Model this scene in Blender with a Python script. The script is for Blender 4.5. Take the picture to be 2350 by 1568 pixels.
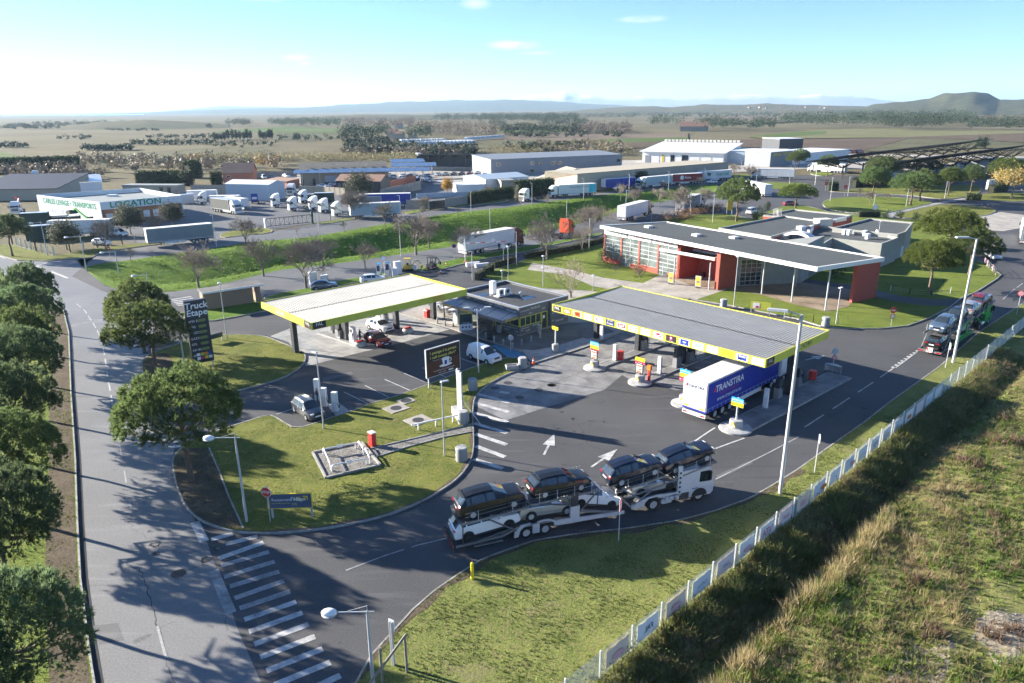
import bpy, math, random
import numpy as np
from mathutils import Matrix, Vector
from mathutils.geometry import tessellate_polygon
for o in list(bpy.data.objects): bpy.data.objects.remove(o)
MT_=Matrix.Translation; MR_=Matrix.Rotation; cos_=math.cos; sin_=math.sin; PI_=math.pi; V3=Vector
R_=math.radians
SC=bpy.context.scene
COL=SC.collection
# camera (drone, 28 m up)
CAM_H=28.0;FPX=1640.0;HOR=248.0;ROLL=0.5
_p=math.atan((784-HOR)/FPX);_r=R_(ROLL)
FW=np.array([0,cos_(_p),-sin_(_p)]);_rt=np.array([1.,0,0]);_up=np.cross(_rt,FW)
RT=_rt*cos_(_r)-_up*sin_(_r);UP=np.cross(RT,FW)
cd=bpy.data.cameras.new('camera');cam=bpy.data.objects.new('camera',cd);COL.objects.link(cam)
cd.sensor_width=36;cd.lens=FPX/2350*36;cd.clip_start=.5;cd.clip_end=120000
m=Matrix.Identity(4)
for i in range(3): m[i][0]=RT[i];m[i][1]=UP[i];m[i][2]=-FW[i]
m[2][3]=CAM_H
cam.matrix_world=m
SC.camera=cam
SC.render.resolution_x=1024;SC.render.resolution_y=683
# sky, sun, exposure
HAZE_D=7e-5
SUN_EL=17.4;SUN_AZ=159.0          # direction towards the sun, degrees anticlockwise from +X
w=bpy.data.worlds.new('World');SC.world=w;w.use_nodes=True
nt=w.node_tree;bg=nt.nodes['Background'];bg.inputs[1].default_value=0.06
sky=nt.nodes.new('ShaderNodeTexSky');sky.sky_type='NISHITA';sky.sun_disc=False
sky.sun_elevation=R_(SUN_EL);sky.sun_rotation=R_(90-SUN_AZ);sky.altitude=100;sky.air_density=.7;sky.dust_density=0;sky.ozone_density=4.6
def wisps():
 N=nt.nodes;L=nt.links
 tc=N.new('ShaderNodeTexCoord');tot=None
 mp=N.new('ShaderNodeMapping');mp.inputs['Scale'].default_value=(22,22,95)
 nz=N.new('ShaderNodeTexNoise');nz.inputs['Scale'].default_value=1.0;nz.inputs['Detail'].default_value=6
 L.new(tc.outputs['Generated'],mp.inputs[0]);L.new(mp.outputs[0],nz.inputs['Vector'])
 for (x,y,wx,wy,a) in ((1178,103,55,10,.8),(1475,44,50,7,.6),(680,132,30,7,.8),(700,146,14,4,.5),(1090,8,32,12,.45),(600,-2,45,6,.4),(1240,122,45,4,.4),(1018,58,16,4,.3)):
  d=FW*FPX+RT*(x-1175)+UP*(784-y);d/=np.linalg.norm(d)
  sub=N.new('ShaderNodeVectorMath');sub.operation='SUBTRACT';sub.inputs[1].default_value=d;L.new(tc.outputs['Generated'],sub.inputs[0])
  ml=N.new('ShaderNodeVectorMath');ml.operation='MULTIPLY';sx=FPX/wx;sy=FPX/wy;ml.inputs[1].default_value=(sx,sx,sy);L.new(sub.outputs[0],ml.inputs[0])
  ln=N.new('ShaderNodeVectorMath');ln.operation='LENGTH';L.new(ml.outputs[0],ln.inputs[0])
  mr=N.new('ShaderNodeMapRange');mr.interpolation_type='SMOOTHSTEP';mr.inputs[1].default_value=1.3;mr.inputs[2].default_value=.1;mr.inputs[3].default_value=0;mr.inputs[4].default_value=a;L.new(ln.outputs['Value'],mr.inputs[0])
  if tot is None: tot=mr.outputs[0]
  else:
   ad=N.new('ShaderNodeMath');ad.operation='MAXIMUM';L.new(tot,ad.inputs[0]);L.new(mr.outputs[0],ad.inputs[1]);tot=ad.outputs[0]
 cr=N.new('ShaderNodeMapRange');cr.inputs[1].default_value=.30;cr.inputs[2].default_value=.52;L.new(nz.outputs[0],cr.inputs[0])
 mu=N.new('ShaderNodeMath');mu.operation='MULTIPLY';L.new(tot,mu.inputs[0]);L.new(cr.outputs[0],mu.inputs[1])
 mx=N.new('ShaderNodeMix');mx.data_type='RGBA';L.new(mu.outputs[0],mx.inputs['Factor']);L.new(sky.outputs[0],mx.inputs['A']);mx.inputs['B'].default_value=(6,6,6,1)
 L.new(mx.outputs['Result'],bg.inputs[0])
wisps()
sl=bpy.data.lights.new('sun','SUN');sl.energy=5.0;sl.angle=R_(.53);sl.color=(1,.92,.80)
so=bpy.data.objects.new('sun',sl);COL.objects.link(so)
_sd=V3((cos_(R_(SUN_AZ))*cos_(R_(SUN_EL)),sin_(R_(SUN_AZ))*cos_(R_(SUN_EL)),sin_(R_(SUN_EL))))
so.rotation_euler=_sd.to_track_quat('Z','Y').to_euler();so.location=(-200,80,120)
cy=SC.cycles;cy.use_adaptive_sampling=True;cy.adaptive_threshold=.02;cy.use_light_tree=False;cy.max_bounces=5;cy.diffuse_bounces=3;cy.glossy_bounces=2;cy.transmission_bounces=3;cy.volume_bounces=0;cy.transparent_max_bounces=6;cy.caustics_reflective=False;cy.caustics_refractive=False
vs=SC.view_settings;vs.view_transform='Standard';vs.look='None';vs.exposure=2.06;vs.gamma=1;vs.use_curve_mapping=False
# survey: photo point -> point on the ground
K=dict(F=(0,0,1.08936),c1=(0,200,.36596),c2=(860,200,.36596),c3=(1700,200,.36596),c4=(0,640,.31891),c5=(640,640,.34043),c6=(1360,500,.38298),c7=(400,900,.35745),c8=(1080,1050,.31489),r1=(1960,500,.26786),r2=(0,1100,.38774),r3=(800,1300,.38298),r4=(1500,1000,.45145),z1=(1480,540,.21277),z2=(1780,510,.22979),z3=(1080,680,.17021),z4=(1380,740,.25532),z5=(0,420,.21277),z6=(480,400,.25532),z7=(2000,340,.2383),z8=(1500,350,.2383))
def g(k,x,y,z=0.0):
 o=K[k];X=(o[0]+x*o[2])*.918;Y=(o[1]+y*o[2])*.918
 d=FW*FPX+RT*(X-1175)+UP*(784-Y);t=(z-CAM_H)/d[2]
 return V3((d[0]*t,d[1]*t,z))
def gs(k,pts,z=0.0): return [g(k,x,y,z) for x,y in pts]
def heading(a,b): return math.atan2(b[1]-a[1],b[0]-a[0])
SA=R_(42.7)                                   # bearing of the filling-station grid
U=V3((cos_(SA),sin_(SA),0));V=V3((-sin_(SA),cos_(SA),0))
# materials
MATS={}
def nd(nt,t,**k):
 n=nt.nodes.new(t)
 for a,b in k.items():
  if a.startswith('i_'): n.inputs[a[2:].replace('_',' ')].default_value=b
  else: setattr(n,a,b)
 return n
def base_mat(name):
 m=bpy.data.materials.new(name);m.use_nodes=True;return m,m.node_tree,m.node_tree.nodes['Principled BSDF']
def mat(name,col,rough=.6,metal=0.,var=.12,scale=3.0,bump=0.,bscale=None,spec=.4,dirt=0.,dirtcol=(.12,.10,.08),dscale=.6,coat=0,trans=0,alpha=1):
 if name in MATS: return MATS[name]
 m,nt,b=base_mat(name);L=nt.links
 tc=nd(nt,'ShaderNodeTexCoord')
 b.inputs['Roughness'].default_value=rough;b.inputs['Metallic'].default_value=metal;b.inputs['Specular IOR Level'].default_value=spec
 if coat: b.inputs['Coat Weight'].default_value=coat;b.inputs['Coat Roughness'].default_value=.05
 if trans: b.inputs['Transmission Weight'].default_value=trans
 if alpha<1: b.inputs['Alpha'].default_value=alpha
 col=tuple(col)
 n=nd(nt,'ShaderNodeTexNoise',i_Scale=scale,i_Detail=5.0);L.new(tc.outputs['Object'],n.inputs['Vector'])
 mx=nd(nt,'ShaderNodeMix',data_type='RGBA');L.new(n.outputs[0],mx.inputs['Factor'])
 mx.inputs['A'].default_value=tuple(max(0,c*(1-var*1.6)) for c in col)+(1,);mx.inputs['B'].default_value=tuple(min(1,c*(1+var*1.2)) for c in col)+(1,)
 out=mx.outputs['Result']
 if dirt:
  n2=nd(nt,'ShaderNodeTexNoise',i_Scale=dscale,i_Detail=7.0,i_Roughness=.65);L.new(tc.outputs['Object'],n2.inputs['Vector'])
  mr=nd(nt,'ShaderNodeMapRange');mr.inputs[1].default_value=.45;mr.inputs[2].default_value=.75;mr.inputs[4].default_value=dirt;L.new(n2.outputs[0],mr.inputs[0])
  m2=nd(nt,'ShaderNodeMix',data_type='RGBA');L.new(mr.outputs[0],m2.inputs['Factor']);L.new(out,m2.inputs['A']);m2.inputs['B'].default_value=tuple(dirtcol)+(1,);out=m2.outputs['Result']
 L.new(out,b.inputs['Base Color'])
 if bump:
  n3=nd(nt,'ShaderNodeTexNoise',i_Scale=bscale or scale*4,i_Detail=4.0);L.new(tc.outputs['Object'],n3.inputs['Vector'])
  bp=nd(nt,'ShaderNodeBump',i_Strength=bump,i_Distance=.05);L.new(n3.outputs[0],bp.inputs['Height']);L.new(bp.outputs[0],b.inputs['Normal'])
 MATS[name]=m;return m
def ramp(nt,fac,stops):
 r=nd(nt,'ShaderNodeValToRGB');e=r.color_ramp.elements
 while len(e)<len(stops): e.new(.5)
 for i,(p,c) in enumerate(stops): e[i].position=p;e[i].color=tuple(c)+(1,)
 nt.links.new(fac,r.inputs[0]);return r.outputs[0]
def wpos(nt,scale=(1,1,1),rot=0):
 ge=nd(nt,'ShaderNodeNewGeometry');mp=nd(nt,'ShaderNodeMapping');mp.inputs['Scale'].default_value=scale;mp.inputs['Rotation'].default_value=(0,0,rot)
 nt.links.new(ge.outputs['Position'],mp.inputs[0]);return mp.outputs[0]
def noise(nt,vec,scale,detail=5,rough=.55,dist=0):
 n=nd(nt,'ShaderNodeTexNoise',i_Scale=scale,i_Detail=float(detail),i_Roughness=rough,i_Distortion=float(dist));nt.links.new(vec,n.inputs['Vector']);return n.outputs[0]
def mixc(nt,f,a,b,blend='MIX'):
 mx=nd(nt,'ShaderNodeMix',data_type='RGBA',blend_type=blend)
 for s,v in (('Factor',f),('A',a),('B',b)):
  if isinstance(v,(tuple,list)): mx.inputs[s].default_value=tuple(v)+((1,) if len(v)==3 else ())
  elif isinstance(v,(int,float)): mx.inputs[s].default_value=v
  else: nt.links.new(v,mx.inputs[s])
 return mx.outputs['Result']
def rng(nt,v,a,b,c=0,d=1,smooth=True):
 r=nd(nt,'ShaderNodeMapRange');r.interpolation_type='SMOOTHSTEP' if smooth else 'LINEAR'
 for i,q in enumerate((a,b,c,d)): r.inputs[1+i].default_value=q
 nt.links.new(v,r.inputs[0]);return r.outputs[0]
def math2(nt,op,a,b):
 r=nd(nt,'ShaderNodeMath',operation=op)
 for i,v in enumerate((a,b)):
  if isinstance(v,(int,float)): r.inputs[i].default_value=v
  else: nt.links.new(v,r.inputs[i])
 return r.outputs[0]
def setbump(nt,b,h,strength,dist=.05):
 bp=nd(nt,'ShaderNodeBump',i_Strength=strength,i_Distance=dist);nt.links.new(h,bp.inputs['Height']);nt.links.new(bp.outputs[0],b.inputs['Normal'])
def asphalt(name,col,light,rough=.72,crack=.8,cscale=.11,stain=(.02,.02,.022)):
 m,nt,b=base_mat(name);L=nt.links;p=wpos(nt)
 c=mixc(nt,rng(nt,noise(nt,p,.09,6,.6),.35,.68),col,light)
 st=noise(nt,wpos(nt,(1,.28,1),-R_(20)),.35,6,.6)
 c=mixc(nt,rng(nt,st,.55,.8,0,.55),c,stain)
 sf=noise(nt,wpos(nt,(.12,1.1,1),-R_(24)),.8,6,.65);c=mixc(nt,rng(nt,sf,.54,.74,0,.55),c,tuple(min(1,q*1.75) for q in light))
 sk=noise(nt,wpos(nt,(.10,1.6,1),-R_(62)),.7,5,.6);c=mixc(nt,rng(nt,sk,.60,.72,0,.5),c,tuple(q*.5 for q in col))
 c=mixc(nt,rng(nt,noise(nt,p,.6,3),.68,.73,0,.6),c,tuple(q*.35 for q in col))
 c=mixc(nt,rng(nt,noise(nt,p,9,3),.3,.75,0,.30),c,tuple(min(1,q*2.0) for q in light))
 dv=nd(nt,'ShaderNodeVectorMath',operation='ADD');L.new(p,dv.inputs[0])
 nn=nd(nt,'ShaderNodeTexNoise',i_Scale=.6,i_Detail=5.0);L.new(p,nn.inputs['Vector'])
 sc=nd(nt,'ShaderNodeVectorMath',operation='SCALE');sc.inputs['Scale'].default_value=2.4;L.new(nn.outputs['Color'],sc.inputs[0]);L.new(sc.outputs[0],dv.inputs[1])
 vo=nd(nt,'ShaderNodeTexVoronoi',feature='DISTANCE_TO_EDGE',i_Scale=cscale);L.new(dv.outputs[0],vo.inputs['Vector'])
 ck=rng(nt,vo.outputs[0],.0035,.0012,0,1);msk=rng(nt,noise(nt,p,.05,3),.42,.6)
 c=mixc(nt,math2(nt,'MULTIPLY',math2(nt,'MULTIPLY',ck,msk),crack),c,(.012,.012,.012))
 L.new(c,b.inputs['Base Color']);b.inputs['Roughness'].default_value=rough;b.inputs['Specular IOR Level'].default_value=.35
 setbump(nt,b,noise(nt,p,30,3),.35,.02);MATS[name]=m;return m
def concrete(name,col,dark,rough=.75,scale=.5,joint=0,wet=.0):
 m,nt,b=base_mat(name);L=nt.links;p=wpos(nt)
 c=mixc(nt,rng(nt,noise(nt,p,scale,7,.65),.32,.68),dark,col)
 c=mixc(nt,rng(nt,noise(nt,wpos(nt,(1,.2,1),-SA),.9,6,.6),.56,.78,0,.6),c,tuple(q*.42 for q in dark))
 c=mixc(nt,rng(nt,noise(nt,p,12,3),.35,.7,0,.2),c,tuple(min(1,q*1.4) for q in col))
 if joint:
  rp=wpos(nt,(1,1,1),-SA);br=nd(nt,'ShaderNodeTexBrick',offset=0.,squash=1.0);br.inputs['Scale'].default_value=1;br.inputs['Brick Width'].default_value=joint;br.inputs['Row Height'].default_value=joint;br.inputs['Mortar Size'].default_value=.03;br.inputs['Color1'].default_value=br.inputs['Color2'].default_value=(1,1,1,1);br.inputs['Mortar'].default_value=(.35,.35,.35,1)
  L.new(rp,br.inputs['Vector']);c=mixc(nt,1.0,c,br.outputs['Color'],'MULTIPLY')
 L.new(c,b.inputs['Base Color'])
 r=rng(nt,noise(nt,p,.35,4),.5,.62,rough,rough-wet);L.new(r,b.inputs['Roughness'])
 setbump(nt,b,noise(nt,p,25,3),.15,.02);MATS[name]=m;return m
def turf(name,a,bb,c3,bare,barea=.5,scale=.35,bs=.9):
 m,nt,b=base_mat(name);L=nt.links;p=wpos(nt)
 c=mixc(nt,rng(nt,noise(nt,p,scale,6,.62),.34,.66),a,bb)
 c=mixc(nt,rng(nt,noise(nt,p,scale*5,5,.6),.42,.72,0,.8),c,c3)
 c=mixc(nt,rng(nt,noise(nt,p,scale*.45,6,.7),.57,.7,0,barea),c,bare)
 c=mixc(nt,rng(nt,noise(nt,p,7,4,.7),.38,.7,0,.35),c,tuple(q*1.9 for q in bb))
 c=mixc(nt,rng(nt,noise(nt,p,11,3,.7),.55,.75,0,.22),c,tuple(q*.45 for q in a))
 L.new(c,b.inputs['Base Color']);b.inputs['Roughness'].default_value=.95;b.inputs['Specular IOR Level'].default_value=.1
 setbump(nt,b,noise(nt,p,5,5,.75),bs,.12);MATS[name]=m;return m
def leafmat(name,a,bb,c3=None,trans=.25,rough=.6):
 m,nt,b=base_mat(name);L=nt.links
 at=nd(nt,'ShaderNodeAttribute',attribute_name='rnd');oi=nd(nt,'ShaderNodeObjectInfo')
 c=ramp(nt,at.outputs['Fac'],[(0,a),(.6,bb),(1,c3 or bb)])
 hs=nd(nt,'ShaderNodeHueSaturation');L.new(c,hs.inputs['Color']);L.new(rng(nt,oi.outputs['Random'],0,1,.82,1.18,False),hs.inputs['Value']);L.new(rng(nt,oi.outputs['Random'],0,1,.485,.51,False),hs.inputs['Hue'])
 L.new(hs.outputs[0],b.inputs['Base Color']);b.inputs['Roughness'].default_value=rough;b.inputs['Specular IOR Level'].default_value=.2
 if trans:
  tr=nd(nt,'ShaderNodeBsdfTranslucent');L.new(hs.outputs[0],tr.inputs['Color']);ms=nd(nt,'ShaderNodeMixShader');ms.inputs[0].default_value=trans
  L.new(b.outputs[0],ms.inputs[1]);L.new(tr.outputs[0],ms.inputs[2]);L.new(ms.outputs[0],nt.nodes['Material Output'].inputs['Surface'])
 MATS[name]=m;return m
def field(name,a,bb,rows=0,rot=0,rowcol=(.03,.03,.02),amt=.5,dscale=.012):
 m,nt,b=base_mat(name);L=nt.links;p=wpos(nt)
 c=mixc(nt,rng(nt,noise(nt,p,dscale,7,.62),.35,.66),a,bb)
 c=mixc(nt,rng(nt,noise(nt,wpos(nt,(1,4,1),rot),.03,6,.65),.45,.72,0,.6),c,tuple(q*.55 for q in a))
 c=mixc(nt,rng(nt,noise(nt,p,.5,4,.7),.4,.7,0,.35),c,tuple(q*1.5 for q in bb))
 if rows:
  wv=nd(nt,'ShaderNodeTexWave',wave_type='BANDS',bands_direction='X',i_Scale=.314/rows*1.0,i_Distortion=1.2);wv.inputs['Detail Scale'].default_value=.6
  L.new(wpos(nt,(1,1,1),rot),wv.inputs['Vector']);c=mixc(nt,rng(nt,wv.outputs['Fac'],.45,.85,0,amt),c,rowcol)
 L.new(c,b.inputs['Base Color']);b.inputs['Roughness'].default_value=.95;b.inputs['Specular IOR Level'].default_value=.1
 setbump(nt,b,noise(nt,p,.8,5,.7),.6,.3);MATS[name]=m;return m
asphalt('asphalt_new',(.050,.051,.054),(.074,.074,.077),crack=.7,stain=(.036,.036,.038))
asphalt('asphalt_old',(.145,.145,.146),(.18,.18,.18),rough=.55,crack=.3,cscale=.06,stain=(.11,.11,.111))
asphalt('asphalt_mid',(.085,.087,.092),(.12,.122,.125),rough=.68,crack=.6,stain=(.06,.06,.065))
concrete('concrete_pad',(.36,.36,.35),(.20,.20,.20),joint=5.0,wet=.35)
concrete('concrete_truck',(.24,.24,.24),(.115,.115,.12),joint=5.5,wet=.25)
concrete('concrete_dark',(.16,.155,.145),(.085,.083,.08),scale=.3)
concrete('paving',(.40,.37,.33),(.25,.23,.20),scale=.4)
concrete('paving_brown',(.30,.235,.17),(.17,.125,.09),scale=.3)
concrete('kerb_mat',(.36,.35,.33),(.20,.19,.18),scale=1.2)
concrete('cast_grey',(.42,.42,.42),(.26,.26,.26),scale=1.6)
turf('lawn',(.085,.108,.026),(.155,.168,.040),(.185,.165,.06),(.18,.135,.075),.65)
turf('lawn_rough',(.105,.13,.036),(.175,.195,.058),(.175,.155,.07),(.20,.16,.105),.7,.5)
turf('lawn_bright',(.082,.122,.024),(.142,.182,.034),(.155,.165,.045),(.17,.135,.06),.55,.22)
turf('verge_green',(.06,.125,.018),(.12,.195,.026),(.08,.13,.024),(.11,.10,.036),.5,.25,1.4)
turf('dirt',(.085,.066,.046),(.13,.105,.075),(.07,.055,.04),(.05,.06,.02),.4)
turf('scrub_ground',(.13,.155,.045),(.20,.205,.07),(.25,.215,.105),(.27,.225,.15),.65,.22)
turf('gravel',(.16,.15,.14),(.26,.25,.24),(.10,.09,.085),(.10,.12,.04),.4,1.2)
mat('white_paint',(.80,.80,.78),.45,var=.04);mat('white_road',(.52,.52,.51),.75,var=.2,scale=6,dirt=.92,dirtcol=(.10,.10,.10),dscale=1.3)
mat('blue_road',(.05,.21,.34),.7,var=.15,scale=3,dirt=.3,dirtcol=(.3,.35,.38),dscale=2)
mat('metal_white',(.72,.73,.74),.45,.0,var=.06,dirt=.15);mat('galv',(.50,.51,.52),.45,.15,var=.10,scale=5);mat('alu',(.62,.63,.65),.35,.7,var=.06)
mat('steel_dark',(.055,.058,.063),.5,.2,var=.15);mat('black',(.018,.018,.02),.5,var=.1);mat('rubber',(.022,.022,.023),.85,var=.25,scale=8)
mat('lime',(.56,.56,.075),.45,var=.04,dirt=.12,dirtcol=(.4,.36,.12));mat('lime_dark',(.55,.42,.06),.45,var=.04);mat('yellow',(.80,.58,.03),.45,var=.04)
mat('fal_black',(.035,.036,.036),.4,var=.05);mat('sign_white',(.80,.80,.80),.45,var=.03);mat('red',(.55,.045,.035),.45,var=.08);mat('orange',(.75,.20,.03),.45,var=.05)
mat('cyan',(.02,.34,.72),.45,var=.04);mat('blue',(.02,.045,.30),.5,var=.05);mat('navy',(.035,.045,.14),.5,var=.05);mat('green',(.03,.34,.10),.5,var=.05);mat('mint',(.25,.70,.52),.5,var=.03);mat('crimson',(.62,.03,.10),.45,var=.05);mat('turq',(.03,.50,.68),.45,var=.04);mat('pink_faint',(.75,.40,.42),.55,var=.05)
mat('glass',(.018,.024,.03),.06,0,var=.2,spec=.9);mat('glass_car',(.03,.042,.055),.05,0,var=.2,spec=1.0);mat('glass_blue',(.05,.085,.11),.05,0,var=.3,spec=1.0)
mat('glass_shop',(.06,.085,.09),.04,0,var=.5,scale=1.2,spec=1.0)
mat('lamp_globe',(.78,.80,.82),.25,var=.03);mat('lens_red',(.35,.012,.012),.2,var=.05);mat('lens_amber',(.6,.2,.02),.25,var=.05);mat('lens_clear',(.65,.67,.70),.12,0,var=.05,spec=.8)
# mesh building helpers
rnd=random.Random(7)
def link(o,parent=None):
 COL.objects.link(o)
 if parent is not None: o.parent=parent
 return o
class MB:
 def __init__(s): s.v=[];s.f=[];s.m=[]
 def add(s,vs,fs,m=0):
  n=len(s.v);s.v+= [tuple(q) for q in vs];s.f+=[tuple(i+n for i in f) for f in fs];s.m+=[m]*len(fs);return s
 def b(s,x0,x1,y0,y1,z0,z1,m=0,rz=0,c=None,T=None,tp=None):
  vs=[]
  cx,cy=(x0+x1)/2,(y0+y1)/2
  for z in (z0,z1):
   for x,y in ((x0,y0),(x1,y0),(x1,y1),(x0,y1)):
    if tp and z==z1: x=cx+(x-cx)*tp[0];y=cy+(y-cy)*tp[1]
    vs.append(V3((x,y,z)))
  if rz:
   cc=c or (cx,cy);R=MR_(rz,3,'Z');C=V3((cc[0],cc[1],0));vs=[R@(q-C)+C for q in vs]
  if T is not None: vs=[T@q for q in vs]
  return s.add(vs,[(0,3,2,1),(4,5,6,7),(0,1,5,4),(1,2,6,5),(2,3,7,6),(3,0,4,7)],m)
 def prism(s,poly,z0,z1,m=0,mtop=None,T=None,bottom=True):
  n=len(poly);P=[V3((p[0],p[1],0)) for p in poly]
  if sum(P[i].x*P[(i+1)%n].y-P[(i+1)%n].x*P[i].y for i in range(n))<0: P=P[::-1]
  vs=[V3((p.x,p.y,z0)) for p in P]+[V3((p.x,p.y,z1)) for p in P]
  if T is not None: vs=[T@q for q in vs]
  k=len(s.v);s.v+=[tuple(q) for q in vs]
  for i in range(n): s.f.append((k+i,k+(i+1)%n,k+n+(i+1)%n,k+n+i));s.m.append(m)
  for t in tessellate_polygon([P]):
   a,b_,c=t
   if (P[b_]-P[a]).cross(P[c]-P[a]).z<0: a,c=c,a
   s.f.append((k+n+a,k+n+b_,k+n+c));s.m.append(m if mtop is None else mtop)
   if bottom: s.f.append((k+c,k+b_,k+a));s.m.append(m)
  return s
 def sheet(s,poly,z,m=0):
  P=[V3((p[0],p[1],0)) for p in poly];k=len(s.v);s.v+=[(p.x,p.y,z) for p in P]
  for a,b_,c in tessellate_polygon([P]):
   if (P[b_]-P[a]).cross(P[c]-P[a]).z<0: a,c=c,a
   s.f.append((k+a,k+b_,k+c));s.m.append(m)
  return s
 def extr(s,prof,y0,y1,m=0,T=None):
  A=Matrix(((1,0,0,0),(0,0,-1,0),(0,1,0,0),(0,0,0,1)))
  if T is not None: A=T@A
  return s.prism(prof,-y1,-y0,m,T=A)
 def tube(s,a,b,r0,r1=None,n=8,m=0,caps=True):
  a=V3(a);b=V3(b);r1=r0 if r1 is None else r1;d=b-a
  if d.length<1e-6: return s
  d.normalize();u=d.orthogonal().normalized();v=d.cross(u)
  vs=[]
  for c,r in ((a,r0),(b,r1)):
   for i in range(n):
    t=2*PI_*i/n;vs.append(c+u*(r*cos_(t))+v*(r*sin_(t)))
  fs=[(i,(i+1)%n,n+(i+1)%n,n+i) for i in range(n)]
  if caps: fs+=[tuple(range(n-1,-1,-1)),tuple(range(n,2*n))]
  return s.add(vs,fs,m)
 def path(s,pts,r,n=6,m=0):
  for i in range(len(pts)-1): s.tube(pts[i],pts[i+1],r,r,n,m)
  return s
 def lathe(s,prof,n=16,c=(0,0,0),m=0,T=None,caps=True):
  vs=[];fs=[];k=len(prof)
  for r,z in prof:
   for i in range(n):
    t=2*PI_*i/n;q=V3((c[0]+r*cos_(t),c[1]+r*sin_(t),c[2]+z));vs.append(T@q if T is not None else q)
  for j in range(k-1):
   for i in range(n): fs.append((j*n+i,j*n+(i+1)%n,(j+1)*n+(i+1)%n,(j+1)*n+i))
  if caps: fs.append(tuple(range(n-1,-1,-1)));fs.append(tuple(range((k-1)*n,k*n)))
  return s.add(vs,fs,m)
 def sph(s,c,rx,ry,rz,n=10,k=6,m=0):
  return s.lathe2([(sin_(PI_*j/k),-cos_(PI_*j/k)) for j in range(k+1)],n,c,rx,ry,rz,m)
 def lathe2(s,prof,n,c,rx,ry,rz,m):
  vs=[];fs=[]
  for r,z in prof:
   for i in range(n):
    t=2*PI_*i/n;vs.append((c[0]+rx*r*cos_(t),c[1]+ry*r*sin_(t),c[2]+rz*z))
  for j in range(len(prof)-1):
   for i in range(n): fs.append((j*n+i,j*n+(i+1)%n,(j+1)*n+(i+1)%n,(j+1)*n+i))
  return s.add(vs,fs,m)
 def quad(s,a,b,c,d,m=0): return s.add([a,b,c,d],[(0,1,2,3)],m)
 def mesh(s,name,mats,smooth=False):
  me=bpy.data.meshes.new(name);me.from_pydata(s.v,[],s.f)
  for q in (mats if isinstance(mats,(list,tuple)) else [mats]): me.materials.append(MATS[q] if isinstance(q,str) else q)
  if any(s.m): me.polygons.foreach_set('material_index',s.m)
  if smooth:
   me.polygons.foreach_set('use_smooth',[True]*len(s.f));me.set_sharp_from_angle(angle=R_(smooth if smooth>1 else 40))
  me.update();return me
 def parts(s):
  n=len(s.v);par=list(range(n))
  def fd(i):
   while par[i]!=i: par[i]=par[par[i]];i=par[i]
   return i
  for f in s.f:
   a=fd(f[0])
   for q in f[1:]: par[fd(q)]=a
  g_={}
  for i in range(n): g_.setdefault(fd(i),[]).append(i)
  bb=[]
  for r,ix in g_.items():
   P=[s.v[i] for i in ix];bb.append([[min(p[k] for p in P)-.015 for k in range(3)],[max(p[k] for p in P)+.015 for k in range(3)],{r}])
  if len(bb)>40: return None
  ch=True
  while ch:
   ch=False
   for i in range(len(bb)):
    for j in range(i+1,len(bb)):
     a,b=bb[i],bb[j]
     if all(a[0][k]<=b[1][k] and b[0][k]<=a[1][k] for k in range(3)):
      bb[i]=[[min(a[0][k],b[0][k]) for k in range(3)],[max(a[1][k],b[1][k]) for k in range(3)],a[2]|b[2]];del bb[j];ch=True;break
    if ch: break
  out=[]
  for b in bb:
   m=MB();mp={}
   for f,mi in zip(s.f,s.m):
    if fd(f[0]) in b[2]:
     for i in f:
      if i not in mp: mp[i]=len(m.v);m.v.append(s.v[i])
     m.f.append(tuple(mp[i] for i in f));m.m.append(mi)
   if m.f: out.append(m)
  return out
 def build(s,name,mats,parent=None,smooth=False,loc=None,rz=0,label=None,join=False):
  if parent is not None and not join and len(s.f)>6:
   ps=s.parts()
   if ps is None or len(ps)>16: o=s.build(name,mats,parent,smooth,loc,rz,label,True);o['kind']='stuff';return o
   if len(ps)>1:
    o=[p.build(name,mats,parent,smooth,loc,rz,label,True) for p in ps];return o[0]
  o=bpy.data.objects.new(name,s.mesh(name,mats,smooth));link(o,parent)
  if loc is not None: o.location=loc
  if rz: o.rotation_euler=(0,0,rz)
  if label: o['label']=label
  return o
def bx_(n,mt,par,*a,**k): return MB().b(*a,**k).build(n,mt,par)
def tag(o,label=None,cat=None,group=None,kind=None):
 if label: o['label']=label
 if cat: o['category']=cat
 if group: o['group']=group
 if kind: o['kind']=kind
 return o
def thing(name,label,cat,loc=(0,0,0),rz=0,group=None):
 o=bpy.data.objects.new(name,None);link(o);o.location=loc;o.rotation_euler=(0,0,rz);o.empty_display_size=.3
 return tag(o,label,cat,group)
def struct(o): o['kind']='structure';return o
def sub(name,mesh,parent,loc=(0,0,0),rot=(0,0,0)):
 o=bpy.data.objects.new(name,mesh);link(o,parent);o.location=loc;o.rotation_euler=rot;return o
def copy_tree(o,parent=None,label=None,mats=None):
 c=o.copy();COL.objects.link(c);c.parent=parent
 if label: c['label']=label
 for ch in o.children: copy_tree(ch,c)
 return c
def clone(o,label,loc,rz=0,scale=None):
 c=copy_tree(o,None,label);c.location=loc;c.rotation_euler=(0,0,rz)
 if scale: c.scale=scale if isinstance(scale,(tuple,list)) else (scale,)*3
 return c
TEXTS=[]
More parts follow.
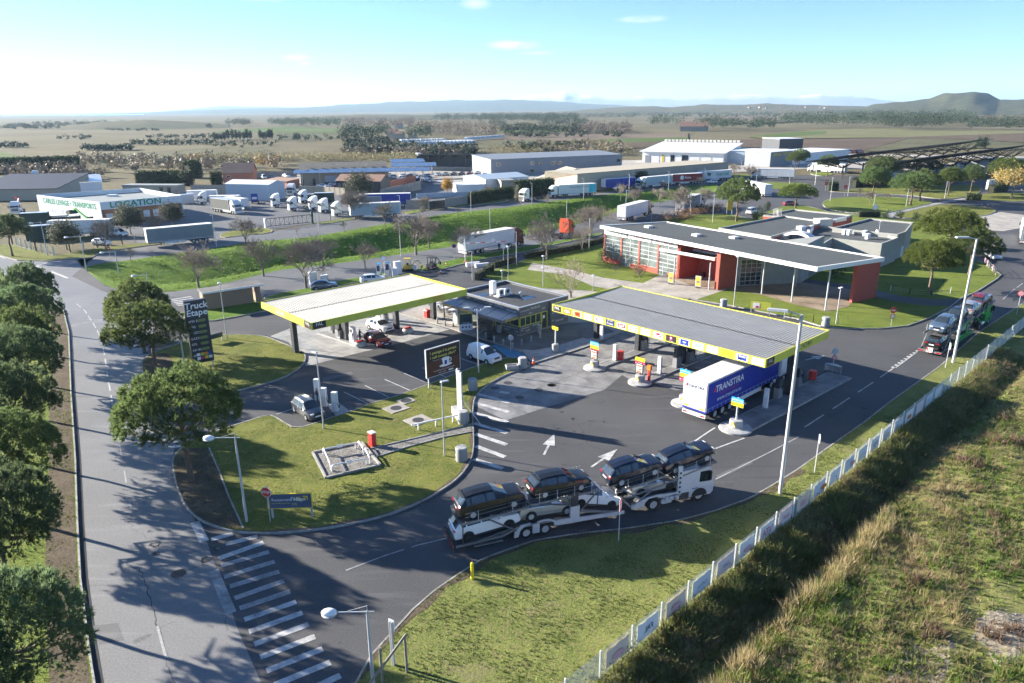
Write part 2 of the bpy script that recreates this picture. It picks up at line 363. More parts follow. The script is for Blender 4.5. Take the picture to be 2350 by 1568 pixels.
def text(parent,s,size,mt,pos,nrm=(0,-1,0),up=(0,0,1),name='lettering',align='CENTER',shear=0,sx=1.0,bold=0):
 n=V3(nrm).normalized();u=V3(up).normalized();r=u.cross(n).normalized();u=n.cross(r)
 cu=bpy.data.curves.new(name,'FONT');cu.body=s;cu.size=size;cu.align_x=align;cu.align_y='CENTER';cu.shear=shear;cu.offset=bold;cu.resolution_u=2
 cu.materials.append(MATS[mt])
 M=Matrix.Identity(4)
 for i in range(3): M[i][0]=r[i]*sx;M[i][1]=u[i];M[i][2]=n[i];M[i][3]=pos[i]
 TEXTS.append((parent,name,cu,M))
def flush_texts():
 tmp=[]
 for p,name,cu,M in TEXTS:
  o=bpy.data.objects.new('tmp',cu);COL.objects.link(o);tmp.append(o)
 bpy.context.view_layer.update();dg=bpy.context.evaluated_depsgraph_get()
 for (p,name,cu,M),o in zip(TEXTS,tmp):
  me=bpy.data.meshes.new_from_object(o.evaluated_get(dg));me.name=name
  q=bpy.data.objects.new(name,me);link(q,p);q.matrix_basis=M
 for o in tmp: bpy.data.objects.remove(o)
def inset(poly,d):
 P=[V3((p[0],p[1])) for p in poly];n=len(P)
 ar=sum(P[i].x*P[(i+1)%n].y-P[(i+1)%n].x*P[i].y for i in range(n));sg=1 if ar>0 else -1;out=[]
 for i in range(n):
  a,b,c=P[i-1],P[i],P[(i+1)%n];e1=(b-a).normalized();e2=(c-b).normalized()
  n1=V3((-e1.y,e1.x))*sg;n2=V3((-e2.y,e2.x))*sg;bis=n1+n2
  if bis.length<1e-6: bis=n1
  bis.normalize();k=d/max(.5,bis.dot(n1));out.append(b+bis*k)
 return out
def smooth_poly(pts,it=2,closed=True):
 P=[V3((p[0],p[1],0)) for p in pts]
 for _ in range(it):
  Q=[] if closed else [P[0]]
  rngi=range(len(P)) if closed else range(len(P)-1)
  for i in rngi:
   a,b=P[i],P[(i+1)%len(P)];Q+= [a*.75+b*.25,a*.25+b*.75]
  if not closed: Q.append(P[-1])
  P=Q
 return P
def resample(P,step,closed=True):
 P=[V3((p[0],p[1],0)) for p in P];pts=P+[P[0]] if closed else P;out=[pts[0]];acc=0
 L=[(pts[i+1]-pts[i]).length for i in range(len(pts)-1)];tot=sum(L);n=max(2,round(tot/step));st=tot/n;i=0;pos=0
 for k in range(1,n+(0 if closed else 1)):
  d=k*st
  while i<len(L)-1 and pos+L[i]<d: pos+=L[i];i+=1
  out.append(pts[i].lerp(pts[i+1],min(1,(d-pos)/max(L[i],1e-9))))
 return out
def inpoly(x,y,poly):
 x=np.asarray(x);y=np.asarray(y);c=np.zeros(x.shape,bool);n=len(poly)
 for i in range(n):
  x1,y1=poly[i][0],poly[i][1];x2,y2=poly[(i+1)%n][0],poly[(i+1)%n][1]
  if y1==y2: continue
  k=((y1>y)!=(y2>y))&(x<(x2-x1)*(y-y1)/(y2-y1)+x1);c^=k
 return c
def bigmesh(name,V,F,mats,rn=None,mi=None,smooth=False):
 me=bpy.data.meshes.new(name);V=np.ascontiguousarray(V,np.float32);F=np.ascontiguousarray(F,np.int32)
 me.vertices.add(len(V));me.vertices.foreach_set('co',V.ravel());k=F.shape[1]
 me.loops.add(F.size);me.loops.foreach_set('vertex_index',F.ravel())
 me.polygons.add(len(F));me.polygons.foreach_set('loop_start',np.arange(0,F.size,k,dtype=np.int32));me.polygons.foreach_set('loop_total',np.full(len(F),k,np.int32))
 for q in (mats if isinstance(mats,(list,tuple)) else [mats]): me.materials.append(MATS[q])
 if mi is not None: me.polygons.foreach_set('material_index',np.asarray(mi,np.int32))
 if smooth: me.polygons.foreach_set('use_smooth',np.ones(len(F),bool))
 if rn is not None:
  a=me.attributes.new('rnd','FLOAT','POINT');a.data.foreach_set('value',np.ascontiguousarray(rn,np.float32))
 me.update(calc_edges=True);me.validate()
 return me
# vegetation
leafmat('pine_leaf',(.095,.148,.052),(.145,.20,.072),(.19,.24,.09),.55)
leafmat('pine_leaf_blue',(.10,.15,.075),(.14,.195,.095),(.18,.23,.11),.55)
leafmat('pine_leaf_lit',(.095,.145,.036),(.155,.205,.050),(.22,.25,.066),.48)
leafmat('oak_leaf',(.055,.064,.042),(.09,.098,.064),(.125,.13,.085),.3)
leafmat('dark_leaf',(.032,.052,.024),(.058,.085,.034),(.085,.115,.042),.3)
leafmat('hedge_leaf',(.040,.062,.022),(.075,.095,.035),(.12,.12,.05),.2)
leafmat('far_leaf',(.024,.042,.022),(.042,.064,.030),(.066,.084,.040),.1)
leafmat('far_bare',(.13,.11,.085),(.18,.15,.115),(.24,.19,.13),.15)
leafmat('yellow_leaf',(.42,.27,.03),(.55,.36,.045),(.62,.46,.09),.3)
leafmat('ochre_leaf',(.26,.17,.06),(.36,.25,.085),(.24,.22,.09),.3)
leafmat('brown_leaf',(.14,.085,.05),(.22,.13,.07),(.30,.19,.10),.2)
leafmat('grass_blade',(.060,.100,.018),(.115,.155,.030),(.19,.19,.06),.35)
leafmat('grass_dark',(.11,.14,.045),(.19,.205,.07),(.29,.255,.13),.55)
leafmat('straw_blade',(.30,.235,.12),(.42,.335,.18),(.54,.45,.28),.5)
leafmat('weed_green',(.085,.15,.028),(.16,.215,.045),(.26,.27,.08),.45)
leafmat('weed_brown',(.13,.09,.06),(.20,.14,.09),(.28,.21,.145),.35)
mat('bark_pine',(.16,.115,.085),.9,var=.35,scale=5,bump=.6);mat('bark_grey',(.20,.175,.15),.9,var=.25,scale=6,bump=.4);mat('twig',(.25,.21,.175),.9,var=.2)
def rot_from(dirs,rs):
 d=dirs/np.linalg.norm(dirs,axis=1,keepdims=True);a=rs.normal(size=d.shape);u=np.cross(d,a);u/=np.linalg.norm(u,axis=1,keepdims=True);return d,u,np.cross(d,u)
def needles(P,A,rs,n,ln,wd,spread):
 N=len(P);P=np.repeat(P,n,0);A=np.repeat(A,n,0);d=A+rs.normal(size=A.shape)*spread;d,u,v=rot_from(d,rs)
 l=ln*rs.uniform(.7,1.25,(len(P),1));wv=u*(wd*.5)
 V=np.empty((len(P),3,3));V[:,0]=P-wv;V[:,1]=P+wv;V[:,2]=P+d*l
 F=np.arange(len(P)*3).reshape(-1,3);rn=np.repeat(np.clip(np.repeat(rs.uniform(0,1,N),n)*.75+rs.uniform(0,.3,len(P)),0,1),3)
 return V.reshape(-1,3),F,rn
def leaves(P,A,rs,n,sz,spread,jit):
 N=len(P);P=np.repeat(P,n,0)+rs.normal(size=(N*n,3))*jit;A=np.repeat(A,n,0)+rs.normal(size=(N*n,3))*spread;d,u,v=rot_from(A,rs);s=sz*rs.uniform(.6,1.3,(len(P),1))
 V=np.empty((len(P),4,3));V[:,0]=P-u*s*.5;V[:,1]=P+v*s*.38;V[:,2]=P+u*s*.5;V[:,3]=P-v*s*.38
 F=np.arange(len(P)*4).reshape(-1,4);rn=np.repeat(np.clip(np.repeat(rs.uniform(0,1,N),n)*.7+rs.uniform(0,.35,len(P)),0,1),4)
 return V.reshape(-1,3),F,rn
def dome_points(rs,n,R,Hc,zc,lump=.22,low=-.25):
 th=rs.uniform(0,2*np.pi,n);cz=rs.uniform(low,1,n);sr=np.sqrt(np.clip(1-cz*cz,0,1))
 k=1-np.abs(rs.normal(size=n))*lump;k=np.where(rs.uniform(0,1,n)<.28,k*rs.uniform(.55,.92,n),k);k*=1+.10*np.sin(3*th+rs.uniform(0,6))+.06*np.sin(5*th+rs.uniform(0,6))
 d=np.stack([sr*np.cos(th),sr*np.sin(th),cz],1);p=d*k[:,None]*np.array([R,R,Hc]);p[:,2]=np.where(p[:,2]<0,p[:,2]*.7,p[:,2])+zc;return p,d
def pine_mesh(seed,R,Hc,zc,ncl=170,tpc=13,nn=9,ln=.42,wd=.075,mt='pine_leaf'):
 rs=np.random.RandomState(seed);C,D=dome_points(rs,ncl,R,Hc,zc,.10,-.2)
 D2=D+np.array([0,0,.55]);D2/=np.linalg.norm(D2,axis=1,keepdims=True)
 off=rs.normal(size=(ncl*tpc,3));off/=np.linalg.norm(off,axis=1,keepdims=True);off*=rs.uniform(.25,.72,(ncl*tpc,1))*R*.125
 Ct=np.repeat(C,tpc,0);Dt=np.repeat(D2,tpc,0);off=np.where((np.sum(off*Dt,1)<-.15*R*.125)[:,None],-off*.9,off);P=Ct+off
 A=off/np.linalg.norm(off,axis=1,keepdims=True)*.7+Dt*.8
 V,F,rn=needles(P,A,rs,nn,ln,wd,.55)
 return bigmesh('crown',V,F,mt,rn),C
def leafy_mesh(seed,R,Hc,zc,ncl=140,tpc=10,nn=4,sz=.22,mt='oak_leaf',low=-.7,lump=.2,clr=.18):
 rs=np.random.RandomState(seed);C,D=dome_points(rs,ncl,R,Hc,zc,lump,low)
 off=rs.normal(size=(ncl*tpc,3))*R*clr;P=np.repeat(C,tpc,0)+off;A=np.repeat(D+np.array([0,0,.3]),tpc,0)
 V,F,rn=leaves(P,A,rs,nn,sz,.8,sz*.6);return bigmesh('crown',V,F,mt,rn),C
def trunk_mesh(seed,h,r,C,top,nb=7,lean=.25,mt='bark_pine',z0=-.15):
 rs=random.Random(seed);b=MB();p=V3((0,0,z0));q=[p];n=5
 for i in range(1,n+1): q.append(V3((rs.uniform(-lean,lean)*i/n,rs.uniform(-lean,lean)*i/n,z0+(h-z0)*i/n)))
 for i in range(n): b.tube(q[i],q[i+1],r*(1-.09*i) if i else r*1.35,r*(1-.09*(i+1)),9,0,False)
 idx=rs.sample(range(len(C)),min(nb*3,len(C)))
 for j in idx:
  e=V3(C[j])*.92+V3((0,0,-.2));s=q[-1 if rs.random()<.7 else -2];mid=s.lerp(e,.45)+V3((0,0,-.12*(e-s).length))
  rr=r*rs.uniform(.28,.5);b.tube(s,mid,rr,rr*.65,6,0,False);b.tube(mid,e,rr*.65,rr*.2,5,0,False)
 return b.mesh('trunk',mt,60)
def bare_mesh(seed,h,R,th,mt='twig',lv=5,up=.35,dens=1.0):
 rs=random.Random(seed);b=MB();tk=MB()
 tk.tube((0,0,-.1),(0,0,th),h*.030,h*.022,8,0,False)
 def grow(p,d,l,r,k):
  e=p+d*l;(tk if k<=1 else b).tube(p,e,max(r,.02),max(r*.62,.015),5 if k<2 else 3,0,False)
  if k>=lv: return
  nb=rs.choice((3,3,4)) if k<3 else rs.choice((2,3,3,4))
  for i in range(nb):
   f=rs.uniform(.45,1.0) if i else 1.0;sp=.62 if k<2 else .55
   nd_=(d+V3((rs.gauss(0,sp),rs.gauss(0,sp),rs.gauss(up*.35,.3)))).normalized()
   grow(p.lerp(e,f),nd_,l*rs.uniform(.58,.85),r*.58,k+1)
 l0=(h-th)*.36
 for i in range(6):
  a=2*PI_*i/6+rs.uniform(-.4,.4);el=rs.uniform(.55,1.3);d=V3((cos_(a)*cos_(el)*R/h*1.6,sin_(a)*cos_(el)*R/h*1.6,sin_(el))).normalized()
  grow(V3((0,0,th*rs.uniform(.85,1.0))),d,l0,h*.011,1)
 return b.mesh('crown',mt),tk.mesh('trunk','bark_grey',60)
def tree_thing(name,label,crown,trunk,loc,rz=0,s=1.0,group=None,cat='tree'):
 t=thing(name,label,cat,loc,rz,group);t.scale=s if isinstance(s,(tuple,list)) else (s,s,s)
 sub('crown',crown,t)
 if trunk: sub('trunk',trunk,t)
 return t
# ground, roads, lawns
FD=V3((cos_(R_(43.67)),sin_(R_(43.67)),0));FN=V3((FD.y,-FD.x,0));F0=V3((4.6,29.3,0))+FN*-.3   # fence line
VU=gs('F',[(190,615),(234,604),(301,597),(371,586),(463,574),(571,556),(705,545),(789,531),(873,516),(957,501),(1058,487),(1159,477),(1260,463),(1360,450),(1461,440),(1579,427),(1650,423)])
VL=gs('F',[(200,622),(240,655),(300,671),(386,671),(486,658),(560,640),(643,620),(716,612),(789,603),(873,591),(1038,566),(1196,540),(1300,522),(1377,500),(1440,478),(1512,464),(1640,443)])
VERGE=VU+VL[::-1]
def fence_st(x,y): return (x-F0.x)*FD.x+(y-F0.y)*FD.y,(x-F0.x)*FN.x+(y-F0.y)*FN.y
def grid_lines(a,b,st,lim,gr=1.35):
 q=list(np.arange(a,b+.01,st));d=st
 lo=[];x=a
 while x>-lim: d*=gr;x-=d;lo.append(x)
 d=st;hi=[];x=b
 while x<lim: d*=gr;x+=d;hi.append(x)
 return np.array(lo[::-1]+q+hi)
def make_ground():
 X=grid_lines(-110,150,1.6,52000);Y=grid_lines(10,300,1.6,52000)
 gx,gy=np.meshgrid(X,Y);gz=np.full(gx.shape,-.03)
 s,t=fence_st(gx,gy);gz[(t>.9)&(t<60)&(s>-30)&(s<150)]=-2.9
 gz[inpoly(gx,gy,inset(VERGE,.8))]=-5.4
 far=np.hypot(gx,gy);
 k=np.clip((far-400)/1500,0,1);gz+=k*2.5*(np.sin(gx/330+1)*np.cos(gy/410)+.5*np.sin(gx/140+gy/170))*np.clip(1-far/9000,0,1)
 n=len(X);i=np.arange(len(Y)-1)[:,None]*n+np.arange(n-1)[None,:];F=np.stack([i,i+1,i+n+1,i+n],-1).reshape(-1,4)
 return struct(sub('ground',bigmesh('ground',np.stack([gx,gy,gz],-1).reshape(-1,3),F,'land',smooth=True),None))
field('land',(.115,.10,.062),(.16,.142,.08),0,0,dscale=.006)
make_ground()
def sheet(name,poly,z,mt,parent=None):
 o=MB().sheet(poly,z).build(name,mt,parent)
 return o if parent else struct(o)
LOT=gs('F',[(290,1900),(222,1590),(205,1480),(187,1330),(180,1200),(175,1050),(165,900),(160,765),(148,712),(95,665),(0,630),(-300,560),(-300,540),(0,587),(39,599),(109,600),(176,595),(188,612)])+VL+[VU[-1]]+gs('F',[(1690,408),(1850,402),(2000,402),(2120,408),(2350,420),(2600,430),(2600,640),(2370,672),(2350,696),(2246,764),(2156,843),(2040,926),(1982,972),(1932,1007),(1883,1042),(1833,1078),(1775,1115),(1721,1146),(1642,1175),(1555,1198),(1437,1216),(1332,1227),(1227,1243),(1153,1269),(1104,1288),(1051,1322),(1002,1355),(949,1401),(900,1455),(850,1510),(822,1562),(780,1640),(700,1900)])
lot=sheet('asphalt_lot',LOT,0.0,'asphalt_new')
ROAD=gs('F',[(290,1900),(222,1590),(205,1480),(187,1330),(180,1200),(175,1050),(165,900),(160,765),(148,712),(95,665),(0,630),(-300,560),(-300,540),(0,587),(39,599),(109,600),(176,595),(215,592),(190,612),(165,635),(235,668),(300,690),(375,712),(352,760),(335,812),(323,836),(328,870),(352,905),(395,955),(405,1010),(395,1053),(403,1105),(416,1145),(439,1181),(470,1230),(505,1330),(548,1450),(600,1568),(720,1900)])
road=sheet('left_road',ROAD,.005,'asphalt_old')
BR=gs('F',[(176,597),(227,584),(344,565),(504,549),(628,531),(722,514),(789,506),(930,490),(1058,476),(1159,466),(1273,456),(1394,442),(1495,431),(1579,420),(1700,412)])+[VU[i] for i in range(len(VU)-1,-1,-1)]
backroad=sheet('back_road',BR,.005,'asphalt_mid')
SR=[VL[i] for i in range(2,len(VL))]+gs('F',[(1700,440),(1700,470),(1560,495),(1430,512),(1330,540),(1200,568),(1040,603),(960,622),(860,640),(760,655),(660,672),(520,694),(420,702),(330,690)])
servroad=sheet('service_road',SR,.0095,'asphalt_mid')
def make_verge():
 n=60;A=resample(VU,1,False);B=resample(VL,1,False)
 ua=[A[int(i*(len(A)-1)/n)] for i in range(n+1)];la=[B[int(i*(len(B)-1)/n)] for i in range(n+1)];V=[];F=[];m=26
 prof=[(0,.06),(.16,.06),(.24,-.1),(.60,-1),(.70,-1.0),(.84,-.05),(.9,.06),(1,.06)]
 rs=random.Random(3)
 for i in range(n+1):
  tp=max(0,min(1,i/14))*max(0,min(1,(n-i)/12));
  for j in range(m+1):
   t=j/m;z=np.interp(t,[p[0] for p in prof],[p[1] for p in prof]);z=z if z>0 else z*4.6*tp
   q=ua[i].lerp(la[i],t);V.append((q.x,q.y,z+(rs.uniform(-.12,.12) if 0<j<m else -.05)))
 for i in range(n):
  for j in range(m): a=i*(m+1)+j;F.append((a,a+m+1,a+m+2,a+1))
 o=struct(sub('grass_verge',bigmesh('grass_verge',np.array(V),np.array(F),'verge_green',smooth=True),None));return o
verge=make_verge()
KB={}
def kerb_stone(L):
 k=round(L,2)
 if k not in KB:
  b=MB();b.b(-k/2+.008,k/2-.008,-.07,.07,-.05,.14,tp=(.99,.8));KB[k]=b.mesh('kerb_stone','kerb_mat')
 return KB[k]
def island(name,poly,mt,h=.12,stones=0,kerb=True,sm=2,skip=0):
 P=smooth_poly(poly,sm) if sm else [V3((p[0],p[1],0)) for p in poly]
 o=struct(MB().prism(inset(P,.1) if kerb else P,-.02,h).build(name,mt))
 if kerb:
  if stones:
   Q=resample(P,1.0,not skip);n=len(Q);near=sorted(range(n),key=lambda i:Q[i].length)[:stones];ns=set(near)
  else: Q=P;n=len(Q);ns=set()
  rest=MB();inn=inset(Q,.14);out=Q
  for i in range(n-skip):
   a,b=Q[i],Q[(i+1)%n]
   if i in ns:
    c=(a+b)/2;L=(b-a).length;r=heading(a,b);q=sub('kerb_stone',kerb_stone(round(L,2)),o,(c.x,c.y,rnd.uniform(-.006,.006)),(0,0,r+rnd.uniform(-.01,.01)))
   else:
    c,d=inn[i],inn[(i+1)%n]
    rest.add([(a.x,a.y,-.03),(b.x,b.y,-.03),(d.x,d.y,-.03),(c.x,c.y,-.03),(a.x,a.y,.14),(b.x,b.y,.14),(d.x,d.y,.14),(c.x,c.y,.14)],[(4,5,6,7),(0,1,5,4),(2,3,7,6)])
  if rest.f: rest.build('kerb','kerb_mat',o,join=True)
 return o
ISA=gs('F',[(405,793),(440,777),(500,770),(560,769),(610,773),(645,788),(690,806),(703,818),(697,838),(670,860),(620,880),(560,895),(500,909),(430,925),(385,925),(350,900),(332,868),(323,836),(340,816),(375,802)])
islandA=island('lawn_island',ISA,'lawn',stones=120)
ISB=gs('F',[(440,1012),(416,1030),(395,1053),(398,1080),(403,1105),(416,1145),(439,1181),(475,1204),(531,1222),(597,1227),(679,1223),(761,1213),(827,1200),(892,1184),(958,1158),(1007,1131),(1050,1102),(1076,1069),(1087,1036),(1086,990),(1084,941),(1089,912),(1112,889),(1150,866),(1197,848),(1222,838),(1205,828),(1163,820),(1078,847),(988,883),(900,914),(844,930),(803,947),(744,966),(681,988),(650,970),(622,953),(600,958),(564,970),(500,990)])
islandB=island('lawn_island',ISB,'lawn',stones=140,sm=1)
ISC=gs('F',[(700,1900),(780,1640),(822,1562),(850,1510),(900,1455),(949,1401),(1002,1355),(1051,1322),(1104,1288),(1153,1269),(1227,1243),(1332,1227),(1437,1216),(1555,1198),(1642,1175),(1721,1146),(1775,1115),(1833,1078),(1883,1042),(1932,1007),(1982,972),(2040,926),(2156,843),(2246,764),(2350,696),(2480,610)])
ISC0=ISC;ISC=ISC+[F0+FD*110+FN*1.0,F0+FD*-14+FN*1.0]
islandC=island('roadside_lawn',ISC,'lawn_rough',kerb=False,sm=0)
def kerb_line(parent,pts,stones):
 Q=resample(pts,1.0,False);nr=set(sorted(range(len(Q)-1),key=lambda i:Q[i].length)[:stones]);r=[]
 for i in range(len(Q)-1):
  a,b=Q[i],Q[i+1]
  if i in nr: c=(a+b)/2;sub('kerb_stone',kerb_stone(round((b-a).length,2)),parent,(c.x,c.y,rnd.uniform(-.006,.006)),(0,0,heading(a,b)+rnd.uniform(-.01,.01)))
  else: r.append(i)
 if r: MB().prism(strip(Q[min(r):max(r)+2],.07,-.07),-.03,.14).build('kerb','kerb_mat',parent)
LV=gs('F',[(290,1900),(220,1590),(203,1480),(185,1330),(178,1200),(173,1050),(163,900),(158,765),(146,714),(93,667),(0,632),(-300,562)])
LV=LV+[V3((-170,130,0)),V3((-100,30,0)),V3((-30,5,0))]
islandL=island('roadside_verge',LV,'lawn_bright',kerb=False,sm=0)
a=LV[:10]
def strip(pts,off0,off1):
 P=[V3((p[0],p[1],0)) for p in pts];L=[];Rr=[]
 for i in range(len(P)):
  d=(P[min(i+1,len(P)-1)]-P[max(i-1,0)]).normalized();nn=V3((-d.y,d.x,0));L.append(P[i]+nn*off0);Rr.append(P[i]+nn*off1)
 return L+Rr[::-1]
sheet('path',strip(a,.15,1.9),.128,'dirt',islandL);sheet('gutter',strip(a,-.06,-.42),.009,'black',road)
sheet('path',gs('c7',[(330,620),(420,800),(480,960),(590,1195),(330,1145),(225,1075),(160,970),(120,850),(100,700),(160,630)]),.127,'dirt',islandB)
MB().prism(strip(gs('c7',[(345,625),(420,800),(480,960),(585,1190)]),-.06,.06),.10,.16).build('edging','kerb_mat',islandB)
sheet('path',gs('c4',[(1310,760),(1370,880),(1420,960),(1300,990),(1200,950),(1140,900),(1125,850),(1180,790)]),.127,'dirt',islandA)
def uv(o,u,v): return o+U*u+V*v
sheet('concrete_forecourt',gs('c5',[(105,590),(240,632),(370,812),(690,728),(1040,645),(1420,541),(1045,425),(700,395),(330,500)]),.008,'concrete_pad')
tp=gs('c6',[(-40,1372),(395,1240),(510,1143),(590,1190),(720,1195),(860,1245),(1350,1180),(1650,960),(1000,740),(560,830),(340,935),(0,1050),(-240,1140),(-400,1200),(-470,1260),(-480,1330),(-250,1440)])
sheet('concrete_apron',tp,.008,'concrete_truck')
BP=gs('c5',[(1045,425),(1440,540),(1630,607),(1960,715),(2030,795)])+gs('c6',[(20,1045),(340,935),(520,865),(700,780),(560,640),(300,600),(0,585)])+gs('c5',[(1560,240),(1300,330)])
plat=island('pavement',BP,'paving',h=.11,sm=0)
sheet('asphalt_patch',gs('z3',[(600,955),(850,830),(1290,945),(2000,745),(2340,740),(2700,880),(1830,1090),(1500,1150),(1150,1130)],.11),.116,'concrete_dark',plat)
sheet('concrete_strip',gs('c6',[(-10,1045),(-60,995),(250,900),(360,930),(150,1000)],.11),.121,'cast_grey',plat)
RL=gs('c2',[(905,1352),(1020,1300),(1180,1252),(1240,1228),(1500,1165),(1770,1112)])+gs('z8',[(540,872),(830,800),(1280,775),(1450,800),(1560,832),(1900,702),(2140,692)])+gs('z7',[(200,770),(300,800),(830,850),(1010,880),(1500,885),(1640,860)])+gs('r1',[(1760,560),(1900,600),(2010,690),(2028,702),(1990,742),(1800,862),(1650,925),(1555,1005),(1350,1112),(1150,1181),(900,1207),(560,1207),(340,1185)])+gs('c6',[(1650,780),(1200,690),(950,650),(700,700),(560,640),(300,600),(0,585)])
rl=island('restaurant_lawn',RL,'lawn_bright',sm=0)
sheet('path',gs('r1',[(150,740),(640,800),(860,850),(1100,905),(1400,935),(1650,925),(1556,1002),(1300,990),(1080,965),(840,910),(560,872),(150,800)]),.128,'asphalt_new',rl)
sheet('terrace',gs('c6',[(835,512),(950,560),(1230,592),(1420,625),(1640,690),(1850,735),(1990,700),(2000,672),(2010,590),(1700,545),(1480,500),(1290,545)]),.136,'paving_brown',rl)
sheet('terrace',gs('z1',[(960,735),(800,700),(600,800),(130,735),(-250,640),(-700,560),(-760,640),(-300,700),(0,830),(350,900),(1230,990),(1500,900),(1640,850),(1600,700)]),.132,'paving',rl)
def lawn(k,pts,mt='lawn_bright',sm=2): return island('lawn',gs(k,pts),mt,sm=sm)
lawn('z7',[(210,705),(330,652),(700,642),(960,640),(1450,690),(1250,742),(960,800),(830,830),(310,792)])
lawn('z7',[(1000,825),(1240,770),(1500,712),(2000,752),(2072,790),(1980,832),(1850,850),(1500,868),(1010,868)],'lawn')
lawn('z7',[(220,582),(580,602),(1150,622),(1450,667),(1700,652),(1900,600),(1910,512),(1480,520),(900,520),(600,560)],'lawn')
lawn('z7',[(1880,680),(2450,700),(2450,600),(2000,600),(1780,642)],'lawn')
lawn('z7',[(100,390),(180,375),(330,390),(350,410),(240,425),(130,412)])
sheet('path',gs('z7',[(860,860),(930,800),(1240,730),(1500,690),(1720,650),(1740,665),(1480,712),(1250,760),(1010,815),(960,870)]),.02,'concrete_pad',lot)
sheet('concrete_pad',gs('z7',[(1880,850),(2100,800),(2350,830),(2350,960),(2130,1000),(1960,990)]),.012,'paving',lot)
lawn('z8',[(1370,360),(1700,372),(1680,392),(1400,385)])
lawn('z8',[(1620,445),(2000,450),(2240,470),(2100,500),(1800,525),(1640,490)])
island('grass_strip',gs('c4',[(1390,452),(1420,485),(1620,522),(1850,482),(2230,405),(2230,330),(2060,340),(1620,420)]),'verge_green',sm=1)
island('grass_strip',gs('c5',[(60,300),(420,232),(640,180),(830,150),(1000,105),(1010,125),(830,178),(620,222),(420,268),(60,335)]),'verge_green',sm=1)
island('grass_strip',gs('c2',[(490,1292),(740,1228),(1060,1172),(1190,1147),(1420,1112),(1760,1042),(1765,1062),(1480,1118),(1200,1185),(1060,1206),(860,1246),(640,1305),(520,1315)]),'verge_green',sm=1)
# --- yards behind
sheet('yard',gs('F',[(430,560),(560,538),(720,512),(790,500),(930,484),(1060,470),(1160,461),(1160,430),(900,410),(600,425),(430,440),(100,470),(60,520),(330,560)]),-.012,'asphalt_mid')
sheet('yard',gs('F',[(1000,420),(1250,440),(1400,432),(1620,398),(1900,385),(2150,395),(2400,400),(2400,360),(1900,352),(1480,360),(1000,385),(620,405),(620,425)]),-.016,'paving')
island('lawn',gs('z5',[(-300,900),(150,905),(640,1035),(1000,975),(1140,945),(1760,880),(1990,880),(1760,912),(1400,962),(1160,1008),(1090,1055),(900,1068),(560,1098),(200,1092),(0,1033),(-300,960)]),'lawn',sm=0)
island('lawn',gs('c1',[(1510,1045),(1700,1020),(1790,1010),(1868,1028),(1850,1050),(1640,1065),(1500,1085)]),'lawn',sm=1)
island('lawn',gs('z6',[(1220,625),(1560,570),(1640,575),(1400,615),(1250,640)]),'lawn_bright',sm=1)
island('lawn',gs('z6',[(2090,510),(2330,470),(2350,485),(2200,520),(2095,540)]),'lawn_bright',sm=1)
island('lawn',gs('c2',[(700,870),(1080,805),(1140,830),(850,860),(720,880)]),'lawn',sm=1)
# --- painted markings
def stripe(k,x0,y0,x1,y1,w,name='crossing_stripe',parent=None,mt='white_road',z=.014,e=None):
 a=g(k,x0,y0);b=g(k,x1,y1);d=(b-a).normalized();n=V3((-d.y,d.x,0))*w/2
 return sheet(name,[a-n,b-n,b+n,a+n],z,mt,parent or lot)
kerb_line(islandC,ISC0[1:],130);kerb_line(islandL,LV[1:11],110)
mat('white_faded',(.36,.36,.36),.75,var=.3,scale=5,dirt=.97,dirtcol=(.11,.11,.115),dscale=.9)
for q in ((1575,1160,1910,1045),(1605,1238,1950,1115),(1640,1318,1990,1190),(1678,1402,2032,1268),(1718,1490,2080,1348),(1770,1582,2130,1435),(1840,1685,2195,1520),(1900,1790,2260,1610)): stripe('r2',*q,.44,parent=road)
for q in ((1545,1087,1870,978),(1512,1022,1830,910),(1482,945,1800,850),(1445,885,1770,785),(1425,812,1735,722)): stripe('r2',*q,.46,parent=road,mt='white_faded')
for q in ((1410,765,1700,662),(1455,672,1660,624),(1362,642,1500,606)): stripe('r2',*q,.5,parent=road,mt='white_road')
stripe('r2',1255,530,1318,655,.6,'stop_line',road,'white_road');stripe('r2',1375,840,1490,1118,.6,'stop_line',road,'white_faded')
for q in ((1620,1012,1860,1078),(1600,1077,1855,1147),(1597,1152,1850,1222),(1602,1228,1845,1302),(1610,1308,1840,1387),(1790,997,1860,1011)): stripe('c5',*q,.5)
for q in ((345,208,580,295),(330,310,560,387)): stripe('c8',*q,.5)
for q in ((945,907,1142,993),(800,952,990,1045),(645,1000,820,1085),(1087,862,1285,945),(1222,822,1420,900),(1480,745,1670,812)): stripe('c5',*q,.12,'bay_line')
for q in ((0,1200,105,1168),(150,1163,280,1120)): stripe('c5',*q,.14,'bay_line')
stripe('c5',110,1170,298,1280,.16,'bay_line')
for q in ((1285,1445,1425,1415),(1290,1475,1440,1440),(1300,1505,1420,1490)): stripe('c4',*q,.5,parent=lot)
stripe('c4',1080,765,1150,752,.45);stripe('c4',1090,785,1165,772,.45)
for i in range(5): stripe('c4',1338+i*14,345+i*11,1500+i*12,318+i*14,.45)
def arrow(k,x0,y0,x1,y1,hw=.55,sw=.2):
 a=g(k,x0,y0);b=g(k,x1,y1);d=(b-a);L=d.length;d.normalize();n=V3((-d.y,d.x,0));h=a+d*L*.45
 sheet('arrow',[a-n*sw/2,h-n*sw/2,h-n*hw,b,h+n*hw,h+n*sw/2,a+n*sw/2],.0145,'white_road',lot)
arrow('c8',888,278,972,112);arrow('c8',1266,374,1472,232);arrow('c6',1705,1046,1835,1016);
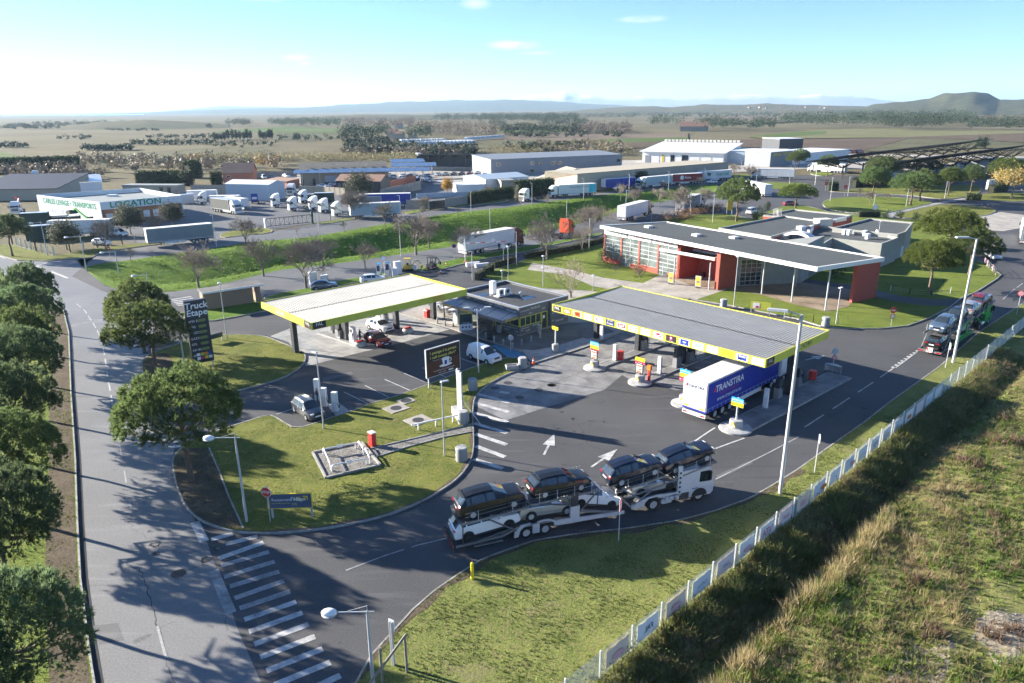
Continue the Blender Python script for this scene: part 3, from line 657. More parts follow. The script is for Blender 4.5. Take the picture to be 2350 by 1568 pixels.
def dashes(k,pts,w,on,off,parent,mt='white_road',name='lane_line',z=.0150):
 P=resample(gs(k,pts),.5,False);n=len(P);i=0;a=int(on/.5);b=int(off/.5)
 while i<n-1:
  j=min(n-1,i+a);seg=P[i:j+1]
  if len(seg)>1: MB().sheet(strip(seg,w/2,-w/2),z).build(name,mt,parent)
  i+=a+b if b else a
dashes('c4',[(600,375),(665,430),(740,545),(790,640),(820,780),(850,980),(880,1150),(910,1300),(940,1500)],.13,3,1.5,road)
dashes('r2',[(775,45),(810,250),(850,480)],.12,2.5,2.5,road,'white_faded');dashes('r2',[(1015,1200),(1060,1370),(1130,1560)],.14,3,2,road,'white_faded')
dashes('c4',[(-60,60),(100,100),(240,145)],.13,3,3,road);dashes('c4',[(395,120),(470,150),(530,175)],.45,9,0,road);stripe('c4',285,80,380,48,.3,'give_way_line',road);stripe('c4',285,80,325,92,.3,'give_way_line',road,z=.016)
dashes('z5',[(-100,1010),(0,1040),(60,1065)],.3,9,0,road)
dashes('r3',[(170,330),(420,235),(640,165),(830,120)],.12,4,.5,lot,'white_faded');dashes('c6',[(1115,1488),(1050,1530),(985,1575)],.16,9,0,lot)
dashes('c6',[(1700,1485),(1930,1335),(2150,1190),(2350,1050)],.12,4,2,lot,'white_road');dashes('r1',[(1010,1568),(1150,1470),(1290,1380)],.3,.5,.5,lot);dashes('r1',[(1040,1568),(1290,1385)],.12,9,0,lot)
dashes('r1',[(2040,930),(2130,850),(2240,770)],.12,4,1,lot);dashes('r4',[(640,440),(800,360),(940,290),(1100,205)],.12,9,0,lot,'white_faded');dashes('r4',[(640,270),(720,240),(800,212)],.14,9,0,lot,'white_road')
for k,pts in (('c4',[(560,545),(700,520),(810,505)]),): dashes(k,pts,.3,9,0,road,'white_faded')
sheet('disabled_bay',gs('z3',[(880,1080),(930,1065),(1420,1225),(1300,1330),(1120,1260)]),.013,'blue_road',lot)
mat('manhole',(.07,.07,.072),.6,.3,var=.3,scale=12)
mh=MB().lathe([(.42,0),(.42,.012),(.36,.012),(.36,.008),(0.01,.008)],20).mesh('manhole_cover',['manhole'])
for k,x,y in (('c5',1850,932),('c5',1755,970),('c5',2075,985),('c5',1935,1040),('c5',2170,948),('c6',48,1210),('r2',1150,862)): sub('manhole_cover',mh,lot,g(k,x,y,.012)).scale=(1.1,1.1,1)
for k,x,y,s in (('c5',1103,1065,.75),('c5',1028,1120,1.05),('c5',1190,1208,1.1)):
 p=g(k,x,y,.12);o=MB().b(-s,s,-s*.85,s*.85,0,.05).build('manhole_slab','paving',islandB,loc=p,rz=SA);q=sub('manhole_cover',mh,o,(0,0,.05));q.scale=(1.3,1.3,1)
mat('rubble',(.16,.155,.15),.9,var=.4,scale=6,bump=.8,bscale=9)
for k,x,y,r in (('r2',1000,675,.45),('r2',1010,735,.28),('r2',965,590,.22),('r2',1330,770,.5),('r2',1400,700,.35)):
 p=g(k,x,y);P=[(p.x+cos_(t)*r*rnd.uniform(.5,1.2),p.y+sin_(t)*r*rnd.uniform(.4,1.0)) for t in np.linspace(0,6.28,11)[:-1]];sheet('pothole',P,.012,'black',road);sheet('pothole_patch',[(p.x+(q[0]-p.x)*.6+.06,p.y+(q[1]-p.y)*.6) for q in P],.0165,'rubble',road)
mat('crack_dark',(.045,.045,.047),.9,var=.2)
def worn(parent,pts,o0,o1,z=.1285):
 P=resample(pts,.5,False);L=[];Q=[]
 for i in range(len(P)):
  d=(P[min(i+1,len(P)-1)]-P[max(i-1,0)]).normalized();n=V3((-d.y,d.x,0));L.append(P[i]+n*o0);Q.append(P[i]+n*(o1*(.35+.65*abs(sin_(i*.37)*cos_(i*.113+1)))+rnd.uniform(-.05,.05)*o1))
 for i in range(0,len(P)-1,40): sheet('worn_edge',L[i:i+41]+Q[i:i+41][::-1],z,'dirt',parent)
worn(islandC,ISC0[2:18],-.12,-.75);worn(islandB,ISB[7:22],.12,.5)
def crack(k,pts,w):
 w*=.55;P=resample(gs(k,pts),.35,False);P=[p+V3((rnd.gauss(0,.05),rnd.gauss(0,.05),0)) for p in P];b=MB()
 for i in range(len(P)-1):
  d=(P[i+1]-P[i]).normalized();n=V3((-d.y,d.x,0));w0=w*rnd.uniform(.4,1.3);b.add([(*(P[i]-n*w0)[:2],.0118),(*(P[i+1]-n*w0)[:2],.0118),(*(P[i+1]+n*w0)[:2],.0118),(*(P[i]+n*w0)[:2],.0118)],[(0,1,2,3)])
 b.build('crack','crack_dark',road)
crack('r2',[(900,830),(915,885),(950,960),(970,1050),(1000,1150),(1020,1230),(1050,1320)],.045);crack('r2',[(1050,1320),(1080,1420),(1120,1540),(1150,1640)],.03);crack('r2',[(1300,680),(1325,770),(1320,800),(1210,840)],.03);crack('r2',[(1020,1210),(1130,1175)],.015);crack('r2',[(1500,720),(1540,850),(1640,990),(1720,1110),(1820,1260),(1900,1400)],.02);crack('r2',[(1450,1120),(1470,1230)],.02);crack('r2',[(850,560),(920,530),(990,505)],.015)
for k,pts,mt_ in (('r4',[(640,420),(820,340),(850,352),(660,436)],'asphalt_mid'),('c5',[(480,900),(700,850),(715,868),(500,920)],'asphalt_mid'),('r2',[(600,1200),(760,1180),(800,1290),(640,1320)],'asphalt_mid')): sheet('repair_patch',gs(k,pts),.0102,mt_,lot)
mat('oil',(.018,.018,.018),.35,var=.3)
for i in range(26):
 k,x,y=rnd.choice((('c6',rnd.uniform(50,900),rnd.uniform(1180,1500)),('c5',rnd.uniform(950,1500),rnd.uniform(560,860)),('c8',rnd.uniform(700,1250),rnd.uniform(40,330)),('c6',rnd.uniform(1300,1900),rnd.uniform(1330,1480))));p=g(k,x,y);r=rnd.uniform(.08,.28);sheet('oil_spot',[(p.x+cos_(t)*r*rnd.uniform(.6,1.2),p.y+sin_(t)*r*rnd.uniform(.6,1.3)) for t in np.linspace(0,6.28,9)[:-1]],.0108+i*1e-5,'oil',lot)
# --- scrub land and ditch beyond the fence
def scrub_h(s,t):
 z=np.interp(t,[0,.6,1.6,2.9,3.5,4.3,5.5,60],[.08,.05,-.1,-.75,-.8,-.2,.05,.1])
 return z+.12*np.sin(s*.7+t)*np.cos(t*.9)*(t>5)+.06*np.sin(s*2.1)*np.cos(t*1.7+1)*(t>1)
def make_scrub():
 S=np.arange(-14,150,.6);T=np.concatenate([np.arange(.2,16,.45),np.arange(16,62,1.5)]);s,t=np.meshgrid(S,T);z=scrub_h(s,t)
 x=F0.x+FD.x*s+FN.x*t;y=F0.y+FD.y*s+FN.y*t;n=len(S);i=np.arange(len(T)-1)[:,None]*n+np.arange(n-1)[None,:];F=np.stack([i,i+n,i+n+1,i+1],-1).reshape(-1,4)
 return struct(sub('waste_ground',bigmesh('waste_ground',np.stack([x,y,z],-1).reshape(-1,3),F,'scrub_ground',smooth=True),None))
make_scrub()
# vehicles
mat('car_black',(.010,.010,.012),.3,0,var=.1,coat=.35);mat('car_navy',(.010,.016,.036),.3,.2,var=.1,coat=.35);mat('car_white',(.78,.79,.80),.25,0,var=.03,coat=.8);mat('car_silver',(.50,.51,.52),.3,.6,var=.05,coat=.8);mat('car_grey',(.075,.085,.10),.28,.4,var=.1,coat=.8);mat('car_red',(.22,.012,.02),.22,.2,var=.1,coat=1.0);mat('car_blue',(.10,.15,.22),.25,.3,var=.1,coat=.8);mat('car_beige',(.42,.39,.34),.3,.3,var=.06,coat=.6);mat('car_orange',(.55,.10,.02),.3,0,var=.08,coat=.6)
mat('plastic_black',(.025,.025,.026),.65,var=.12)
PROF={ # x (rear to front, -.5...5), z of centre line, shoulder z, width factor, kind of span to the next station: b body r rear glass c cabin w windscreen
'suv':[(-.50,.44,.38,.78,'b'),(-.488,.60,.50,.90,'b'),(-.468,.64,.575,.94,'r'),(-.375,.935,.60,.96,'c'),(-.27,.985,.612,.985,'c'),(-.09,1.0,.612,1.0,'c'),(.0,.982,.605,1.0,'c'),(.04,.955,.60,1.0,'w'),(.235,.65,.595,1.0,'b'),(.34,.625,.575,.99,'b'),(.44,.58,.535,.95,'b'),(.485,.50,.44,.86,'b'),(.5,.36,.30,.78,'e')],
'hatch':[(-.50,.48,.40,.80,'b'),(-.485,.66,.54,.92,'b'),(-.465,.67,.60,.955,'r'),(-.35,.945,.62,.97,'c'),(-.24,.99,.625,.99,'c'),(-.08,1.0,.62,1.0,'c'),(.04,.98,.615,1.0,'c'),(.08,.955,.61,1.0,'w'),(.245,.665,.61,1.0,'b'),(.34,.63,.58,.99,'b'),(.44,.575,.53,.95,'b'),(.485,.49,.44,.86,'b'),(.5,.36,.30,.78,'e')],
'sport':[(-.50,.52,.44,.80,'b'),(-.485,.74,.60,.92,'b'),(-.40,.78,.68,.97,'b'),(-.30,.80,.70,.99,'r'),(-.16,.965,.70,.99,'c'),(-.10,1.0,.70,.99,'c'),(-.02,1.0,.695,1.0,'c'),(.03,.97,.69,1.0,'w'),(.17,.72,.68,1.0,'b'),(.30,.69,.65,.99,'b'),(.42,.61,.57,.95,'b'),(.485,.48,.43,.86,'b'),(.5,.36,.30,.78,'e')],
'van':[(-.50,.30,.25,.90,'b'),(-.495,.55,.50,.94,'b'),(-.49,.57,.52,.95,'r'),(-.465,.94,.55,.96,'c'),(-.40,.985,.56,.98,'c'),(-.10,1.0,.56,1.0,'c'),(.08,.985,.56,1.0,'c'),(.13,.96,.555,1.0,'w'),(.30,.60,.55,1.0,'b'),(.38,.575,.53,.99,'b'),(.45,.53,.48,.95,'b'),(.49,.44,.38,.88,'b'),(.5,.30,.25,.80,'e')],
'wagon':[(-.50,.46,.40,.82,'b'),(-.488,.60,.52,.93,'b'),(-.475,.61,.56,.955,'r'),(-.40,.95,.575,.97,'c'),(-.30,.99,.58,.99,'c'),(-.10,1.0,.58,1.0,'c'),(.06,.985,.575,1.0,'c'),(.10,.965,.57,1.0,'w'),(.27,.60,.56,1.0,'b'),(.36,.575,.535,.99,'b'),(.45,.52,.48,.95,'b'),(.488,.44,.40,.87,'b'),(.5,.34,.28,.80,'e')]}
WH={}
def wheel_meshes(r,w,rim):
 k=(r,w,rim)
 if k not in WH:
  X=MR_(R_(90),4,'X');t=MB();t.lathe([(r*.62,-w/2),(r*.93,-w/2),(r,-w*.32),(r,w*.32),(r*.93,w/2),(r*.62,w/2)],18,m=0,T=X,caps=False)
  q=MB();q.lathe([(r*.64,-w*.40),(r*.64,w*.36),(r*.56,w*.44),(r*.2,w*.34),(.001,w*.36)],16,T=X)
  for i in range(5):
   a=2*PI_*i/5;q.b(r*.1,r*.58,-.02,.02,w*.36,w*.47,0,T=X@MR_(a,4,'Z'))
  WH[k]=(t.mesh('tyre','rubber',40),q.mesh('rim',rim,30))
 return WH[k]
def put_wheel(parent,x,y,r,w,rim,z=None,flip=None):
 t,q=wheel_meshes(r,w,rim);fl=(y>0) if flip is None else flip
 o=sub('wheel',t,parent,(x,y,r if z is None else z),(0,0,PI_ if fl else 0));sub('rim',q,o);return o
CARM={}
mat('rim_alloy',(.50,.51,.53),.4,.25,var=.08)
def car_parts(kind,L,W,H,paint,glass='glass_car',panel=False):
 key=(kind,L,W,H,paint,panel)
 if key in CARM: return CARM[key]
 S=PROF[kind];zc=.20 if kind!='sport' else .14;rings=[];hw=W/2
 for (x,zt,zs,wf,kd) in S:
  X=x*L;zt*=H;zs*=H;w=hw*wf;cab=zt>zs+.14*H;gh=zt-zs
  if cab: r=[(0,zc),(w*.86,zc),(w*.985,zc+.13),(w,zc+(zs-zc)*.55),(w*.965,zs),(w*.93,zs+gh*.10),(w*(.93-.235*min(1,gh/.6)),zs+gh*.78),(w*(.80-.24*min(1,gh/.6)),zs+gh*.945),(0,zt)]
  else: r=[(0,zc),(w*.86,zc),(w*.985,zc+.13),(w,zc+(zs-zc)*.6),(w*.95,zs),(w*.90,zs+gh*.45),(w*.84,zs+gh*.62),(w*.66,zs+gh*.85),(0,zt)]
  rings.append([(X,y,z) for y,z in r])
 n=9;body=MB();gl={'windscreen':MB(),'rear_window':MB(),'side_window':MB(),'side_window ':MB()}
 for i in range(len(S)-1):
  kd=S[i][4]
  for j in range(n-1):
   a,b,c,d=rings[i][j],rings[i][j+1],rings[i+1][j+1],rings[i+1][j]
   for sg in (1,-1):
    q=[(p[0],p[1]*sg,p[2]) for p in (a,d,c,b)]
    if sg<0: q=q[::-1]
    tgt=body
    if kd=='w' and j>=6: tgt=gl['windscreen']
    elif kd=='r' and j>=6 and not panel: tgt=gl['rear_window']
    elif kd=='c' and j==5 and not (panel and i<6): tgt=gl['side_window' if sg>0 else 'side_window ']
    tgt.add(q,[(0,1,2,3)],0)
 for e,rg in ((0,rings[0]),(-1,rings[-1])):
  q=rg+[(p[0],-p[1],p[2]) for p in rg[-2:0:-1]];body.add(q,[tuple(range(len(q)))] if e==0 else [tuple(range(len(q)-1,-1,-1))],0)
 out=[('body',body.mesh('body',paint,35),None)]
 for k,b in gl.items():
  if b.f: out.append((k.strip(),b.mesh(k.strip(),glass,35),None))
 pls=[];xs=[S[5][0]*L,S[3][0]*L*.82] if not panel else []
 for px in xs:
  st=[r for s_,r in zip(S,rings)];
  for sg in (1,-1):
   a=V3(np.array([np.interp(px,[r[0][0] for r in st],[r[5][k] for r in st]) for k in range(3)]));b=V3(np.array([np.interp(px,[r[0][0] for r in st],[r[6][k] for r in st]) for k in range(3)]))
   a.y*=sg;b.y*=sg;a.x-=.0;t=V3((.045,0,0));o=V3((0,.008*sg,.004));pls.append(MB().quad(a-t+o,a+t+o,b+t+o,b-t+o))
 for pl in pls: out.append(('pillar',pl.mesh('pillar','plastic_black' if paint!='car_white' else paint),None))
 wr=.34 if kind in('suv',) else (.31 if kind!='sport' else .31);wb=L*.305;cl=MB()
 for x in (-wb,wb*1.0):
  for sg in (1,-1):
   for t0 in range(10):
    a0=PI_*t0/10-.15;a1=PI_*(t0+1)/10-.15*(1 if t0<9 else -2);ro=wr*1.24
    y=sg*(hw*1.0+.004)
    cl.add([(x,y,wr),(x+ro*cos_(a0),y,wr+ro*sin_(a0)),(x+ro*cos_(a1),y,wr+ro*sin_(a1))],[(0,1,2) if sg<0 else (0,2,1)])
 for sg in (1,-1): cl.b(-wb,wb,sg*hw*.985-.012,sg*hw*.985+.012,zc+.02,zc+.15)
 cl.b(-.502*L,-.46*L,-hw*.78,hw*.78,zc+.0,zc+.2);cl.b(.47*L,.503*L,-hw*.72,hw*.72,zc,zc+.16)
 out.append(('trim',cl.mesh('trim','plastic_black'),None))
 gr=MB();gr.b(.478*L,.507*L,-hw*.42,hw*.42,.36*H,.46*H);out.append(('grille',gr.mesh('grille','black'),None))
 for sg in (1,-1):
  hl=MB();hl.b(.452*L,.492*L,sg*hw*.62-.17,sg*hw*.62+.17,.435*H,.50*H);out.append(('headlight',hl.mesh('headlight','lens_clear'),None))
  tl=MB();
  if kind=='van': tl.b(-.507*L,-.49*L,sg*hw*.88-.06,sg*hw*.88+.06,.36*H,.60*H)
  else: tl.b(-.497*L,-.462*L,sg*hw*.66-.2,sg*hw*.66+.2,.52*H,.575*H)
  out.append(('tail_light',tl.mesh('tail_light','lens_red'),None))
  mi=MB();mi.b(.155*L,.155*L+.12,sg*hw*1.0 if sg>0 else -hw-.17,sg*hw+.17 if sg>0 else -hw,.60*H,.60*H+.13);out.append(('mirror',mi.mesh('mirror',paint if paint!='car_black' else 'plastic_black'),None))
  for hx in (-.12,.06): out.append(('door_handle',MB().b(hx*L,hx*L+.16,sg*hw*.985-.01,sg*hw*.985+.012,.53*H,.55*H).mesh('door_handle',paint),None))
 for x,nm in ((-.503,'licence_plate'),(.503,'licence_plate')):
  p=MB();p.b(x*L-.012,x*L+.012,-.26,.26,.40*H if x<0 else .26*H,.40*H+.11 if x<0 else .26*H+.11);out.append((nm,p.mesh(nm,'sign_white'),None))
 if kind in('suv','hatch','wagon'):
  sp=MB();sp.b(-.425*L,-.385*L,-hw*.62,hw*.62,.935*H,.955*H);out.append(('spoiler',sp.mesh('spoiler','plastic_black'),None))
 CARM[key]=(out,wr,wb,hw);return CARM[key]
def car(kind,paint,label,loc,rz,L=4.4,W=1.82,H=1.62,pitch=0,rim='rim_alloy',panel=False,group=None,name='car',cat='car',T=None,detail=True):
 t=thing(name,label,cat,(0,0,0),0,group)
 if T is not None: t.matrix_basis=T
 else: t.location=loc;t.rotation_euler=(0,pitch,rz)
 ps,wr,wb,hw=car_parts(kind,L,W,H,paint,panel=panel)
 for nm,me,_ in ps:
  if not detail and nm in('door_handle','licence_plate','mirror','spoiler','grille'): continue
  sub(nm,me,t)
 for x in (-wb,wb):
  for sg in (1,-1): put_wheel(t,x,sg*(hw-.07),wr,.22,rim)
 return t
# ---- lorries
mat('truck_white',(.78,.79,.79),.35,0,var=.04,coat=.4,dirt=.08);mat('truck_darkred',(.11,.018,.02),.3,0,var=.1,coat=.5);mat('truck_red',(.50,.035,.03),.35,0,var=.08,coat=.5);mat('truck_orange',(.62,.085,.03),.4,0,var=.08,coat=.3);mat('truck_blue',(.03,.12,.42),.35,0,var=.08,coat=.4);mat('truck_silver',(.45,.47,.50),.4,.3,var=.06,coat=.3)
mat('chassis',(.045,.045,.048),.7,var=.25);mat('curtain_blue',(.016,.034,.32),.5,var=.10,scale=1.2,bump=.15,bscale=3);mat('curtain_white',(.66,.70,.72),.5,var=.06,bump=.1,bscale=3,dirt=.12);mat('curtain_grey',(.20,.235,.26),.5,var=.08,bump=.1,bscale=3,dirt=.12);mat('curtain_bluegrey',(.36,.46,.52),.5,var=.06,bump=.1,bscale=3);mat('curtain_red',(.30,.03,.03),.5,var=.08,bump=.1,bscale=3);mat('box_white',(.74,.75,.76),.45,var=.05,dirt=.15,dscale=.5);mat('roof_white',(.70,.70,.69),.6,var=.06,dirt=.35,dirtcol=(.35,.33,.30),dscale=.6);mat('dark_cargo',(.06,.07,.065),.6,var=.1)
def cab(parent,paint,x=0,H=3.6,sleeper=True,low=False,stripe=None):
 o=MB();W=1.24;D=2.25 if sleeper else 1.7
 prof=[(x-D,.95),(x-.25,.95),(x-.02,1.0),(x,1.25),(x-.02,1.95),(x-.16,H-.75),(x-.45,H-.28),(x-.8,H),(x-D,H)]
 o.extr(prof,-W,W);c=o.build('cab',paint,parent,smooth=25)
 ws=MB();
 def fx(z): return np.interp(z,[1.25,1.95,H-.75,H-.28],[x,x-.02,x-.16,x-.45])+.012
 z0,z1=1.98,min(H-.72,2.85);ws.quad((fx(z0),-W*.93,z0),(fx(z0),W*.93,z0),(fx(z1),W*.88,z1),(fx(z1),-W*.88,z1));ws.build('windscreen','glass',c)
 for sg in (1,-1):
  y=sg*(W+.008);q=MB();pts=[(x-.22,1.95),(x-.32,2.72),(x-1.05,2.72),(x-1.08,2.05),(x-.6,1.95)];q.add([(a,y,b) for a,b in pts],[tuple(range(5)) if sg<0 else tuple(range(4,-1,-1))]);q.build('side_window','glass',c)
  bx_('mirror','black',c,x-.12,x+.05,sg*(W+.1) if sg>0 else -W-.3,W+.3 if sg>0 else -W-.1,1.9,2.55)
  bx_('step','plastic_black',c,x-1.05,x-.25,sg*W-.04,sg*W+.03,.42,.95,0)
  fd=MB();ar=[]
  for i in range(9):
   t=PI_*i/8;ar.append((x-1.35+.66*cos_(t),.52+.62*sin_(t)))
  ar2=[(x-1.35+.56*cos_(PI_*i/8),.52+.52*sin_(PI_*i/8)) for i in range(8,-1,-1)]
  fd.extr(ar+ar2,sg*W-.2 if sg>0 else -W,W if sg>0 else -W+.2);fd.build('mudguard','plastic_black',c)
 bx_('grille','black',c,x-.02,x+.03,-.85,.85,1.0,1.75)
 for i in range(4): bx_('grille_bar',paint if i else 'alu',c,x+.03,x+.045,-.8,.8,1.08+i*.17,1.13+i*.17)
 bx_('bumper',paint,c,x-.35,x+.08,-W,W,.32,.95,0,tp=(1,.98))
 for sg in (1,-1): bx_('headlight','lens_clear',c,x+.07,x+.10,sg*.95-.2,sg*.95+.2,.62,.82)
 bx_('sun_visor','plastic_black' if paint!='truck_white' else paint,c,x-.15,x+.12,-W*.95,W*.95,z1+.02,z1+.16)
 if sleeper and not low:
  df=MB();df.extr([(x-D,H),(x-.9,H),(x-1.3,H+.32),(x-D,H+.42)],-W*.86,W*.86);df.build('air_deflector',paint,c,smooth=25)
 return c
def chassis(parent,x0,x1,tanks=True):
 o=MB()
 for sg in (1,-1): o.b(x0,x1,sg*.42-.06,sg*.42+.06,.72,.98)
 o.b(x0,x0+.1,-1.1,1.1,.6,.85);c=o.build('chassis','chassis',parent)
 if tanks:
  for sg in (1,-1):
   t=MB();t.tube(((x0+x1)/2-.3,sg*.92,.68),((x0+x1)/2+.75,sg*.92,.68),.31,n=12);t.build('fuel_tank','alu',c,smooth=40)
 return c
def tractor(label,paint,loc,rz,H=3.6,group=None,stripe=None,fifth=True,name='tractor_unit',low=False):
 t=thing(name,label,'truck',loc,rz,group);cab(t,paint,3.0,H,low=low);ch=chassis(t,-3.0,2.2)
 for sg in (1,-1):
  put_wheel(t,1.65,sg*1.03,.5,.32,'galv');put_wheel(t,-2.0,sg*.95,.5,.55,'galv')
  f=MB();ar=[(-2.0+.62*cos_(PI_*i/6),.5+.6*sin_(PI_*i/6)) for i in range(7)];ar2=[(-2.0+.57*cos_(PI_*i/6),.5+.55*sin_(PI_*i/6)) for i in range(6,-1,-1)]
  f.extr(ar+ar2,sg*.95-.3,sg*.95+.3);f.build('mudguard','plastic_black',ch)
 fw=MB();fw.lathe([(.5,0),(.5,.12),(.1,.14)],14,(-1.8,0,1.0));fw.build('fifth_wheel','black',ch)
 if stripe:
  for sg in (1,-1):
   for i in range(4):
    q=MB();y=sg*1.255;x0=1.0+i*.16;q.add([(x0-.4,y,1.2+.1*i),(x0-.28,y,1.2+.1*i),(x0+.55,y,2.0+.12*i),(x0+.45,y,2.0+.12*i)],[(0,1,2,3) if sg<0 else (3,2,1,0)]);q.build('green_stripe',stripe,t)
 return t
def trailer(parent,x0,L=13.6,side='curtain_white',rear='box_white',roof='roof_white',H=4.0,W=2.55,box=False,zf=1.15,front=None,skirts=True,name='trailer',axles=3):
 hw=W/2;c=MB();c.b(x0,x0+L,-hw,hw,zf-.18,zf);tr=c.build(name,'truck_silver' if side!='curtain_blue' else 'curtain_blue',parent)
 s=MB();s.b(x0+.06,x0+L-.06,-hw+.02,hw-.02,zf,H-.12);s.build('side_curtain' if not box else 'body_shell',side,tr)
 bx_('roof',roof,tr,x0+.02,x0+L-.02,-hw+.04,hw-.04,H-.08,H,0)
 fr=MB()
 for sg in (1,-1):
  fr.b(x0,x0+L,sg*(hw-.03)-.05,sg*(hw-.03)+.05,H-.14,H-.03)
  for x in (x0+.05,x0+L-.05): fr.b(x-.06,x+.06,sg*(hw-.03)-.06,sg*(hw-.03)+.06,zf,H-.12)
 fr.b(x0-.02,x0+.06,-hw,hw,H-.16,H-.02);fr.b(x0+L-.06,x0+L+.02,-hw,hw,H-.16,H-.02);fr.build('frame','galv' if side!='curtain_white' else 'truck_white',tr)
 bx_('front_panel',front or rear,tr,x0+L-.04,x0+L+.015,-hw+.05,hw-.05,zf,H-.15)
 for sg in (1,-1):
  d=MB();d.b(x0-.045,x0+.01,.012 if sg>0 else -hw+.06,hw-.06 if sg>0 else -.012,zf+.02,H-.18);dd=d.build('rear_door',rear,tr)
 rods=MB()
 for yy in (-.9,-.35,.35,.9): rods.tube((x0-.065,yy,zf+.05),(x0-.065,yy,H-.2),.012,n=5)
 rods.build('lock_rods','galv',tr)
 bx_('rear_bumper','truck_white',tr,x0-.03,x0+.09,-hw+.03,hw-.03,.48,.82)
 for sg in (1,-1): bx_('tail_light','lens_red',tr,x0-.05,x0-.03,sg*.95-.22,sg*.95+.22,.58,.72);
 rail=MB()
 for sg in (1,-1): rail.b(x0+.3,x0+L-.3,sg*.5-.06,sg*.5+.06,zf-.45,zf-.18)
 rail.b(x0+.15,x0+.25,-1.0,1.0,.6,zf-.18)
 for sg in (1,-1): rail.b(x0+L-2.7,x0+L-2.55,sg*.75-.06,sg*.75+.06,.25,zf-.18)
 rail.build('underframe','chassis',tr)
 for i in range(axles):
  for sg in (1,-1): put_wheel(tr,x0+1.7+i*1.31 if axles==3 else x0+2.2+i*1.31,sg*1.06,.5,.38,'galv')
 if skirts:
  for sg in (1,-1):
   bx_('side_guard','truck_white',tr,x0+6.0,x0+10.2,sg*(hw-.06)-.02,sg*(hw-.06)+.02,.5,.95)
 if not box:
  st=MB()
  for sg in (1,-1):
   for i in range(int(L/.75)): st.b(x0+.4+i*.75,x0+.46+i*.75,sg*(hw-.005)-.008,sg*(hw-.005)+.008,zf-.16,zf+.22)
   st.b(x0+.1,x0+L-.1,sg*(hw-.008)-.008,sg*(hw-.008)+.008,zf+.17,zf+.20)
  st.build('straps','galv' if side!='curtain_blue' else 'curtain_bluegrey',tr)
 return tr
def semi(label,loc,rz,paint='truck_white',side='curtain_white',rear='box_white',roof='roof_white',box=False,H=4.0,group=None,front=None,cabH=3.55,notr=False,L=13.6):
 t=thing('semi_truck' if not notr else 'semi_trailer',label,'truck' if not notr else 'trailer',loc,rz,group)
 tr=trailer(t,0,L,side,rear,roof,H,box=box,front=front)
 if not notr:
  x=L+2.75;cab(t,paint,x,cabH);ch=chassis(t,L-3.2,x-.9)
  for sg in (1,-1): put_wheel(t,x-1.35,sg*1.03,.5,.32,'galv');put_wheel(t,L-1.4+.15,sg*.95,.5,.55,'galv')
 return t,tr
def at(k,x,y,k2,x2,y2): a=g(k,x,y);b=g(k2,x2,y2);return a,heading(a,b)
# car transporters
mat('lift_dark',(.12,.125,.13),.5,.3,var=.2);mat('carrier_grey',(.22,.225,.235),.5,.3,var=.15,scale=4,dirt=.35);mat('carrier_white',(.52,.53,.55),.4,.0,var=.06,dirt=.2);mat('carrier_green',(.02,.30,.07),.4,0,var=.08);mat('deck_grid',(.13,.135,.14),.6,.5,var=.4,scale=9)
def deck(parent,name,pts,w,mt='carrier_grey',thick=.1,rails=0,label=None):
 b=MB()
 for i in range(len(pts)-1):
  (x0,z0),(x1,z1)=pts[i],pts[i+1]
  for sg in (1,-1):
   b.add([(x0,sg*w/2,z0-thick),(x1,sg*w/2,z1-thick),(x1,sg*(w/2-.1),z1-thick),(x0,sg*(w/2-.1),z0-thick),(x0,sg*w/2,z0+.05),(x1,sg*w/2,z1+.05),(x1,sg*(w/2-.1),z1+.05),(x0,sg*(w/2-.1),z0+.05)],[(4,5,6,7) if sg<0 else (7,6,5,4),(0,1,5,4),(2,3,7,6),(0,3,2,1),(0,4,7,3),(1,2,6,5)],0)
  n=max(1,int(abs(x1-x0)/.22))
  for j in range(n+1):
   t=j/n;x=x0+(x1-x0)*t;z=z0+(z1-z0)*t
   b.b(x-.05,x+.05,-w/2+.1,w/2-.1,z-.045,z-.01,1)
  for sg in (1,-1):
   yy=sg*.72
   b.add([(x0,yy-.24,z0-.005),(x1,yy-.24,z1-.005),(x1,yy+.24,z1-.005),(x0,yy+.24,z0-.005)],[(0,1,2,3)],1)
 o=b.build(name,[mt,'deck_grid'],parent,join=True)
 if rails:
  r=MB();(x0,z0),(x1,z1)=pts[0],pts[-1]
  for sg in (1,-1):
   for q in range(rails):
    t=(q+.5)/rails;x=x0+(x1-x0)*t;z=z0+(z1-z0)*t;r.tube((x,sg*w/2,z),(x,sg*w/2,z+.75),.022,n=5)
   for h in (.45,.72): r.tube((x0+.3,sg*w/2,z0+h),(x1-.3,sg*w/2,z1+h),.008,n=3)
  r.build('hand_rail','galv',o,join=True)['kind']='stuff'
 return o
def on_deck(base,x0,z0,x1,z1,kind,paint,label,L,W,H,rev=False,rim='rim_alloy',group=None):
 p=math.atan2(z1-z0,x1-x0);c=V3(((x0+x1)/2,0,(z0+z1)/2));T=base@MT_(c)@MR_(-p,4,'Y')
 if rev: T=T@MR_(PI_,4,'Z')
 return car(kind,paint,label,None,0,L,W,H,T=T,rim=rim,group=group)
def struts(parent,name,lst,mt,r=.06):
 for a,c in lst:
  for sg in (1,-1): MB().tube((a[0],sg*a[1],a[2]),(c[0],sg*c[1],c[2]),r,n=6).build(name,mt,parent)
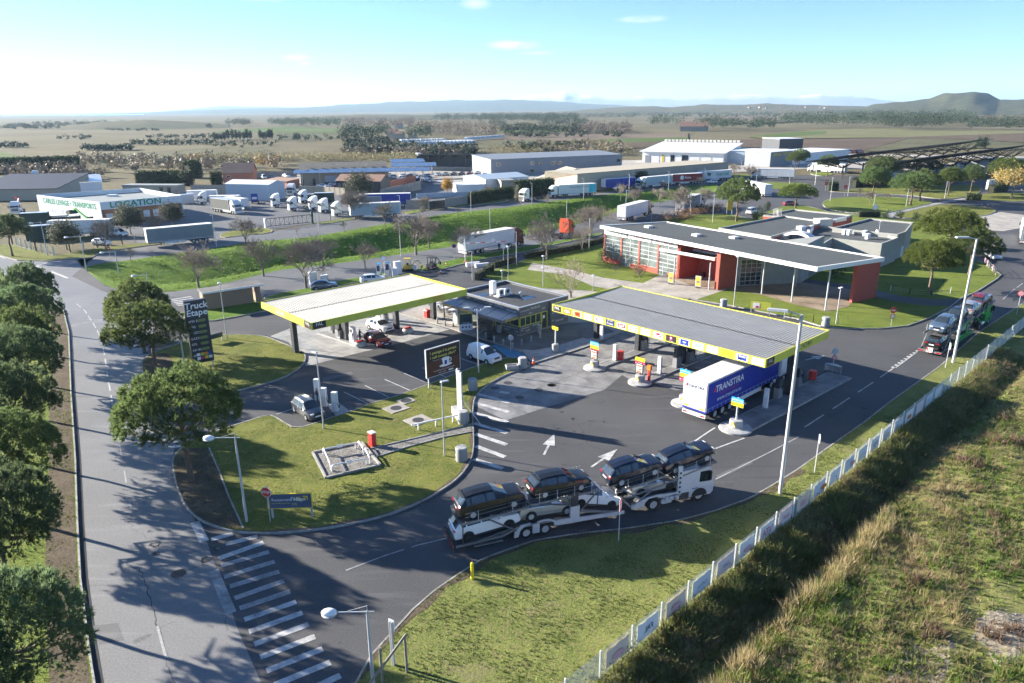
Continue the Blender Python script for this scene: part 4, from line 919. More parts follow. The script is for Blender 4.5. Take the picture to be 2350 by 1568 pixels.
def carrier1():
 base=MT_((-4.15,41.75,0))@MR_(R_(20),4,'Z')
 t=thing('car_transporter','white car transporter with two decks of new cars turning on the near road','truck');t.matrix_basis=base
 deck(t,'lower_deck',[(-.1,.52),(3.2,.62),(4.3,1.02),(7.2,1.0),(8.4,.72),(9.0,1.25),(12.3,.5)],2.5)
 deck(t,'upper_deck',[(.3,2.12),(5.1,2.40)],2.5,rails=2);deck(t,'upper_deck',[(5.2,2.52),(10.4,2.62)],2.5,rails=4);
 sk=MB()
 for sg in (1,-1):
  y0,y1=(1.16,1.27) if sg>0 else (-1.27,-1.16)
  sk.extr([(6.95,.55),(9.2,.45),(12.4,.30),(12.4,.55),(9.2,.78),(7.4,.95),(6.95,.9)],y0,y1);sk.extr([(4.0,.25),(4.3,.28),(4.45,.75),(4.75,1.0),(5.2,1.06),(5.2,1.16),(4.5,1.12),(4.05,.7)],y0,y1)
  sk.extr([(5.35,.3),(5.85,.3),(5.85,1.0),(5.35,1.0)],y0,y1);sk.extr([(5.7,1.05),(6.2,1.1),(6.7,1.02),(6.95,.8),(7.05,.95),(6.6,1.14),(6.2,1.2),(5.7,1.14)],y0,y1)
 sk.build('side_frame','carrier_white',t)
 tw=MB()
 for sg in (1,-1):
  y0,y1=(1.08,1.28) if sg>0 else (-1.28,-1.08)
  tw.b(8.15,8.85,y0,y1,.5,1.75,0);tw.b(8.25,8.75,y0+.02,y1-.02,1.75,2.85,1)
 tw.build('lift_tower',['carrier_white','steel_dark'],t)
 struts(t,'lift_arm',[((2.3,1.22,2.05),(4.2,1.22,.75)),((2.9,1.2,.55),(3.9,1.2,1.15)),((.9,1.2,.5),(3.8,1.2,1.0)),((9.0,1.2,1.3),(10.2,1.2,2.5)),((6.1,1.2,2.4),(8.2,1.2,1.9))],'lift_dark',.06)
 struts(t,'deck_post',[((.4,1.2,.55),(.45,1.2,2.1)),((10.2,1.2,.9),(10.3,1.2,2.6))],'steel_dark',.04)
 bx_('rear_beam','plastic_black',t,-.25,-.1,-1.25,1.25,.35,.6);bx_('tail_light','lens_red',t,-.27,-.25,-1.1,1.1,.42,.52)
 rp=MB()
 for sg in (1,-1): rp.b(1.2,3.2,sg*1.18-.1,sg*1.18+.1,.22,.30)
 rp.build('loading_ramp','carrier_grey',t)
 for x in (4.9,6.3):
  for sg in (1,-1): put_wheel(t,x,sg*1.08,.43,.34,'galv')
 c=MB();c.extr([(17.1,.5),(19.6,.42),(19.85,.6),(19.9,1.25),(19.75,2.0),(19.5,2.72),(17.25,2.78),(17.1,2.7)],-1.24,1.24);cb=c.build('cab','carrier_white',t,smooth=25)
 for sg in (1,-1):
  y=sg*1.25;w_=MB();w_.add([(19.55,y,1.55),(19.35,y,2.45),(18.65,y,2.45),(18.6,y,1.62)],[(0,1,2,3) if sg<0 else (3,2,1,0)]);w_.build('side_window','glass',cb)
  bx_('mirror','black',cb,19.35,19.5,sg*1.28 if sg>0 else -1.5,1.5 if sg>0 else -1.28,1.75,2.45)
  f=MB();ar=[(18.65+.66*cos_(PI_*i/8),.5+.62*sin_(PI_*i/8)) for i in range(9)];f.extr(ar+[(17.95,.45),(19.3,.45)][:0],sg*1.26-.03,sg*1.26+.01);f.build('wheel_arch','plastic_black',cb)
  bx_('blue_stripe','truck_blue',cb,18.0,18.5,sg*1.252-.004,sg*1.252+.004,1.12,1.2)
 MB().add([(19.86,-1.1,1.5),(19.86,1.1,1.5),(19.62,1.05,2.42),(19.62,-1.05,2.42)],[(0,1,2,3)]).build('windscreen','glass',cb)
 bx_('bumper','plastic_black',cb,19.86,19.96,-1.15,1.15,.4,.95)
 tw=MB()
 for sg in (1,-1):
  y0,y1=(1.12,1.27) if sg>0 else (-1.27,-1.12);tw.b(16.75,17.1,y0,y1,.95,3.2)
 twr=tw.build('lift_tower','carrier_white',t)
 hl=MB()
 for i in range(5): hl.tube((16.92,-1.29,1.15+i*.38),(16.92,-1.26,1.15+i*.38),.09,n=10)
 hl.build('lightening_holes','black',twr)
 sk=MB()
 for sg in (1,-1):
  y0,y1=(1.12,1.26) if sg>0 else (-1.26,-1.12)
  sk.extr([(13.0,.5),(14.0,.55),(14.1,.85),(14.4,1.1),(15.0,1.14),(15.3,.95),(17.0,1.05),(17.0,.9),(15.5,.78),(15.42,.5),(15.6,.4),(16.3,.42),(16.3,.75),(17.0,.8),(17.05,1.12),(15.0,1.25),(14.2,1.2),(13.0,.8)],y0,y1)
 sk.build('side_frame','carrier_white',t)
 tk=MB()
 for i in range(3): tk.tube((15.75+i*.42,-1.12,.7),(16.05+i*.42,-1.12,.7),.2,n=10)
 tk.build('air_tank','alu',t);bx_('tool_box','steel_dark',t,17.0,17.75,-1.25,-.8,.42,.98)
 ch=MB()
 for sg in (1,-1): ch.b(12.7,17.2,sg*.45-.07,sg*.45+.07,.7,1.0)
 ch.build('chassis','chassis',t)
 deck(t,'upper_deck',[(12.0,2.22),(15.6,2.66)],2.5,rails=3);deck(t,'upper_deck',[(16.4,2.3),(20.0,2.98)],2.5,rails=3);deck(t,'lower_deck',[(13.0,.82),(14.2,1.1),(16.6,1.12)],2.3)
 struts(t,'lift_arm',[((13.2,1.2,.8),(14.6,1.2,1.75)),((12.3,1.2,2.2),(13.8,1.2,1.1)),((12.6,1.2,1.5),(16.8,1.2,2.2)),((12.3,1.2,1.4),(12.9,1.2,.7))],'carrier_grey',.07)
 for x,w_ in ((14.8,.5),(18.65,.32)):
  for sg in (1,-1): put_wheel(t,x,sg*(1.26-w_/2),.5,w_,'galv')
 G_='new cars carried by the near transporter'
 on_deck(base,1.24,2.14,4.18,2.34,'suv','car_black','black SUV at the tail of the near transporter\'s upper deck',4.72,1.88,1.68,group=G_)
 on_deck(base,6.35,2.58,9.15,2.60,'hatch','car_black','black hatchback on the middle upper deck of the near transporter',4.46,1.82,1.46,rim='rim_alloy',group=G_)
 on_deck(base,12.32,2.3,15.0,2.62,'suv','car_navy','dark blue SUV on the upper deck behind the near transporter\'s cab',4.40,1.80,1.56,group=G_)
 on_deck(base,16.8,2.42,19.4,2.92,'suv','car_navy','dark blue SUV tilted up above the near transporter\'s cab',4.40,1.80,1.56,group=G_)
 on_deck(base,.85,.56,3.85,.84,'suv','car_white','white SUV on the lower deck at the tail of the near transporter',4.72,1.88,1.66,rim='black',group=G_)
 on_deck(base,5.4,1.06,8.0,.92,'suv','car_silver','silver SUV on the lower deck over the near transporter\'s trailer axles',4.40,1.80,1.52,group=G_)
 on_deck(base,9.1,1.28,11.4,.68,'hatch','car_white','white hatchback tipped nose down at the front of the near trailer',4.1,1.78,1.5,rim='black',group=G_)
 on_deck(base,13.95,1.12,16.3,1.14,'sport','car_silver','low silver sports car under the upper deck of the near transporter',3.92,1.74,1.22,rim='black',group=G_)
carrier1()
def carrier2():
 base=MT_((49.2,79.4,0))@MR_(R_(43.5),4,'Z')
 t=thing('car_transporter','green car transporter loaded with cars driving away beside the fence','truck');t.matrix_basis=base
 deck(t,'lower_deck',[(-.1,.5),(3.2,.55),(4.4,1.0),(7.2,1.0),(9.0,.7),(12.2,.7)],2.5);deck(t,'upper_deck',[(.4,2.35),(5.4,2.45)],2.5,rails=2);deck(t,'upper_deck',[(5.6,2.5),(11.0,2.6)],2.5,rails=3);deck(t,'upper_deck',[(12.4,2.3),(16.0,2.5)],2.5,rails=2);deck(t,'upper_deck',[(16.4,2.5),(20.3,2.95)],2.5,rails=2)
 sk=MB()
 for sg in (1,-1):
  y0,y1=(1.16,1.27) if sg>0 else (-1.27,-1.16)
  sk.extr([(4,.35),(12.3,.35),(12.3,.6),(7.2,1.1),(4.4,1.1),(3.8,.6)],y0,y1);sk.extr([(3.5,2.35),(3.9,2.3),(6.6,.8),(6.2,.8)],y0,y1);sk.extr([(8.6,.5),(9.2,.5),(8.9,2.5),(8.4,2.5)],y0,y1);sk.extr([(5.5,2.2),(11,2.3),(11,2.5),(5.5,2.42)],y0,y1)
  sk.extr([(16.6,.9),(17.1,.9),(17.1,3.2),(16.7,3.2)],y0,y1);sk.extr([(12.6,2.1),(13.0,2.1),(15.2,.9),(14.8,.9)],y0,y1)
 sk.build('side_frame','carrier_green',t)
 struts(t,'lift_arm',[((.6,1.2,.55),(2.4,1.2,2.3)),((9.5,1.2,.8),(11,1.2,2.4))],'carrier_grey',.07)
 bx_('rear_beam','carrier_grey',t,-.35,-.12,-1.25,1.25,.32,.55)
 for sg in (1,-1): bx_('tail_light','lens_red',t,-.37,-.35,sg*.95-.27,sg*.95+.27,.36,.5)
 b=MB();b.b(-.43,-.38,-.32,.32,.35,.95);w_=b.build('warning_board','sign_white',t)
 for i in range(4):
  q=MB();y=-.32+i*.17;q.add([(-.434,y,.36),(-.434,y+.08,.36),(-.434,min(.32,y+.26),.94),(-.434,min(.24,y+.18),.94)],[(3,2,1,0)]);q.build('red_band','red',w_)
 c=MB();c.extr([(17.2,.5),(19.7,.42),(19.95,.6),(20.0,1.25),(19.85,2.0),(19.6,2.6),(17.3,2.65)],-1.24,1.24);cb=c.build('cab','carrier_green',t,smooth=25)
 for sg in (1,-1):
  y=sg*1.25;w2=MB();w2.add([(19.6,y,1.55),(19.4,y,2.4),(18.7,y,2.4),(18.65,y,1.62)],[(0,1,2,3) if sg<0 else (3,2,1,0)]);w2.build('side_window','glass',cb);bx_('mirror','black',cb,19.4,19.55,1.28 if sg>0 else -1.5,1.5 if sg>0 else -1.28,1.75,2.45)
 ch=MB()
 for sg in (1,-1): ch.b(12.7,17.4,sg*.45-.07,sg*.45+.07,.7,1.0)
 ch.build('chassis','chassis',t)
 tk=MB();tk.tube((15.4,-1.05,.65),(16.6,-1.05,.65),.26,n=12);tk.build('fuel_tank','alu',t)
 for x in (4.9,6.2):
  for sg in (1,-1): put_wheel(t,x,sg*1.08,.43,.34,'galv')
 for x,w_ in ((14.6,.5),(18.7,.32)):
  for sg in (1,-1): put_wheel(t,x,sg*(1.26-w_/2),.5,w_,'galv')
 G_='cars carried by the green transporter'
 on_deck(base,1.5,2.42,4.7,2.5,'suv','car_blue','pale blue SUV facing backwards at the tail of the green transporter',4.72,1.88,1.68,True,group=G_)
 on_deck(base,6.4,2.55,9.2,2.6,'suv','car_navy','dark SUV facing backwards on the middle upper deck of the green transporter',4.40,1.8,1.55,True,group=G_)
 on_deck(base,12.7,2.35,15.4,2.5,'suv','car_silver','silver SUV behind the cab of the green transporter',4.40,1.8,1.55,group=G_)
 on_deck(base,16.9,2.6,19.6,2.9,'hatch','car_red','dark red hatchback above the cab of the green transporter',4.46,1.82,1.46,group=G_)
 on_deck(base,.75,.54,3.6,.62,'suv','car_black','black SUV low on the tail deck of the green transporter',4.5,1.84,1.62,group=G_)
 on_deck(base,7.2,1.0,10.0,.74,'hatch','car_white','white hatchback on the lower deck of the green transporter',4.1,1.78,1.5,group=G_)
 on_deck(base,13.9,1.05,16.3,1.1,'hatch','car_black','black hatchback under the upper deck of the green transporter',4.1,1.78,1.4,group=G_)
carrier2()
# blue curtain-side lorry at the pump
t,tr=semi('blue curtain-sided lorry with white roof refuelling under the long canopy',(16.95,61.5,0),SA,side='curtain_blue',rear='box_white',group=None)
text(t,'TRANSTIRA',.95,'sign_white',(3.9,-1.285,3.0),(0,-1,0),bold=.018);text(t,'LOGISTICS & TRANSPORT',.3,'crimson',(3.9,-1.285,2.42),(0,-1,0));text(t,'www.transtira.eu',.62,'sign_white',(3.9,-1.285,1.95),(0,-1,0),shear=.12)
q=MB()
for dx,dz in ((0,0),(.2,.2),(.2,0)): q.add([(1.05+dx,-1.284,2.82+dz),(1.25+dx,-1.284,2.82+dz),(1.25+dx,-1.284,3.02+dz),(1.05+dx,-1.284,3.02+dz)],[(0,1,2,3)])
q.build('logo_mark','crimson',t)
text(t,'TRANSTIRA',.36,'navy',(-.055,-.05,3.35),(-1,0,0),bold=.01);text(t,'LOGISTICS & TRANSPORT',.13,'galv',(-.055,-.05,3.06),(-1,0,0));text(t,'www.transtira.eu',.27,'galv',(-.055,-.05,2.0),(-1,0,0))
bx_('logo_mark','crimson',t,-.056,-.05,.83,1.0,3.25,3.45)
for sg in (1,-1):
 bx_('hazard_plate','orange',t,-.058,-.05,sg*.85-.22,sg*.85+.22,1.22,1.42);bx_('hazard_panel','yellow',t,-.06,-.058,sg*.85-.19,sg*.85+.19,1.25,1.39)
# cars on the forecourts
def car_at(k,rx,ry,fx,fy,side,kind,paint,label,L,W,H,**kw):
 a=g(k,rx,ry);b=g(k,fx,fy);h=heading(a,b);n=V3((-sin_(h),cos_(h),0));c=(a+b)/2+n*(-side*(W/2-.12));return car(kind,paint,label,(c.x,c.y,.02),h,L,W,H,**kw)
car_at('c5',1577,757,1703,800,-1,'van','car_white','white panel van parked beside the blue disabled bay',4.38,1.82,1.82,panel=True,name='van',cat='van',rim='rim_alloy')
car_at('c5',288,1148,378,1210,-1,'wagon','car_grey','grey family car parked at the tyre inflation posts',4.2,1.74,1.6)
car_at('c5',806,632,905,676,-1,'hatch','car_red','dark red hatchback at the pump under the short canopy',4.25,1.8,1.46)
car_at('c5',815,532,940,575,-1,'hatch','car_white','white hatchback behind the red one under the short canopy',4.25,1.8,1.5)
# lorries on the roads behind
def semi_at(k,ax,ay,fx,fy,flank,label,notr=False,**kw):
 a=g(k,ax,ay);b=g(k,fx,fy);h=heading(a,b);d=V3((cos_(h),sin_(h),0));n=V3((-d.y,d.x,0));o=a-d*1.7-n*flank*1.25
 return semi(label,(o.x,o.y,0.01),h,notr=notr,**kw)
t,_=semi_at('c2',880,1197,1190,1137,-1,'white box lorry with dark red cab standing on the service road',paint='truck_darkred',side='box_white',box=True)
t,_=semi_at('z8',300,852,655,748,-1,'white box lorry with a dark red cab partly behind the restaurant roof',paint='truck_darkred',side='box_white',box=True)
t,_=semi_at('z8',900,765,1200,655,-1,'grey curtain-sided lorry standing behind the bare trees',side='curtain_grey',rear='truck_silver')
t,_=semi_at('z8',720,487,505,508,1,'pale blue curtain-sided lorry with white and blue cab on the back road',side='curtain_bluegrey')
t,_=semi_at('z8',1035,462,850,472,1,'dark red curtain-sided lorry with white cab on the back road',side='curtain_red');text(t,'Fuma',1.3,'sign_white',(6.8,1.285,2.6),(0,1,0),bold=.02);MB().lathe([(.8,0),(.8,.01),(.6,.01)],14,T=MT_((9.4,1.29,2.6))@MR_(R_(-90),4,'X')).build('logo_mark','sign_white',t)
t,_=semi_at('z8',1340,424,1130,437,1,'white refrigerated lorry with green lettering on the back road',side='box_white',box=True);text(t,'marcial',2.2,'green',(4.6,1.285,2.7),(0,1,0),bold=.03)
for i,c_ in enumerate(('navy','green')):
 q=MB();q.add([(10.2,1.286,3.2-i*.6),(12.6,1.286,3.5-i*.5),(11.6,1.286,2.5-i*.4),(10.9,1.286,2.3-i*.4)],[(3,2,1,0)]);q.build('logo_mark',c_,t)
t,_=semi_at('z8',1985,417,1755,410,1,'plain white lorry crossing in front of the garage building',side='box_white',box=True)
t,_=semi_at('c2',1690,792,1492,803,1,'white lorry with teal rear panel beside the beige wall',side='curtain_white');text(t,'Iveco Cargo Express',.85,'navy',(6.3,1.285,3.2),(0,1,0));bx_('teal_panel','turq',t,.2,2.6,1.27,1.287,1.3,3.8)
t,_=semi_at('z8',330,512,105,530,1,'blue curtain-sided trailer without a tractor on the back road',notr=True,side='curtain_blue',front='truck_white');
t,_=semi_at('z6',1990,560,1655,580,1,'pale blue white-fronted trailer parked before the concrete wall',notr=True,side='curtain_bluegrey',front='box_white')
t,_=semi_at('c1',1412,1107,1075,1142,1,'grey curtain-sided trailer parked along the wire fence',notr=True,side='curtain_grey',front='truck_white',rear='curtain_grey');text(t,'KRONE',.3,'cyan',(8.1,1.30,.72),(0,1,0))
t,_=semi_at('z6',2090,460,1700,470,1,'dark blue curtain-sided lorry half hidden behind the pale blue trailer',side='curtain_blue')
t,_=semi_at('z7',420,395,250,385,1,'white lorry with black letters under the nearer solar roof',side='box_white',box=True);text(t,'XPO',1.5,'black',(1.5,1.285,3.0),(0,1,0),bold=.03)
t,_=semi_at('z7',1120,480,820,470,1,'long white trailer behind the pine trees by the solar roof',notr=True,side='box_white',box=True,front='orange');text(t,'edo',2,'black',(4,1.285,2.4),(0,1,0),bold=.04)
t,_=semi('white lorry seen from behind between the two middle pines',g('z8',1760,602),R_(100),side='box_white',box=True)
a=g('r1',2262,425);t,_=semi('box lorry with dark picture-covered rear doors at the right edge',a,R_(56),side='box_white',rear='curtain_grey',box=True)
t,_=semi_at('z7',2010,380,1830,372,1,'silver lorry under the solar roof at the right',side='truck_silver',box=True)
tractor('red and orange tractor unit seen from behind on the service road','truck_orange',g('c2',1490,1075),R_(52),H=3.7)
a,h=at('c2',1262,832,'c2',1190,840);tractor('white tractor unit alone on the back road','truck_white',a+V3((0,1,0)),h,H=3.7)
GY='white tractor units with green stripes in the haulage yard'
ly=[('nearest the small white shed, leftmost of the row',820,465,-152),('second from the shed in the front row',985,500,-150),('third from the shed in the front row',1190,495,-150),('with tall roof fourth from the shed',1290,520,-150),('rightmost beside the bare tree',1420,555,-150),('second row behind the third',1090,425,-150),('at the back, dark windscreen facing forward',845,345,-110),('at the back right of the shed corner',945,350,-100),('alone left of the shed',110,440,-155)]
for s_,x,y,h in ly: tractor('white tractor unit with green stripes '+s_,'truck_white',g('z6',x,y)+V3((1.5,1.5,0)),R_(h),H=3.7,group=GY,stripe='green')
t,_=semi('white lorry carrying dark green containers in the haulage yard',g('z6',230,500),R_(-38),side='dark_cargo',rear='dark_cargo',roof='truck_silver',box=True,L=9.5)
for i_,(x_,y_,h_,sd_) in enumerate(((360,470,-38,'box_white'),(480,455,185,'truck_silver'),(1560,470,10,'curtain_grey'),(250,395,190,'box_white'))): semi(['second white lorry behind the container lorry in the haulage yard','silver low trailer before the white shed','grey trailer at the back right of the tractor units','white box trailer at the left end of the haulage yard'][i_],g('z6',x_,y_),R_(h_),side=sd_,box=True,notr=True,L=9,H=3.4)
t,_=semi('white lorry facing the camera at the right edge of the haulage parking',g('z7',1960,400),R_(-95),side='box_white',box=True)
t=tractor('white truck with red crane arm at the left edge of the depot','truck_white',g('z5',165,545)+V3((0,2,0)),R_(-70),H=3.2)
q=MB();q.b(-.4,.4,-1,1,1,2.6);q.tube((0,0,2.4),(-1.5,.6,4.2),.2,n=6);q.tube((-1.5,.6,4.2),(.8,-.4,4.6),.16,n=6);q.build('crane','red',t)
tractor('white truck standing in the field beyond the depot','truck_white',g('z5',448,135),R_(-80),H=3.6)
t,_=semi('long white box trailer parked in front of the white depot',g('z5',1340,795),R_(188),notr=True,side='box_white',box=True)
mat('container_green',(.045,.075,.06),.6,.1,var=.12);mat('container_white',(.62,.63,.63),.55,var=.08)
def container(label,loc,rz,L,H,mt,top='truck_silver'):
 t=thing('container',label,'container',loc,rz,'containers in the depot yards');bx_('body',mt,t,-L/2,L/2,-1.2,1.2,.1,H-.05)
 bx_('roof',top,t,-L/2,L/2,-1.22,1.22,H-.05,H);c=MB()
 n=int(L/.4)
 for sg in (1,-1):
  for i in range(n): c.b(-L/2+.15+i*.4,-L/2+.33+i*.4,sg*1.22-.03,sg*1.22+.02,.2,H-.15)
 for y in (-.8,-.3,.3,.8): c.b(L/2-.01,L/2+.05,y-.03,y+.03,.2,H-.15)
 c.build('ribs',mt,t);return t
for s_,k,x,y,rz,L,H,mt in (('dark green container beside the left holm oak','z5',500,845,30,6,3.4,'container_green'),('dark green container behind the pine by the fence','z5',440,720,20,6,4.2,'container_green'),('dark container with pale lid before the depot wall','z5',660,690,15,6,2.9,'container_green'),('second dark container with pale lid before the depot wall','z5',800,690,15,6,2.7,'container_green'),('green container behind the tractor units','z6',1300,410,10,6,2.9,'container_green'),('low green container beside the tall one','z6',1195,400,10,5,2.2,'container_green'),('white container at the corner of the white depot','z5',2200,420,40,4,3.0,'container_white')):
 container(s_,g(k,x,y),R_(rz),L,H,mt)
t=thing('telehandler','bright green telehandler boom holding a dark bucket before the depot','loader',g('z5',1060,700),R_(150));mat('loader_green',(.10,.62,.05),.4,var=.06)
bx_('body','loader_green',t,-2.2,2.0,-1.0,1.0,.7,1.7);b=MB();b.tube((-1.6,.5,1.8),(4.2,.5,4.6),.26,n=6);b.tube((4.2,.5,4.6),(5.4,.5,4.0),.18,n=6);b.build('boom','loader_green',t)
b=MB();b.extr([(5.0,3.3),(6.4,3.0),(6.9,3.5),(6.2,4.1),(5.3,4.2)],-.6,1.6);b.build('bucket','steel_dark',t);bx_('cab','glass',t,-.6,.9,-.95,.05,1.7,2.7)
for x in (-1.5,1.4):
 for sg in (1,-1): put_wheel(t,x,sg*1.0,.62,.4,'lime')
GC='parked cars and vans beyond the roads'
CL=[('white','van','z8',1595,775,45,'white small van parked by the restaurant car park'),('red','hatch','z8',1995,690,10,'red hatchback parked behind the right middle pine'),('white','wagon','z8',1168,455,195,'small white car in front of the green-lettered lorry'),('white','suv','r1',1965,462,-95,'white car half hidden by the right pines'),('silver','wagon','r1',1935,545,-95,'silver car parked nearest the right pines'),('white','van','z5',1400,800,-15,'white van parked between the two holm oaks'),('white','hatch','z5',1200,905,-20,'white car behind the wire fence under the bare tree'),('white','hatch','c5',860,196,20,'white car whose roof shows behind the short canopy'),('blue','hatch','c5',500,242,20,'blue car half hidden behind the short canopy'),('white','van','z6',705,185,-60,'white van by the far concrete wall'),('blue','hatch','z6',790,180,15,'blue car beside the white van at the far wall'),('white','hatch','z6',925,170,-40,'white car at the far wall of the car breaker'),('silver','wagon','z6',980,210,-15,'white pickup near the car breaker gate'),('white','hatch','z6',2280,190,60,'pale car at the end of the solar carports')]
for p,kd,k,x,y,h,lb in CL: car(kd,'car_'+p,lb,g(k,x,y),R_(h),4.3,1.8,1.55 if kd!='van' else 1.85,group=GC,detail=False,name='van' if kd=='van' else 'car',cat='van' if kd=='van' else 'car')
rc=random.Random(5);cols=['car_white','car_silver','car_grey','car_black','car_red','car_blue','car_white','car_grey']
for i in range(26):
 x=1930+rc.random()*400;y=155+rc.random()*65;car('hatch' if i%3 else 'wagon',cols[i%8],'wrecked car piled in the yard under the solar carports',g('z6',x,y),rc.uniform(0,6.3),4.1,1.75,1.42,group='wrecked cars at the breaker\'s yard',detail=False)
for i in range(5): car('hatch',cols[(i*3)%8],'damaged car parked along the breaker\'s front wall',g('z6',1270+i*38,268-(i%2)*14),R_(200+rc.uniform(-20,20)),4.1,1.75,1.42,group='damaged cars before the breaker building',detail=False)
for i in range(8): car('hatch' if i%2 else 'suv',cols[i%8],'car parked in front of the dark open hangar',g('c2',640+i*55,655-i*2),R_(250),4.1,1.75,1.5,group='cars before the dark open hangar',detail=False)
for i in range(7): car('van' if i%3==0 else 'hatch','car_white','white vehicle parked beside the garage and white hangar',g('z8',1545+i*40,258-i*3),R_(20),4.5,1.8,1.75 if i%3==0 else 1.5,group='vehicles by the garage',detail=False,name='van' if i%3==0 else 'car')
for i in range(12): car('van',('car_orange','car_white','car_orange','car_red')[i%4],'orange or white machine parked beyond the garage roof',g('z7',20+i*55,188-i*.5),R_(20),5,2.2,2.4,group='machines beyond the garage',detail=False,name='machine',cat='vehicle')
cv=thing('caravan','white caravan in the long rows of the far storage field','caravan',(0,0,0),0,'caravans in the storage field');b=MB();b.extr([(-3,.5),(2.6,.5),(3,1.0),(2.8,2.3),(2.3,2.65),(-2.7,2.65),(-3,2.2)],-1.1,1.1);b.build('body','box_white',cv)
b=MB()
for sg in (1,-1):
 for x in (-1.9,.3,1.6): b.b(x,x+.7,sg*1.1-.01,sg*1.1+.01,1.4,1.9)
b.build('window','glass',cv)
first=True
for a,b_,n in (((400,432),(700,425),16),((500,450),(880,432),18),((620,445),(900,440),12),((840,415),(1090,398),14)):
 for i in range(n):
  p=g('c2',a[0]+(b_[0]-a[0])*i/n+rc.uniform(-5,5),a[1]+(b_[1]-a[1])*i/n);o=cv if first else copy_tree(cv);first=False;o.location=p;o.rotation_euler=(0,0,R_(60+rc.uniform(-9,9)));o.scale=(1.15,1.15,1.2)
for x,y in ((40,490),(60,492),(300,500),(360,505),(420,500),(510,530),(250,490),(760,490),(700,492)):
 o=copy_tree(cv,None,'white caravan or trailer standing before the reeds behind the breaker\'s yard');o['group']='caravans before the reeds';o.location=g('c2',x,y);o.rotation_euler=(0,0,rc.uniform(0,6));o.scale=(1,1,1)
# filling station
def zh(k,bx,by,ty,bz=0.0):
 p=g(k,bx,by,bz);o=K[k];Y=(o[1]+ty*o[2])*.918;lo,hi=bz,40.
 for _ in range(40):
  mid=(lo+hi)/2;v=np.array([p.x,p.y,mid-CAM_H]);y=784-FPX*(v@UP)/(v@FW)
  if y>Y: lo=mid
  else: hi=mid
 return lo
mat('roof_sheet',(.38,.38,.365),.85,0,spec=.1,var=.06,scale=.6,dirt=.35,dirtcol=(.2,.19,.16),dscale=.35);mat('roof_sheet_grey',(.40,.395,.38),.8,0,spec=.12,var=.08,scale=.6,dirt=.3,dirtcol=(.25,.25,.25),dscale=.4)
mat('soffit',(.62,.62,.60),.6,var=.05);mat('brick_shelter',(.30,.22,.16),.85,var=.35,scale=9,bump=.4)
def canopy(name,label,c,rz,L,W,z0,z1,pillars,rib,rmat,n_long,n_short):
 t=thing(name,label,'canopy',(c[0],c[1],0),rz);hx,hy=L/2,W/2
 for sg in (1,-1):
  for i in range(n_long):
   a=-hx+L*i/n_long;b=-hx+L*(i+1)/n_long;bx_('fascia_panel','lime_dark' if (i==n_long-3 and name=='car_canopy' and sg<0) else 'lime',t,a+.008,b-.008,sg*hy-.05,sg*hy+.05,z0,z1)
  for i in range(n_short):
   a=-hy+.05+(W-.1)*i/n_short;b=-hy+.05+(W-.1)*(i+1)/n_short;bx_('fascia_panel','lime',t,sg*hx-.05,sg*hx+.05,a+.008,b-.008,z0,z1-.002)
 for sg in (1,-1):
  V_=[];F_=[];n=int((L-.2)/rib)
  xs=[]
  for i in range(n+1):
   x=-hx+.1+i*rib
   for dx,dz in ((0,0),(.30,0),(.42,.065),(.88,.065)): xs.append((x+dx*rib,dz))
  xs=[q for q in xs if q[0]<hx-.06]
  for x,dz in xs: V_.append((x,sg*.12,z1-.30+dz));V_.append((x,sg*(hy-.06),z1-.14+dz))
  for i in range(len(xs)-1):
   q=(2*i,2*i+2,2*i+3,2*i+1);F_.append(q if sg>0 else q[::-1])
  b=MB();b.v=V_;b.f=F_;b.m=[0]*len(F_);o=b.build('roof_sheet',rmat,t);o['kind']='stuff'
 bx_('gutter','steel_dark',t,-hx+.1,hx-.1,-.12,.12,z1-.36,z1-.33)
 bx_('soffit','soffit',t,-hx+.06,hx-.06,-hy+.06,hy-.06,z0+.04,z0+.12)
 for x,y in pillars:
  bx_('pillar','steel_dark',t,x-.28,x+.28,y-.36,y+.36,0,z0+.05)
 return t
def fal(t,pos,nrm,s=.55):
 text(t,'FAL',s,'sign_white',V3(pos)+V3((0,0,.08)),nrm);text(t,'energy',s*.34,'red',V3(pos)+V3((0,0,-.24)),nrm,shear=.2)
def rel(c,rz,w):
 d=V3((w[0]-c[0],w[1]-c[1],0));return d.x*cos_(rz)+d.y*sin_(rz),-d.x*sin_(rz)+d.y*cos_(rz)
C1=(-18.4,88.2);L1,W1=22.2,12.9
pl=[(-9.0,-.4),(-2.6,-.4),(4.3,-.4),(10.0,-.4)]
c1=canopy('car_canopy','flat canopy with yellow-green rim and pale ribbed roof over the car pumps',C1,SA,L1,W1,4.72,5.55,[rel(C1,SA,q) for q in ((-26.2,82),(-21.1,86.8),(-15.4,91.3),(-10.9,95.9))],.36,'roof_sheet',12,6)
for x0,x1,y0,y1 in ((-11.0,-9.4,-W1/2-.058,-W1/2-.045),): bx_('black_panel','fal_black',c1,x0,x1,y0,y1,4.74,5.54)
bx_('black_panel','fal_black',c1,-L1/2-.058,-L1/2-.045,-W1/2+.1,-W1/2+1.7,4.74,5.54)
fal(c1,(-10.2,-W1/2-.062,5.15),(0,-1,0));fal(c1,(-L1/2-.062,-W1/2+.9,5.15),(-1,0,0))
text(c1,'24/24H',.72,'sign_white',(-L1/2-.058,1.2,5.15),(-1,0,0))
C2=(18.9,76.5);RZ2=SA-PI_/2;L2,W2=27.4,13.0
c2=canopy('truck_canopy','long flat canopy with yellow rim carrying a row of logos over the lorry pumps',C2,RZ2,L2,W2,4.95,5.8,[rel(C2,RZ2,q) for q in ((28,67.3),(19.4,76.9),(15.2,81.6),(10.8,86.6))],.34,'roof_sheet_grey',17,6)
